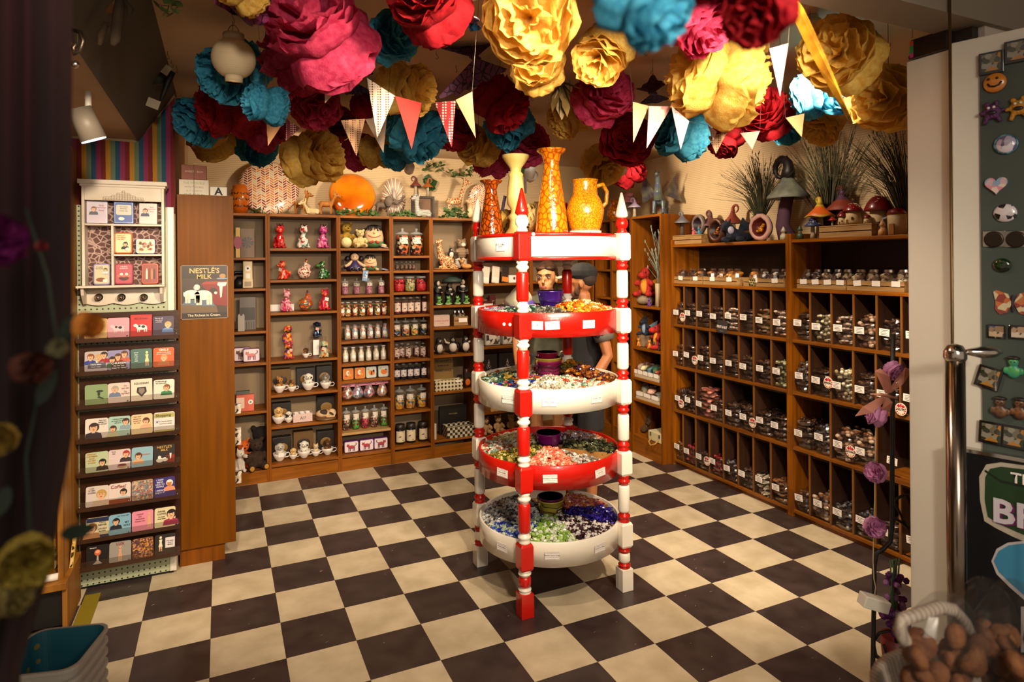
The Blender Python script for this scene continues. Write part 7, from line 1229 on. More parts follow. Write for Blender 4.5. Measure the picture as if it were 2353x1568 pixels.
sp = MB(); [sp.cyl((0,-.10 + .0 * k + .03 * abs(k - 3) * .3,.18 + .03 * k),(0,-.06,.195 + .03 * k),.006,.001,5) for k in range(6)]; sp.obj('spine',pm('6a3c78'),t); eyes(t,[(s * .018,-.14,.355) for s in (-1,1)],.004)
# top of the bin units
ZU = 1.876
def atB(px,X=BX + .09,z=ZU): return V((X,onx(px,550,X).y,z))
def topcrate(lb,x0,x1,X=BX + .02): A,B = onx(x0,555,X),onx(x1,555,X); return crate(lb,(X,A.y,ZU),A.y - B.y,.2,.07,-PI / 2,2),(A.y,B.y)
_,ya = topcrate('weathered crate under the dark geodes by the dragon bay',1544,1612); _,yb_ = topcrate('pale crate carrying the red toadstool houses',1882,2003)
ZC = ZU + .071
for b_,(y0,y1) in ((0,ya),(1,yb_)): t = thing('crate_lid',('weathered','pale')[b_] + ' board closing the crate %s' % ('under the geodes','below the toadstool houses')[b_],'board',(BX + .02,y0,ZC - .001),-PI / 2); MB().box(0,.0,0,y0 - y1,.2,.006).obj('board',crate_w,t)
ZC += .006
geo = mat('geode_skin','4a3c38',.9,col2='2a2220',ts=12,scale=(1,1,1),bump=.6,bscale=40)
def geode(lb,loc,h,rim,inn,rz=0.,egg=None):
    t = thing('geode_figure',lb,'figurine',loc,rz); s = h; d = MB(); n = 28; d.lathe([(.0,.34),(.30,.3),(.47,.12),(.5,0),(.47,-.1),(.40,-.14),(.34,-.10),(.28,.05),(.12,.14),(0,.15)],n,0,(0,0,0),True,(0,1,0)); k0 = len(d.v); d.v = [(x * s * .86 * (1 + .09 * NZ.noise(V((x * 9,z * 9,1)))),y * s,(z + .5) * s * (1 + .05 * NZ.noise(V((x * 8,z * 8,5))))) for x,y,z in d.v]
    d.m = [0 if i < 3 * n else 1 if i < 6 * n else 2 for i in range(len(d.m))]; d.obj('shell',[geo,rim,inn],t)
    if egg: b = MB(); r_ = random.Random(2); [b.ell((r_.uniform(-.12,.12) * s,.0,(.34 + .26 * r_.random()) * s),(.07 * s,.07 * s,.06 * s),8) for _ in range(7)]; b.obj('hatchling',egg,t)
geode('dark violet geode shell holding two tiny dragons',atB(1606,BX + .12,ZC),.17,pm('6a5a54'),pm('1c0e1c'),-PI / 2); geode('bronze dragon egg shell with folded claws',atB(1648,BX + .06),.20,pm('4a2410'),pm('2a1008'),-PI / 2,mat('bronze','8a4a18',.35,metal=.6)); geode('pink-rimmed geode with a golden hatchling',atB(1748,BX + .08),.20,mat('geode_pink','c89a90',.7,bump=.5),pm('5a1410'),-PI / 2 + .25,mat('gold_fig','c8821c',.3,metal=.5))
for px,c,lb in ((1594,'c05a60','tiny pink dragon in the violet geode'),(1607,'2a7a9c','tiny blue dragon in the violet geode')): sit_pet('dragon_figure',lb,'figurine',atB(px,BX + .05,ZC),.06,mat('mini_' + c,c,.4),'point',-PI / 2)
shroom('mushroom_figure','small dark blue curled mushroom on the weathered crate',atB(1568,BX + .09,ZC),.20,mat('shroom_slate','2c2c3c',.6,col2='7a7a7c',ts=5,scale=(1,1,.5)),mat('stem_dark','4a3c34',.9),.33,.07,-PI / 2 + .5); shroom('mushroom_figure','dusty rose curled mushroom behind the violet geode',atB(1632,BX + .2),.27,mat('shroom_rose','5a3434',.6),stc,.34,.08,-PI / 2,wavy=.02); shroom('mushroom_figure','rust red curled mushroom beside the first grass bundle',atB(1684,BX + .2),.29,mat('shroom_rust','7a2c1c',.6),stc,.26,-.10,-PI / 2)
t = thing('dragon_plush','dark navy plush dragon with wings sitting on the bin unit','plush toy',atB(1690,BX + .07),-PI / 2 + .4); put('body',remesh([('e',(0,.02,.05),(.075,.09,.05)),('e',(-.06,-.03,.12),(.04,.05,.038)),('t',[(-.02,0,.07),(-.055,-.01,.12)],[.045,.035]),('t',[(-.05,.0,.15),(-.045,.02,.185)],[.014,.003]),('t',[(-.075,.0,.15),(-.085,.02,.18)],[.014,.003]),('e',(-.05,-.07,.02),(.03,.05,.022)),('e',(.06,-.06,.02),(.03,.05,.022)),('t',[(.06,.08,.04),(.13,.06,.03)],[.035,.01])],'body',nvy,.0055),t); w_ = MB(); fan(w_,(.0,.04,.08),(.02,.04,.11),(.12,.06,.02),1.0,8); w_.obj('wing',nvy,t); MB().ell((-.01,-.06,.09),(.025,.015,.03),10).obj('heart_tag',pm('b0a8c0'),t); eyes(t,[(-.085,-.07,.13),(-.045,-.075,.13)],.006)
gsm = mat('grass_dry','3a3c26',.8,col2='5a5638',ts=20,scale=(1,1,1))
def grass(lb,loc,h,n,seed,lean=0.,wd=.22,head=True):
    r_ = random.Random(seed); t = thing('grass_bundle',lb,'dried grass',loc); s = MB()
    for k in range(n):
        a = r_.gauss(0,1) * wd + lean; b = r_.uniform(-.10,.12); q = r_.uniform(.62,1.05) * h; e = V((b * .7 - .04,a,q * (1 - .35 * min(1,abs(a / h)) ** 1.5))); m_ = V((b * .3,a * .38,q * .55)); s.tube([(0,0,.01 * h),m_,e],[.0028,.0022,.0008],3)
        if head and k % 3 == 0:
            for j in range(3): f = .78 + .09 * j; c = m_.lerp(e,(f - .5) * 2); leaf_mesh(s,c,(e - m_).normalized() * .035 + V((r_.uniform(-.01,.01),r_.uniform(-.015,.015),0)),.005,3)
    s.obj('grass_stems',gsm,t); MB().lathe([(0,0),(.035,.0),(.04,.02),(.024,.05),(.03,.08)],12).obj('tied_base',pm('3a2438'),t)
grass('grey-green dried grass bundle spreading behind the pink geode',atB(1748,BX + .14) + V((0,0,.13)),.52,150,1,.02,.2); grass('tallest dark grass bundle behind the orange mushroom',atB(1905,BX + .2) + V((0,0,.02)),.72,170,2,.0,.2); grass('grass bundle leaning in from behind the door post',atB(2085,BX + .15) + V((0,0,.02)),.68,150,3,.15,.2)
for px,X,dz,lb in ((1748,.14,.13,'short vase lifting the grass bundle behind the geode'),): t = tag(MB().lathe([(0,0),(.04,0),(.045,.06),(.03,.13),(0,.13)],14).obj('grass_vase',pm('3a2c2c')),lb,'vase'); t.location = atB(px,BX + X)
shroom('mushroom_statue','huge purple-stemmed mushroom statue with a black curl',atB(1812,BX + .12),.55,mat('shroom_huge','7c8070',.6,col2='4a4a48',ts=9,scale=(1,1,1)),mat('stem_purple','5a3a50',.8,col2='432a3c',ts=14,scale=(1,1,.2)),.255,.12,-PI / 2 - .1,bend=-.35,cm=mat('curl_black','1a1016',.5),ck=1.5)
shroom('mushroom_figure','orange mushroom with yellow skirt and ring top',atB(1884,BX + .10,ZU),.27,mat('shroom_orange','b8a030',.5,col2='c85a10',tex='wavez',ts=2.6,scale=(1,1,1),lo=.4,hi=.6),stc,.34,.07,-PI / 2 - .4,wavy=.02); shroom('mushroom_figure','brown and violet bell mushroom before the tallest grass',atB(1936,BX + .2,ZU + .0),.34,mat('shroom_bell','4a2a48',.6,col2='7a2c18',tex='wavez',ts=2.2,scale=(1,1,1),lo=.4,hi=.6),stc,.30,.06,-PI / 2)
shroom('mushroom_figure','small blue capped mushroom with white dots',atB(1868,BX + .05),.155,mat('shroom_blue','24305c',.5),stc,.34,0,0,card); shroom('mushroom_figure','tiny red toadstool beside the toadstool house',atB(1913,BX + .06,ZC),.065,mat('shroom_red','9a1418',.4),stc,.4,0,0,card)
hsm = mat('house_cream','c8b088',.7,col2='a88c60',ts=12,scale=(1,1,1)); redc = mat('toad_red','6e0a10',.35,coat=.3)
def toad_house(lb,loc,h,rc,rb,rz=-PI / 2,extra=None):
    t = thing('toadstool_house',lb,'figurine',loc,rz); s = h; MB().lathe([(rb * s,0),(rb * 1.08 * s,.15 * s),(rb * .9 * s,.45 * s),(rb * .75 * s,.66 * s),(0,.66 * s)],18).obj('house',hsm,t); MB().lathe([(rb * .7 * s,.6 * s),(rc * s,.62 * s),(rc * 1.0 * s,.67 * s),(rc * .8 * s,.82 * s),(rc * .45 * s,.95 * s),(0,s)],22).obj('cap',redc,t); d = MB(); r_ = random.Random(lb)
    for k in range(30): f = r_.uniform(.15,.92); a = r_.uniform(0,6.3); d.ell((rc * f * s * math.cos(a),rc * f * s * math.sin(a),(1.0 - .29 * f ** 2.3) * s),(.026 * s,.026 * s,.012 * s),6)
    d.obj('cap_spot',pm('e0d0a8'),t)
    for x,z,w_,hh,c in ((0,.12,.1,.22,'6a4420'),(-rb * .6,.25,.06,.12,'3a2c1c'),(rb * .55,.28,.06,.12,'3a2c1c')): y = -math.sqrt(max(.01,(rb * 1.09) ** 2 - x * x)) * s; MB().box(x * s - w_ * s / 2,y - .01 * s,z * s - hh * s * .5 + .0,x * s + w_ * s / 2,y + .04 * s,z * s + hh * s * .5).obj('door' if c == '6a4420' else 'window',pm(c),t)
toad_house('low twin toadstool house on the pale crate',atB(1960,BX + .09,ZC),.135,.42,.36); toad_house('little side toadstool leaning on the low house',atB(1936,BX + .055,ZC),.085,.36,.3); toad_house('tall toadstool house with a chimney cap behind the crate',atB(2020,BX + .13,ZU),.25,.32,.24); toad_house('tiny red-capped house at the crate corner',atB(1993,BX + .05,ZC),.055,.42,.36)
t = thing('house_mug','grey toadstool house mug with a curved handle by the door post','mug',atB(2062,BX + .08),-PI / 2); MB().lathe([(0,0),(.05,0),(.05,.12),(.045,.125),(0,.12)],20).obj('mug',hsm,t); MB().lathe([(.055,.12),(.04,.15),(0,.16)],20).obj('roof',redc,t); MB().tube([(-.048,0,.11),(-.085,0,.10),(-.085,0,.05),(-.05,0,.02)],.009,8).obj('handle',pm('8a8a90'),t); MB().bx((0,-.05,.035),(.03,.01,.06)).obj('door',pm('8a5420'),t)
for px,X,c,lb in ((1838,.05,'3a4a34','tiny gnome figure in a green hat beside the blue mushroom'),(2028,.035,'c89060','tiny sitting fairy figure before the tall toadstool house'),(1800,.05,'b8b0a0','tiny white mushroom group at the foot of the huge mushroom')):
    t = thing('gnome_figure',lb,'figurine',atB(px,BX + X)); MB().lathe([(.025,0),(.022,.03),(.01,.045),(0,.045)],12).obj('coat',pm(c),t); MB().ell((0,0,.052),.013,10).obj('head',skin_p,t); MB().lathe([(.02,.056),(.012,.075),(0,.095)],12).obj('hat',pm(c),t)
# ================================================================== sweets, buckets and vases on the round stand
OFF = 42.5
SW = {1: {'222': ('grey and silver wrapped',['6a6458','2c2a26','a09888','4a5048']),'267': ('orange wrapped',['d87a18','c85c10','e8a838','b8440c']),'312': ('pale orange wrapped',['e8c078','d88a28','f0dca8','c86a1c']),'357': ('amber wrapped',['b86018','d8902c','8a3c10']),'177': ('green and white wrapped',['2a5a3c','d8d4c8','1c3a2c','8aa898']),'132': ('lilac and white wrapped',['5a4488','d8d0d8','b87898','8a9a90']),'87': ('white and teal wrapped',['d8d8d0','7aa098','c8b8b0'])},
      2: {'222': ('clear white wrapped',['d8d0c0','b8ac98','ece4d4','9a907c']),'267': ('pale green and red wrapped',['a8b8a0','c85030','d8d0b8','5a7a68','e0d8c8']),'312': ('brown and purple wrapped',['5a2c14','8a4a18','3a1c30','b87828']),'357': ('amber and green wrapped',['a86018','6a5a28','c8882c','4a5a30']),'177': ('blue and red wrapped',['24247a','b8401c','2c5a40','3a6ab0','c8a030']),'132': ('green and yellow wrapped',['4a6a58','c8a84c','9ab0a0','2c4438']),'87': ('cream and red wrapped',['d8c8a8','b84030','c8b080'])},
      3: {'222': ('coral pink wrapped',['e87858','d85848','f0a88c','f4c8b4']),'267': ('clear silver wrapped',['c8c0b8','9a9288','e0dad4']),'312': ('dark green wrapped',['4a5038','2c3020','6a6a48','1c1c14']),'357': ('lilac and brown wrapped',['a89098','5a3c48','d0c4c8','b87840']),'177': ('gold and green wrapped',['7a6a20','b89a38','3c4a1c','d8c878']),'132': ('white teal and red wrapped',['d8d0b8','8aa898','b85038','e4dcc8']),'87': ('cream and yellow wrapped',['d8c890','e4dcc0','b8984c'])},
      4: {'222': ('lime green wrapped',['a0c458','d0dcb8','78a038','e0e4d8']),'267': ('dark brown and white wrapped',['2c1820','d8d0cc','4a2c34','ece4e0']),'312': ('deep blue wrapped',['1c1468','2a1c8a','120c40','3a2ca0']),'357': ('pink and orange wrapped',['c87a68','c86a2c','d8a898','a84858']),'177': ('blue and pale green wrapped',['b8c8b4','2038a0','d0d8c8','3a58b8','a8b8a0']),'132': ('silver white wrapped',['c8c8c4','8a8c8c','e0dedc','4a4a50']),'87': ('silver and lilac wrapped',['b8b4b0','6a6a70','d8d4d4'])}}
TN = {1: 'second tier',2: 'third tier',3: 'fourth tier',4: 'lowest tier'}
def sweet_shape(mb,c,mi,r_,s=1.):
    e = (r_.uniform(-.5,.5),r_.uniform(-.5,.5),r_.uniform(0,6.3)); M = Matrix.Rotation(e[2],3,'Z') @ Matrix.Rotation(e[1],3,'Y') @ Matrix.Rotation(e[0],3,'X')
    mb.ell(c,(.0132 * s,.0100 * s,.0092 * s),6,mi,e,False); c = V(c)
    for q in (-1,1):
        ax = M @ V((q,0,0)); u = M @ V((0,1,0)); w_ = M @ V((0,0,1)); a = c + ax * .0095 * s; b = c + ax * .0195 * s
        mb.add([a,b + u * .007 * s,b + w_ * .004 * s,b - u * .007 * s,b - w_ * .004 * s],[(0,1,2),(0,2,3),(0,3,4),(0,4,1)],mi)
SWM = {}; rc_ = random.Random(21)
BUCK = {1: [(.03,.05)],2: [(.02,.0)],3: [(.0,.0)],4: [(.02,.02)]}
for k in (1,2,3,4):
    a,b = TZ[k]
    for key,(nm,cols) in SW[k].items():
        ms = [mat('wrap_' + c,c,.22,coat=.5,transl=.12) for c in cols]; a0 = math.radians(int(key) + 1.5); pts = []; sparse = (k,key) == (3,'267')
        tall = {(1,'312'): .035,(1,'267'): .03,(2,'312'): .05,(2,'357'): .06,(2,'87'): .03,(2,'222'): .02,(2,'132'): .02,(3,'222'): .02,(3,'357'): .02}.get((k,key),0)
        for i in range(60 if sparse else 270):
            r = math.sqrt(rc_.uniform(.07 ** 2,(.30 if sparse else .364) ** 2)); an = a0 + rc_.random() * math.radians(42); p = V((r * math.cos(an),r * math.sin(an),0))
            hz = b - .034 + .045 * (1 - .55 * (r / .36) ** 2) + tall * math.exp(-((r - .2) / .1) ** 2) * math.sin((an - a0) / math.radians(42) * PI)
            p.z = hz - rc_.uniform(0,.018) - (.03 if sparse else 0)
            if (p - V((0,0,p.z)) - V((BUCK[k][0][0],BUCK[k][0][1],0))).length < .085: continue
            pts.append(p)
        vis = sorted(pts,key=lambda p: -(p.z * 4 + (p.x * -.42 + p.y * -.91))); ind = vis[:13] if key not in ('87','357') else vis[:6]
        mb = MB()
        for p in vis[len(ind):]: sweet_shape(mb,p,rc_.randrange(len(cols)),rc_)
        o = tag(mb.obj('wrapped_sweets',ms,None,CC),'heap of %s sweets on the %s of the stand' % (nm,TN[k]),'sweets',None,'stuff')
        for p in ind:
            ci = rc_.randrange(len(cols)); kk = (cols[ci],rc_.randrange(2))
            if kk not in SWM: q = MB(); sweet_shape(q,(0,0,0),0,random.Random(kk[1])); SWM[kk] = q.mesh('wrapped_sweet',ms[ci])
            o = put('wrapped_sweet',SWM[kk],None,CC + p + V((0,0,.004)),rc_.uniform(0,6)); tag(o,'single %s sweet on its heap, %s of stand' % (nm,TN[k]),'sweet','%s sweets on the %s' % (nm,TN[k]))
def bucket(lb,x,y,z,r,h,c,tilt=(0,0,0),inner=None,label=False,group=None):
    t = thing('tin_bucket',lb,'bucket',CC + V((x,y,z)),rot=tilt,group=group); m_ = mat('bucket_' + c,c,.3,coat=.4); MB().lathe([(0,0),(r * .72,0),(r * .86,h * .55),(r * .89,h * .57),(r * .9,h * .6),(r * .98,h * .93),(r * 1.04,h * .95),(r * 1.04,h),(r * .96,h)],28).obj('pail',m_,t); MB().lathe([(r * .955,h),(r * .82,h * .5),(r * .69,.004),(0,.005)],28).obj('inside',mat('bucket_' + inner,inner,.3) if inner else m_,t)
    for s in (-1,1): MB().ell((s * r * .98,-r * .1,h * .82),(.008,.006,.012),8).obj('handle_ear',m_,t)
    MB().tube([(-r,-.1 * r,h * .82),(-r * .95,-r * .7,h * .62),(0,-r * 1.12,h * .5),(r * .95,-r * .7,h * .62),(r,-.1 * r,h * .82)],.0016,5).obj('wire_handle',steel,t)
    if label: q = MB(); q.grid(lambda u,v: (r * .92 * math.sin(.05 + u * .62 - .42 + .4),-r * .92 * math.cos(.05 + u * .62 - .02),h * (.28 + .36 * v)),6,1); q.obj('label',ink,t); q = MB(); q.grid(lambda u,v: (r * .935 * math.sin(.13 + u * .45),-r * .935 * math.cos(.13 + u * .45),h * (.34 + .24 * v)),6,1); q.obj('label_print',pm('b8a890'),t)
    return t
F_ = V((-.42,-.91,0))
bucket('purple tin bucket standing in the second tier',.03,.02,TZ[1][0] + .085,.072,.130,'2c1060'); bucket('lilac tin bucket lying tilted behind the purple one',-.07,.09,TZ[1][0] + .115,.066,.12,'5c4a98',(-.9,-.5,0)); bucket('cream tin bucket lying on its side in the second tier',-.19,.10,TZ[1][0] + .13,.06,.125,'b8b098',(.2,.95,.3))
z = TZ[2][0] + .075; bucket('lowest magenta bucket of the nested stack',.0,.0,z,.072,.115,'6a1440',group='nested buckets on the third tier'); bucket('pink bucket second in the nested stack',.0,.0,z + .028,.071,.105,'a8246a',group='nested buckets on the third tier'); bucket('yellow bucket third in the nested stack',.0,.0,z + .045,.0715,.105,'c8b040',group='nested buckets on the third tier'); bucket('crimson bucket topmost in the nested stack',-.004,.0,z + .085,.058,.095,'7a1030',group='nested buckets on the third tier')
bucket('magenta bucket alone in the fourth tier',.0,.0,TZ[3][0] + .07,.07,.115,'78146c'); bucket('olive bucket with a dark picture label in the lowest tier',.02,.02,TZ[4][0] + .07,.074,.12,'a8983c',label=True); bucket('magenta bucket nested in the olive one',.02,.02,TZ[4][0] + .112,.070,.09,'6a1448')
# vases on the stand top
ZT = TZ[0][1] - .003
def on_top(px,d,z=None): p = ond(px,520,d); return V((p.x,p.y,z or ZT))
scale_o = mat('scale_orange','8a3c04',.15,coat=.6,col2='d8780c',tex='cells',ts=40,scale=(1,1,.7),lo=.02,hi=.16,bump=.3); scale_a = mat('scale_amber','4a1a04',.15,coat=.6,col2='a84a08',tex='cells',ts=42,scale=(1,1,.7),lo=.02,hi=.18,bump=.3)
def vase(name,lb,loc,prof,m_,cat='vase',k=1.): t = thing(name,lb,cat,loc); MB().lathe([(r * k,z * k) for r,z in prof],32).obj('body',m_,t); return t
VP = [(0,0),(.088,.0),(.086,.03),(.075,.14),(.058,.25),(.043,.34),(.040,.375),(.05,.42),(.076,.44),(.08,.45),(.07,.448),(.042,.41),(.03,.37)]
t = vase('tall_vase','tall glossy orange vase with scale relief on the stand',on_top(1268,3.32),VP,scale_o); t = vase('amber_vase','shorter dark amber vase with flared lip near the white post',on_top(1129,3.52),[(r * .8,z * .70) for r,z in VP],scale_a)
MB().bx((.068,-.02,.19),(.02,.004,.085),0,(0,.25,.3)).obj('swing_tag',ink,t)
crs = mat('candle_cream','d8c47c',.5,col2='b89c50',ts=10,scale=(1,1,.5)); t = vase('candlestick','cream carved candlestick between the amber and orange vases',on_top(1186,3.5),[(0,0),(.06,0),(.062,.02),(.04,.05),(.035,.09),(.05,.11),(.03,.13),(.028,.15),(.048,.18),(.052,.22),(.046,.27),(.038,.33),(.043,.345),(.03,.36),(.032,.38),(.055,.41),(.075,.44),(.076,.452),(.0,.44)],crs); MB().bx((.045,-.03,.285),(.010,.01,.09),0).obj('swing_tag',ink,t)
t = vase('orange_jug','squat orange jug with triangle relief and handle',on_top(1345,3.34,ZT + .022),[(0,0),(.075,.0),(.083,.02),(.098,.08),(.1,.11),(.085,.16),(.066,.19),(.064,.25),(.07,.27),(.064,.268),(.056,.2),(0,.19)],mat('jug_orange','9a5406',.25,coat=.5,col2='dc8c12',tex='cells',ts=62,scale=(1,1,1),lo=.02,hi=.12,bump=.25)); MB().tube([(.058,-.01,.235),(.10,-.015,.25),(.128,-.015,.21),(.122,-.015,.15),(.085,-.01,.115)],[.012,.012,.011,.011,.012],8).obj('handle',mat('jug_orange'),t)
t = tag(MB().lathe([(0,0),(.085,0),(.085,.02),(0,.02)],24).obj('trivet',mat('trivet','1c1612',.5,col2='c8bcac',tex='voronoi',ts=40,scale=(1,1,1),lo=.2,hi=.3),None,on_top(1345,3.34,ZT + .001)),'black patterned trivet below the orange jug','trivet')
for x,y,d,r,c,lb in ((1236,472,3.5,.10,'C','pale cream tissue bunch between the vases'),(1166,480,3.66,.085,'Y','yellow tissue bunch behind the candlestick')):
    if (c,0) not in PM: PM[c,0] = pom_mesh(40,TIS[c])
    p = ond(x,y,d); t = thing('tissue_bunch',lb,'tissue',(p.x,p.y,ZT + r)); put('petals',PM[c,0],t,rot=(1.2,.3,x),sc=r)
t = vase('small_orange_vase','small orange vase on the shelf top behind the jug',V((3.45 + .12,onx(1410,450,3.57).y,2.141)),[(0,0),(.05,0),(.07,.06),(.06,.12),(.035,.16),(.05,.2),(0,.19)],scale_o)
# ================================================================== the couple behind the stand
def person(name,lb,loc,H,rz,skin,hairm,top,bottom,bl,arms,head_rz,female,hem):
    """faces -y; bl = (top hem, sleeve end fraction); arms = per side shoulder-elbow-wrist points"""
    t = thing(name,lb,'person',loc,rz); k = H / 1.72; sk = mat(*skin,rough=.55)
    sw_ = .175 if female else .205; hip = .135 if female else .13; hx = Matrix.Rotation(head_rz,3,'Z')
    def hd(x,y,z): v = hx @ V((x,y,0)); return (v.x * k,(v.y - .01) * k,(1.57 + z) * k)
    S = [('t',[(0,.01,.90 * k),(0,.0,1.06 * k),(0,-.005,1.2 * k),(0,.0,1.32 * k),(0,.0,1.40 * k)],[.135 * k,.12 * k,.13 * k,.14 * k,.09 * k]),('e',(0,0,1.375 * k),(sw_ * .95 * k,.085 * k,.075 * k)),('t',[(0,.01,1.38 * k),(0,.0,1.50 * k)],[.06 * k,.052 * k]),('e',(0,.005,.93 * k),(.17 * k,.12 * k,.11 * k)),
         ('e',hd(0,0,.03),(.077 * k,.095 * k,.10 * k)),('e',hd(0,-.025,-.045),(.058 * k,.065 * k,.06 * k)),('e',hd(0,-.07,-.085),(.026 * k,.022 * k,.02 * k)),('t',[hd(0,-.095,.012),hd(0,-.115,-.022),hd(0,-.1,-.032)],[.010 * k,.014 * k,.012 * k]),('e',hd(0,-.085,-.058),(.024 * k,.014 * k,.012 * k)),('e',hd(0,-.08,.04),(.055 * k,.018 * k,.012 * k))]
    for s in (-1,1):
        S += [('e',hd(s * .08,.012,-.005),(.010 * k,.019 * k,.029 * k)),('e',hd(s * .036,-.058,-.025),(.022 * k,.018 * k,.022 * k)),('t',[(s * .085 * k,.01,.9 * k),(s * .095 * k,0,.70 * k),(s * .09 * k,0,.49 * k),(s * .09 * k,.015,.33 * k),(s * .088 * k,.01,.09 * k)],[.085 * k,.075 * k,.053 * k,.052 * k,.036 * k]),('e',(s * .09 * k,-.05 * k,.04 * k),(.042 * k,.115 * k,.038 * k))]
        sh,el,wr = [V(p) * k for p in arms[(s + 1) // 2]]; S += [('t',[sh,(sh + el) / 2,el,(el + wr) / 2,wr],[.052 * k,.046 * k,.038 * k,.037 * k,.025 * k])]
        d = (wr - el).normalized(); u = d.cross(V((0,1,.2))).normalized(); n = d.cross(u); S.append(('t',[wr,wr + d * .05 * k,wr + d * .09 * k],[.024 * k,.036 * k,.032 * k]))
        for i,(o_,l_) in enumerate(((-.028,.065),(-.009,.078),(.010,.074),(.028,.058))): b = wr + d * .09 * k + u * o_ * k; S.append(('t',[b,b + (d + n * .15) * l_ * .55 * k,b + (d * .85 + n * .5) * l_ * k],[.0095 * k,.009 * k,.007 * k]))
        b = wr + d * .035 * k - u * .03 * k; S.append(('t',[b,b + (d * .6 - u * .6) * .04 * k,b + (d * .9 - u * .3) * .075 * k],[.012 * k,.011 * k,.008 * k]))
    put('body',remesh(S,'body',sk,.0075,3),t)
    q = MB(); hz = hem * k
    prof = [(.0,.14,hz),(.0,.16,.95 * k),(.0,.142,1.08 * k),(.0,.155,1.25 * k)]
    C = [('t',[(0,.005,hz),(0,.005,.98 * k),(0,0,1.1 * k),(0,-.005,1.25 * k),(0,0,1.36 * k)],[(.165 if female else .16) * k,.15 * k,(.132 if female else .148) * k,.15 * k,.115 * k]),('e',(0,0,1.375 * k),(sw_ * 1.04 * k,.1 * k,.085 * k)),('t',[(0,.01,1.39 * k),(0,.005,1.45 * k)],[.09 * k,.07 * k])]
    for s in (-1,1): sh,el,wr = [V(p) * k for p in arms[(s + 1) // 2]]; C.append(('t',[sh - V((s * .02,0,0)),sh,sh.lerp(el,bl)],[.075 * k,.068 * k,.064 * k]))
    put('shirt',remesh(C,'shirt',top,.011,4),t)
    B = [('t',[(0,.01,.82 * k),(0,.01,1.0 * k)],[.168 * k,.155 * k])] + [('t',[(s * .088 * k,.01,.88 * k),(s * .1 * k,0,.56 * k if not female else .62 * k)],[.105 * k,.095 * k]) for s in (-1,1)]
    put('shorts',remesh(B,'shorts',bottom,.012,3),t)
    for s in (-1,1): MB().ell((s * .09 * k,-.05 * k,.035 * k),(.048 * k,.125 * k,.036 * k),14).obj('shoe',pm('2a2624'),t)
    for s in (-1,1):
        MB().ell(hd(s * .034,-.083,.018),(.0135 * k,.010 * k,.009 * k),10).obj('eye',pm('d8ccc0'),t); MB().ell(hd(s * .034,-.0915,.018),(.0062 * k,.004 * k,.0062 * k),8).obj('iris',pm('2a1c12'),t); MB().tube([hd(s * .014,-.097,.036),hd(s * .036,-.096,.042),hd(s * .058,-.08,.036)],[.004 * k,.005 * k,.003 * k],6).obj('eyebrow',hairm,t); MB().tube([hd(s * .018,-.094,.024),hd(s * .035,-.0945,.0285),hd(s * .052,-.082,.022)],.0025 * k,5).obj('eyelash',pm('1c120e'),t)
    MB().ell(hd(0,-.097,-.055),(.024 * k,.007 * k,.005 * k),12).ell(hd(0,-.096,-.064),(.02 * k,.007 * k,.006 * k),12).obj('lips',pm('a8504a' if female else '9a6050'),t)
    return t,hd,k
tee_w = mat('tee_olive','5c5c4c',.9,col2='4a4a3c',ts=14,scale=(1,1,1)); hairw = mat('hair_brown','2c1a10',.6,col2='4a2c18',ts=40,scale=(1,1,.3)); jean = mat('denim_shorts','3a3a44',.85)
pw = ond(1256,637,5.05); fa = math.atan2(-FW.y,-FW.x) + PI / 2
t,hd,k = person('person','woman with tied-back brown hair in an olive tee behind the stand',(pw.x,pw.y,0),1.75,fa - .12,('skin_warm','c88a5c'),hairw,tee_w,jean,.42,(((-.175,.0,1.36),(-.245,.03,1.10),(-.225,-.05,.88)),((.175,.0,1.36),(.23,.03,1.10),(.2,-.08,.88))),-.18,True,.88)
S = [('e',hd(0,.028,.062),(.086 * k,.098 * k,.088 * k)),('e',hd(0,.06,.0),(.075 * k,.06 * k,.09 * k)),('e',hd(.02,.13,.02),(.05 * k,.06 * k,.06 * k)),('e',hd(-.03,-.03,.088),(.05 * k,.06 * k,.026 * k)),('e',hd(.03,-.03,.088),(.05 * k,.06 * k,.026 * k)),('t',[hd(.02,.14,.0),hd(.03,.15,-.14)],[.045 * k,.02 * k])]
put('hair',remesh(S,'hair',hairw,.007,1),t)
tee_m = mat('tee_black','18171a',.9); pmn = ond(1338,645,4.45); leftd = -RT
t,hd,k = person('person','bearded man in a dark cap and black tee turned to the woman',(pmn.x + .015,pmn.y + .02,0),1.735,math.atan2(leftd.y,leftd.x) + PI / 2 + .38,('skin_tan','a4663e'),mat('hair_dark','120d0b',.7),tee_m,mat('dark_shorts','1c1a1e',.9),.55,(((-.21,.0,1.36),(-.26,.06,1.09),(-.24,-.08,.86)),((.21,.0,1.36),(.27,.04,1.09),(.26,-.10,.88))),-.62,False,.80)
capm = mat('cap_black','141214',.85)
S = [('e',hd(0,.01,.07),(.09 * k,.112 * k,.078 * k))]; put('cap',remesh(S,'cap',capm,.007,1),t); b = MB(); b.grid(lambda u,v: hd((u - .5) * .15 * (1 - .25 * v),-.085 - .10 * v * (1 - (2 * u - 1) ** 2 * .35),.052 - .02 * v + .012 * (1 - (2 * u - 1) ** 2)),8,4,0,True); b.obj('cap_visor',mat('visor_grey','8a8478',.8),t)
put('hair',remesh([('e',hd(0,.03,.03),(.08 * k,.08 * k,.06 * k))],'hair',mat('hair_stubble','2a1a12',.8),.007,1),t); put('beard',remesh([('e',hd(0,-.045,-.075),(.058 * k,.062 * k,.045 * k)),('e',hd(.06,-.02,-.05),(.014 * k,.024 * k,.034 * k)),('e',hd(-.06,-.02,-.05),(.014 * k,.024 * k,.034 * k))],'beard',mat('beard_brown','4a2a18',.9),.007,1),t)
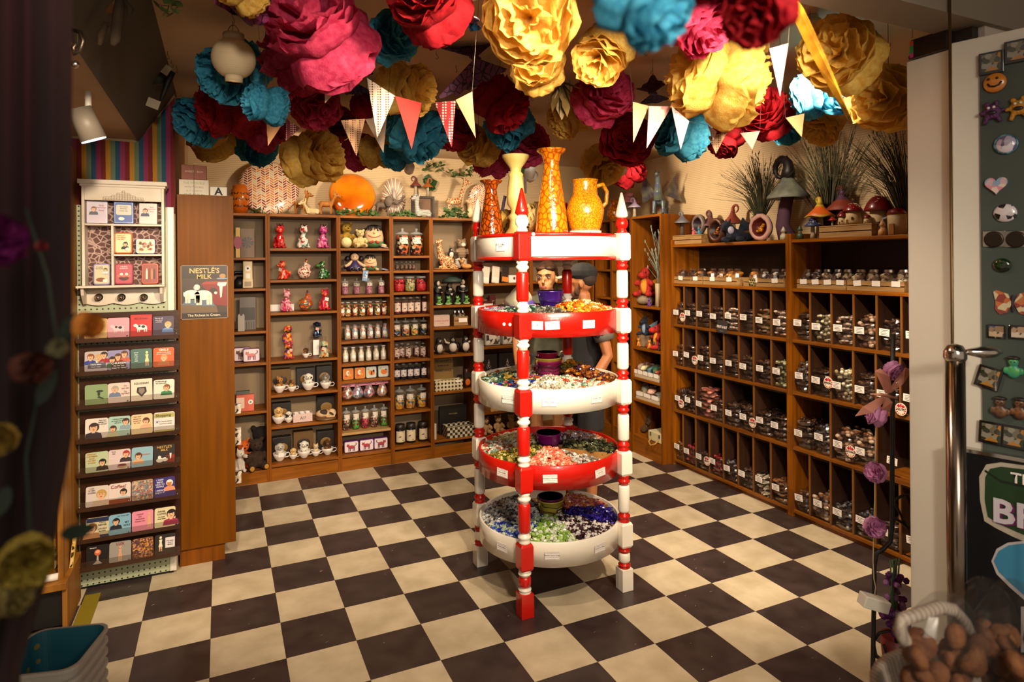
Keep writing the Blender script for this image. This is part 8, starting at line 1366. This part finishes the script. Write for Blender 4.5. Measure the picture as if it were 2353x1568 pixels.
for s in (-1,1): q = MB(); sh,el = V((s * .21,0,1.36)) * k,V((s * .262,.06,1.09)) * k; q.cyl(sh.lerp(el,.40),sh.lerp(el,.62),.069 * k,.067 * k,20); q.obj('sleeve_band',mat('sleeve_grey','5a544e',.9),t)
q = MB(); q.tube([(-.07,-.162,1.05),(-.02,-.168,1.10),(.05,-.165,1.12),(.09,-.15,1.06),(.085,-.15,.98),(.03,-.165,.95),(.0,-.165,1.0),(-.06,-.162,.97)],.007,5); q.obj('shirt_print',pm('d8d4d0'),t)
# ================================================================== shop front: open door leaf with magnets, chrome stand, basket, iron flower stand
LD = V((.308,-.951,0)); LN = V((-.951,-.308,0)); L0 = ond(2190,600,2.12); L0.z = 0; LR = math.atan2(LD.y,LD.x)
def onl(px,py,off=.0):                                   # pixel onto the leaf's visible face
    d = ray(px,py); o = L0 + LN * off; return CAM + d * ((o - CAM).dot(LN) / d.dot(LN))
ld = thing('display_door','white framed open door leaf with a green magnet board','door',L0,LR)
MB().box(0,0,0,1.3,.04,2.46).obj('leaf',white,ld,bevel=.003)
xb = (onl(2256,600) - L0).dot(LD); MB().box(xb,-.008,1.10,1.28,0,2.40).obj('magnet_board',mat('board_green','39433e',.5,col2='48524c',ts=3,scale=(1,1,1)),ld)
MB().box(.0,-.03,.0,1.3,-.004,1.105).obj('poster_panel',mat('poster_black','0a0a0d',.3,col2='101218',ts=4,scale=(1,1,1)),ld); MB().box(.0,-.034,1.098,1.3,-.002,1.110).obj('poster_rail',chrome,ld)
def pl(pts,c,off,nm,th=.002):
    q = [(onl(x,y,.03 + off) - L0) for x,y in pts]; p = MB(); poly(p,[(v.dot(LD),v.z) for v in q],-.0305 - off,0,th); return p.obj(nm,pm(c),ld)
pl([(2250,1096),(2266,1068),(2300,1063),(2390,1075),(2390,1260),(2330,1235),(2290,1215),(2262,1198),(2252,1150)],'b0a898',.001,'shield_border'); pl([(2264,1098),(2275,1078),(2300,1073),(2390,1084),(2390,1245),(2335,1222),(2295,1204),(2270,1188),(2263,1150)],'1d3a1e',.003,'shield_field'); pl([(2263,1084),(2300,1110),(2390,1128),(2390,1122),(2300,1104),(2264,1080)],'0f200f',.004,'shield_swash')
pl([(2278,1290),(2290,1262),(2315,1248),(2350,1244),(2400,1250),(2400,1400),(2360,1385),(2320,1350),(2290,1320)],'b8b4b8',.002,'drop_border'); pl([(2284,1290),(2295,1267),(2318,1254),(2350,1250),(2400,1256),(2400,1390),(2362,1375),(2325,1343),(2296,1315)],'3a84ac',.004,'drop_field'); pl([(2346,1395),(2356,1395),(2356,1500),(2346,1500)],'b8b4b8',.002,'drop_stem')
v = onl(2334,1101,.04) - L0; txt('THE',.045,card,ld,(v.dot(LD) + .028,-.038,v.z),bold=.001); v = onl(2305,1180,.04) - L0
for dx,c,o in ((.006,pm('6a1c58'),-.036),(0,pm('c8c0cc'),-.0385)): txt('BRAMBLE',.105,c,ld,(v.dot(LD) - .03 + dx,o,v.z - dx * .6),align='LEFT',bold=.003)
# magnets
def mag(name,lb,px,py,w_,h,fn):
    v = onl(px,py,.009); t = thing(name,lb,'magnet',v,LR,'souvenir magnets on the green board'); fn(t,w_,h); return t
def sq_mag(cols):
    def f(t,w_,h): MB().box(-w_ / 2,-.006,-h / 2,w_ / 2,0,h / 2).obj('frame',mat('mag_black','14100f',.15,coat=.6),t,bevel=.002); MB().box(-w_ * .38,-.0068,-h * .36,w_ * .38,-.0058,h * .4).obj('photo',pal('magpic' + cols[0],cols,70,coat=.6,rough=.1),t)
    return f
dk = ['3a3a30','6a6450','2a3420','8a8478','a8742c']
for x,y,tl,lb in ((2278,145,0,'square photo magnet at the top corner of the board'),(2338,118,0,'dark photo magnet at the top of the board'),(2272,868,.25,'tilted black square photo magnet overlapping the white frame'),(2278,995,.05,'lower square photo magnet above the poster rail'),(2330,1005,.05,'lower square photo magnet at the picture edge')):
    t = mag('photo_magnet',lb,x,y,.066,.072,sq_mag(dk)); t.rotation_euler = (0,tl,LR)
def smile(t,w_,h): MB().ell((0,-.006,0),(.031,.011,.031),18).obj('face',mat('smile_orange','c87a28',.25,coat=.5),t); eyes(t,[(s * .011 - .004,-.016,.012) for s in (-1,1)],.0042); MB().tube([(-.018,-.0145,-.002),(-.012,-.0165,-.011),(0,-.0175,-.014),(.012,-.0165,-.010),(.018,-.0145,.0)],.003,6).obj('mouth',pm('140c08'),t)
mag('smiley_magnet','round orange smiling face magnet',2287,191,.06,.06,smile)
def monster(c):
    def f(t,w_,h):
        put('body',remesh([('e',(0,-.008,0),(.024,.011,.024)),('t',[(-.012,-.008,-.015),(-.02,-.008,-.038)],[.008,.006]),('t',[(.012,-.008,-.015),(.022,-.008,-.034)],[.008,.006]),('t',[(-.02,-.008,0),(-.034,-.008,-.004)],[.007,.006]),('t',[(.02,-.008,0),(.034,-.008,.004)],[.007,.006]),('e',(-.014,-.008,.025),(.008,.007,.008)),('e',(.012,-.008,.028),(.008,.007,.008))],'body',mat('monster_' + c,c,.5,bump=.5,bscale=200),.003,1),t); MB().ell((0,-.018,-.004),(.014,.004,.007),10).obj('mouth',pm('1c0c14'),t); eyes(t,[(-.008,-.018,.012),(.006,-.018,.013)],.0045,'e0d8d0')
    return f
mag('monster_magnet','purple furry monster magnet',2281,258,0,0,monster('4a1c50')); mag('monster_magnet','yellow furry monster magnet',2342,248,0,0,monster('b8801c'))
def dome(cols,ring=None):
    def f(t,w_,h): MB().ell((0,-.003,0),(w_ / 2,.010,h / 2),20).obj('glass_dome',pal('dome' + cols[0],cols,60,rough=.08,coat=.8),t); (MB().lathe([(w_ * .46,0),(w_ * .56,.004),(w_ * .58,-.004),(w_ * .46,-.004)],26,0,(0,-.004,0),True,(0,-1,0)).obj('rim',pal('rim' + ring,[ring,'5a8a98','2a4a58'],90,rough=.2),t) if ring else None)
    return f
mag('dome_magnet','round glass magnet with a blue jewelled rim',2312,332,.056,.056,dome(['a8a0b8','6a5a78','d8d0e0'],'3a6a80')); mag('dome_magnet','white glass magnet with a black and white dog face',2310,490,.062,.058,dome(['d8d0d4','d8d0d4','201a20','c8c0c4']))
def heart(t,w_,h): q = MB(); q.X = Matrix.Rotation(PI / 2,4,'X'); q.prism([(.030 * math.sin(a) ** 3,.0019 * (13 * math.cos(a) - 5 * math.cos(2 * a) - 2 * math.cos(3 * a) - math.cos(4 * a))) for a in [2 * PI * i / 32 for i in range(32)]],0,.01); q.obj('glass_heart',pal('heartglass',['c8a8b0','88a0c0','d88a98','e0c8c0'],60,rough=.1,coat=.8),t,bevel=.003)
mag('heart_magnet','pastel glass heart magnet',2290,425,0,0,heart)
def clip_(t,w_,h): MB().box(-.03,-.003,-.026,.03,0,.026).obj('plate',chrome,t,bevel=.002); MB().lathe([(.021,0),(.026,.003),(.026,.006),(.021,.006)],22,0,(0,-.003,-.002),True,(0,-1,0)).obj('ring',steel,t); MB().ell((0,-.004,-.002),(.021,.003,.018),16).obj('photo',pm('2a2018'),t)
mag('oval_magnet','silver plate magnet with dark oval, nearer the frame',2284,549,0,0,clip_); mag('oval_magnet','silver plate magnet with dark oval, nearer the picture edge',2335,549,0,0,clip_)
mag('beetle_magnet','dark green glossy beetle magnet',2303,610,.05,.046,dome(['14280f','1c3a14','0c180a'])); mag('photo_tile','first brown photo tile magnet below the butterfly',2290,762,.05,.044,sq_mag(['8a7058','3a4868','b8a080'])); mag('photo_tile','second brown photo tile magnet below the butterfly',2342,764,.05,.044,sq_mag(['a88a70','4a3c30','c8b8a8']))
def bfly(t,w_,h):
    for s in (-1,1): q = MB(); q.X = Matrix.Rotation(PI / 2,4,'X'); q.prism([(s * x,z) for x,z in ((.002,0),(.012,.03),(.042,.042),(.05,.036),(.044,.004),(.046,-.02),(.034,-.036),(.016,-.03))],0,.004); q.obj('wing',pal('bflywing',['b86a3c','8a4038','c8b898','a8542c'],50,rough=.2,coat=.6),t)
    MB().ell((0,-.004,0),(.004,.005,.03),8).obj('body',ink,t)
mag('butterfly_magnet','orange and pink butterfly magnet',2328,698,0,0,bfly)
def fig(c1,c2):
    def f(t,w_,h): put('body',remesh([('e',(0,-.008,-.012),(.018,.01,.022)),('e',(0,-.009,.018),(.014,.01,.014)),('e',(-.02,-.008,-.01),(.007,.007,.012)),('e',(.02,-.008,-.01),(.007,.007,.012))],'body',mat('fig_' + c1,c1,.4,col2=c2,ts=60,scale=(1,1,1)),.003,1),t); MB().ell((0,-.009,.031),(.018,.012,.007),12).obj('hat',pm('241c1c'),t); eyes(t,[(-.005,-.019,.02),(.005,-.019,.02)],.002)
    return f
mag('sailor_magnet','bearded figure magnet with a dark hat',2300,937,0,0,fig('7a5434','3a2c2c')); mag('sailor_magnet','second bearded figure magnet at the picture edge',2345,940,0,0,fig('8a5c34','3a2420')); mag('frog_magnet','bright green frog magnet with teal fins',2330,845,0,0,fig('4a9a38','2a8a80'))
# chrome stand and thin rod
p = ond(2195,830,1.92); t = thing('chrome_stand','chrome pole stand with ball top and spindle arm','stand',(p.x,p.y,0)); ht = ond(2195,800,1.92).z; MB().cyl((0,0,.02),(0,0,ht - .03),.026,n=20).obj('pole',mat('chrome_dark','8a7c70',.18,metal=1),t); MB().lathe([(.0,0),(.18,0),(.17,.02),(.03,.035),(0,.035)],28).obj('foot',chrome,t); MB().lathe([(.026,-.04),(.031,-.03),(.03,-.01),(.02,.008),(0,.014)],20,0,(0,0,ht)).obj('ball_top',chrome,t); a = V((0,0,ht - .012)); sp_ = RT * .12 - FW * .02; MB().lathe([(.006,0),(.012,.02),(.019,.05),(.015,.085),(.004,.105),(0,.107)],16,0,a + sp_ * .2,True,sp_.normalized()).obj('spindle',chrome,t)
q = ond(2186,500,2.0); tag(MB().cyl((q.x,q.y,0),(q.x,q.y,2.94),.0045,n=8).obj('hanging_rod',mat('brass_rod','6a5434',.35,metal=.7)),'thin brass rod standing in front of the door gap','rod')
# basket with cookie bags
bp = ond(2260,1568,1.02); bk = thing('wicker_basket','white wicker basket with an arched handle, cut by the corner','basket',bp); wk = mat('wicker_white','a89a8c',.6,col2='8a7c70',tex='wave',ts=30,scale=(1,1,3),bump=.3)
hp = [ond(2090,1640,1.0),ond(2102,1555,1.0),ond(2088,1490,1.0),ond(2068,1450,1.0),ond(2072,1425,1.0),ond(2110,1412,1.01),ond(2160,1396,1.03),ond(2190,1402,1.05),ond(2215,1430,1.07),ond(2235,1475,1.08)]
MB().tube([h - bp for h in hp],.0105,10).obj('handle',wk,bk); o = ond(2290,1640,1.02) - bp; MB().lathe([(.10,-.25),(.17,-.06),(.18,0),(.165,0),(.09,-.24)],30,0,o).obj('bowl',wk,bk)
ckm = mat('cookie_brown','5a3014',.8,col2='7a4a20',ts=30,scale=(1,1,1),bump=.5,bscale=60)
for i,(px,py,d,w_,lb) in enumerate(((2165,1505,1.0,.085,'clear bag of brown cookies beside the basket handle'),(2262,1490,1.06,.10,'large clear bag of cookies in the basket middle'),(2345,1500,1.0,.095,'clear bag of cookies at the picture corner'))):
    p = ond(px,py,d); t = thing('cookie_bag',lb,'bag',p,.4 * i,'cookie bags in the basket'); r_ = random.Random(i); s = MB()
    for k in range(20): s.ell((r_.uniform(-.7,.7) * w_,r_.uniform(-.3,.3) * w_,r_.uniform(-.75,.25) * w_),(.022,.018,.013),9,0,(r_.uniform(0,3),r_.uniform(0,3),0))
    s.obj('cookies',ckm,t); f = MB(); f.ell((0,0,-.1 * w_),(w_ * 1.05,w_ * .55,w_ * .95),18); f.v = [(x * (1 + .12 * NZ.noise(V((x * 30,z * 30,i)))),y * (1 + .25 * NZ.noise(V((y * 40,z * 30,i)))),z + max(0,z) * .35) for x,y,z in f.v]; f.sm = [False] * len(f.sm); f.obj('film',mat('bag_film','3a3634',.08,alpha=.16,spec=1.),t)
# iron stand with roses and butterfly
DI = 2.42; ir = [(2052,768),(2051,900),(2050,1100),(2050,1215),(2046,1245),(2030,1262),(2014,1272),(2009,1300),(2008,1400),(2005,1568),(2003,1640)]
b0 = ond(2003,1640,DI); b0.z = 0; st_ = thing('iron_stand','black wrought iron stand wound with pink roses','stand',b0); MB().tube([ond(x,y,DI) - b0 for x,y in ir] + [(0,0,0)],.0085,8).obj('pole',blackm,st_)
MB().lathe([(0,0),(.12,0),(.12,.012),(.02,.02),(0,.02)],20).obj('foot',blackm,st_)
for pts in ([(2050,1188),(2070,1200),(2085,1212),(2100,1214)],[(2050,1150),(2062,1168),(2076,1196),(2090,1220)],[(2051,1170),(2056,1150),(2072,1140),(2090,1138)],[(2006,1500),(2030,1520),(2060,1535),(2090,1540)],[(2010,1470),(2020,1455),(2045,1450),(2062,1470),(2056,1498),(2036,1500),(2030,1482)],[(2008,1480),(2014,1510),(2040,1530)]): MB().tube([ond(x,y,DI + .01) - b0 for x,y in pts],.0055,6).obj('scroll',blackm,st_)
MB().tube([ond(x,y,DI - .02) - b0 for x,y in ((2012,985),(2011,1060),(2010,1150),(2008,1200),(2006,1290),(2008,1330),(2012,1350),(2006,1400))],.0022,5).obj('twine',pm('a89470'),st_)
ros = mat('rose_pink','c070b0',.6,col2='d8a0c0',ts=18,scale=(1,1,1),transl=.25); rme = pom_mesh(77,ros)
for k,(x,y,r) in enumerate(((2052,852,26),(2015,955,30),(2012,1086,27),(2010,1212,27))): q = put('rose',rme,st_,ond(x,y,DI - .03) - b0,rot=(2.0,.4 * k,k),sc=(r * DI / FPX,) * 2 + (r * DI / FPX * .72,))
p = ond(2040,918,DI - .05); t = thing('gauze_butterfly','pink gauze butterfly clipped to the iron stand','butterfly',p); gz = mat('gauze_pink','d89a88',.6,transl=.4,alpha=.8)
for w4 in ([(0,0),(-25,-52),(-12,-58),(8,-40),(14,-12)],[(0,0),(45,-60),(62,-55),(40,-22),(12,-2)],[(-2,2),(-52,30),(-70,52),(-30,44),(-4,20)],[(0,2),(-8,36),(10,40),(16,20)]):
    q = [ond(2035 + x,905 + y,DI - .05 - .012 * (i % 2)) - p for i,(x,y) in enumerate(w4)]; n = FW * .001; k = len(q); MB().add([v - n for v in q] + [v + n for v in q],[tuple(range(k)),tuple(range(2 * k - 1,k - 1,-1))] + [(i,(i + 1) % k,k + (i + 1) % k,k + i) for i in range(k)]).obj('wing',gz,t)
MB().tube([ond(2062,916,DI - .05) - p,ond(2030,908,DI - .05) - p,ond(2000,900 + 6,DI - .05) - p],[.003,.007,.003],6).obj('body',pm('b87a60'),t)
p = ond(2008,1385,DI - .03); MB().bx((0,0,0),(.10,.05,.045),0,(0,.3,-.4)).obj('lamp_box',white,thing('battery_box','white battery box tied to the iron stand','box',p),bevel=.004)
p = ond(2058,1480,DI + .03); t = thing('flower_pot','reddish tin pot of purple flowers hanging on the iron stand','potted flowers',p); MB().lathe([(0,-.12),(.04,-.12),(.055,.03),(.05,.03),(0,-.08)],16).obj('pot',pm('7a2c28'),t); fm_ = [mat('petal_purple','5a1460',.6,transl=.2),mat('petal_mauve','9a6a98',.6,transl=.2),pm('3a5a3c')]; s = MB(); r_ = random.Random(8)
for k in range(70): z = r_.uniform(.04,.27); s.ell((r_.uniform(-.05,.05) * (1.2 - z * 2),r_.uniform(-.03,.03),z),(.014,.012,.011),6,1 if r_.random() < .3 else 0,(r_.uniform(0,3),r_.uniform(0,3),0),False)
for k in range(8): s.tube([(0,0,.0),(r_.uniform(-.03,.03),0,.2),(r_.uniform(-.03,.03),0,.33)],.003,4,2)
s.obj('flowers',fm_,t)
# box and bird ornament on top of the post
p = V((2.35,-3.975,2.456)); t = thing('trinket_box','dark trinket box with coloured glass end on the white post','box',p); MB().box(-.03,-.07,0,.03,.055,.068).obj('carton',pm('1c1410'),t,bevel=.002); MB().box(-.0305,.045,.004,.0305,.058,.064).obj('glass_end',pal('stained',['c83a8a','d8a020','3a8a4a','c8501c','4a2a8a'],45,rough=.2),t)
t = thing('owl_ornament','tiny blue and white owl hanging from a silver chain','ornament',ond(2097,138,2.42)); MB().ell((0,0,-.012),(.017,.013,.02),12).obj('body',pm('d0c4c0'),t); MB().ell((0,0,.01),(.018,.013,.011),10).obj('head',pm('243a68'),t); eyes(t,[(s * .008,-.011,-.002) for s in (-1,1)],.004); MB().cyl((0,0,.015),(0,0,CZ - t.location.z),.0014,n=5).obj('chain',chrome,t)
# ================================================================== near the camera on the entrance side
t = thing('red_curtain','dark red curtain close to the camera, out of focus','curtain',ond(60,784,.62)); c = t.location.copy(); rc2 = mat('curtain_red','300408',.95,col2='160204',ts=6,scale=(1,1,.2)); q = MB()
def cf(u,v):
    y = -200 + 2000 * v; e = 166 if y < 1010 else 166 - 60 * min(1,(y - 1010) / 330) if y < 1340 else 106 - 60 * min(1,(y - 1340) / 200); return ond(-260 + (e + 260) * u,y,.60 + .012 * math.sin(u * 26)) - c
q.grid(cf,60,30); n_ = len(q.v); k_ = len(q.f); q.v += [tuple(V(v) - FW * .004) for v in q.v]; q.f += [tuple(reversed([i + n_ for i in f])) for f in q.f]; q.m *= 2; q.sm *= 2; q.obj('cloth',rc2,t)
def blur_flower(lb,x,y,d,r,c1,c2=None): t = thing('silk_flower',lb,'flower',ond(x,y,d),group='silk flowers on the red curtain'); m_ = mat('silk_' + c1,c1,.7,col2=c2 or c1,ts=12,scale=(1,1,1),transl=.2); put('petals',pom_mesh(int(x) + 300,m_),t,rot=(1.5,.2,x),sc=r * d / FPX)
for a in (('yellow silk flower low on the curtain above the blue bin',60,1290,.53,62,'a89030','6a5a1c'),('pale yellow silk flower under the other low one',20,1370,.52,52,'8a7a3c','4a4020'),('orange silk flower before the top coaster ledge',205,748,.54,34,'c8541c','d8a030'),('magenta silk flower at the picture edge',-6,555,.5,68,'6a0c58'),('pale silk bud in the curtain middle',132,800,.54,24,'8a8460'),('rust silk flower below the pale bud',70,845,.53,42,'4a1c0c'),('yellow silk flower at the edge below the rust one',0,1010,.53,40,'8a7028'),('pink silk bud on the curtain',95,566,.54,13,'8a2c34')): blur_flower(*a)
lfm = mat('leaf_dark','18281c',.6,transl=.15); s = MB(); o = ond(130,780,.55)
for x,y,dx,dy in ((140,790,30,-70),(85,930,40,-80),(140,1232,75,-18),(100,1260,-60,-10),(20,1120,-30,70)): leaf_mesh(s,ond(x,y,.55) - o,ond(x + dx,y + dy,.545) - ond(x,y,.55),.008,6,0,tuple(-FW))
s.tube([ond(x,y,.57) - o for x,y in ((60,480),(110,640),(130,780),(90,900),(60,1050),(70,1250),(30,1380))],.0016,5); s.obj('leaves',lfm,thing('leaf_garland','dark leaf garland hanging along the red curtain','garland',o))
# stack of teal lined bins
bm = mat('bin_white','a8a49c',.5); tl = mat('bin_teal','1d5a6c',.45,col2='8a7a3c',tex='dots',ts=26,scale=(1,1,1),lo=.17,hi=.19,const=True)
tl.node_tree.nodes['Color Ramp'].color_ramp.elements[0].color = lin('7a7038'); tl.node_tree.nodes['Color Ramp'].color_ramp.elements[1].color = lin('1d5a6c')
cb_ = ond(135,1490,1.62); p0 = None
def rect_ring(w_,d_,r,z,n=5): return [(x,y,z) for x,y in rrect(w_,d_,r,n)]
for i in range(6):
    t = thing('plastic_bin','%s white bin of the stack on the floor, counted from the top, teal inside' % ORD[i],'bin',(cb_.x - .01,cb_.y,cb_.z - .185 - .03 * i),-.25,'stacked white bins with teal inside'); q = MB(); rings = [rect_ring(.135,.155,.03,0),rect_ring(.18,.20,.035,.175),rect_ring(.19,.21,.036,.178),rect_ring(.19,.21,.036,.186),rect_ring(.176,.196,.034,.186)]; k = len(rings[0]); q.add([v for r in rings for v in r],[(j * k + a,j * k + (a + 1) % k,(j + 1) * k + (a + 1) % k,(j + 1) * k + a) for j in range(4) for a in range(k)] + [tuple(range(k - 1,-1,-1))]); q.obj('shell',bm,t)
    rings = [rect_ring(.176,.196,.034,.186),rect_ring(.131,.151,.029,.004)]; q = MB().add([v for r in rings for v in r],[(a,(a + 1) % k,k + (a + 1) % k,k + a) for a in range(k)] + [tuple(range(k,2 * k))]); q.obj('lining',tl,t)
zb = t.location.z; t = thing('bin_pedestal','low dark pedestal carrying the stack of bins','pedestal',(cb_.x - .01,cb_.y,0),-.25); MB().box(-.09,-.10,0,.09,.10,zb - .002).obj('block',mat('pedestal_dark','1c1512',.7),t)
# under the soffit and the low ceiling: driftwood, bird, lamp, swirl, charm with tags
def hang(name,lb,cat,px,py,d,top): p = ond(px,py,d); t = thing(name,lb,cat,p); MB().cyl((0,0,0),(0,0,top - p.z),.001,n=4).obj('string',string_m,t); return t,p
SL = 2.43
dw = mat('driftwood','1c120a',.9,col2='3a2814',ts=8,scale=(1,1,1)); t,p = hang('driftwood_charm','dark driftwood mobile hanging under the grey soffit','ornament',265,30,2.0,2.62)
for pts,r in (([(280,-30),(272,30),(265,90),(258,104)],.016),([(245,50),(232,80),(228,104)],.012),([(285,0),(300,20),(296,40)],.010),([(262,50),(246,60)],.01)): MB().tube([ond(x,y,2.0) - p for x,y in pts],[r * .7] + [r] * (len(pts) - 2) + [r * .5],7).obj('branch',dw,t)
t,p = hang('bird_ornament','dark orange bird ornament beside the driftwood','ornament',225,12,2.05,2.6); put('body',remesh([('e',(0,0,0),(.05,.03,.028)),('t',[(-.04,0,0),(-.09,0,-.04)],[.018,.004]),('e',(.045,0,.02),(.022,.018,.018))],'body',mat('bird_orange','5a3008',.7),.005),t); MB().cyl((.06,0,.02),(.085,0,.015),.006,.001,6).obj('beak',ink,t)
t,p = hang('swirl_ornament','grey metal swirl with a round drop beside the red curtain','ornament',178,100,1.9,2.449); MB().tube([ond(x,y,1.9) - p for x,y in ((168,70),(184,74),(191,95),(184,118),(172,124),(168,110),(176,100))],.007,8).obj('swirl',steel,t); MB().ell(ond(173,148,1.9) - p,.012,12).obj('drop',chrome,t)
p = ond(203,290,2.55); t = thing('side_spot_lamp','white cylinder spot lamp under the low ceiling','lamp',p); MB().cyl((0,0,.03),(0,0,2.449 - p.z),.012,n=10).obj('stem',lampw,t); a = V((-.03,.0,.07)); b = V((.015,.02,-.05)); MB().cyl(a,b,.043,.048,24).obj('lamp_body',mat('lamp_grey','7a7064',.5),t); MB().lathe([(0,0),(.045,0),(.045,.004),(0,.004)],24,0,b,True,(b - a).normalized()).obj('lamp_lens',mat('lamp_cool','f0e8f8',emit=4),t)
t,p = hang('charm_hanging','black hanging charm with white price tags at the striped cloth','ornament',362,180,3.1,2.70); cb2 = mat('charm_black','0c0a09',.6); MB().ell((0,0,0),(.045,.03,.035),12).obj('charm_body',cb2,t); MB().tube([ond(x,y,3.1) - p for x,y in ((398,165),(385,190),(372,225),(366,236))],[.012,.016,.01,.002],6).obj('feather',cb2,t); MB().bx(ond(352,238,3.08) - p,(.055,.002,.045),0,(0,.3,.2)).bx(ond(378,158,3.08) - p,(.05,.002,.05),0,(0,.5,.3)).obj('price_tag',pm('a8987c'),t); MB().tube([ond(352,230,3.08) - p,(0,0,0),ond(378,150,3.08) - p],.0012,4).obj('tag_string',string_m,t)
ivy('green leaf sprig hanging at the top over the plain ceiling',[onz(388,12,CZ - .01),ond(384,30,2.0),ond(392,35,2.02)],16,31,.03,.03,.03)
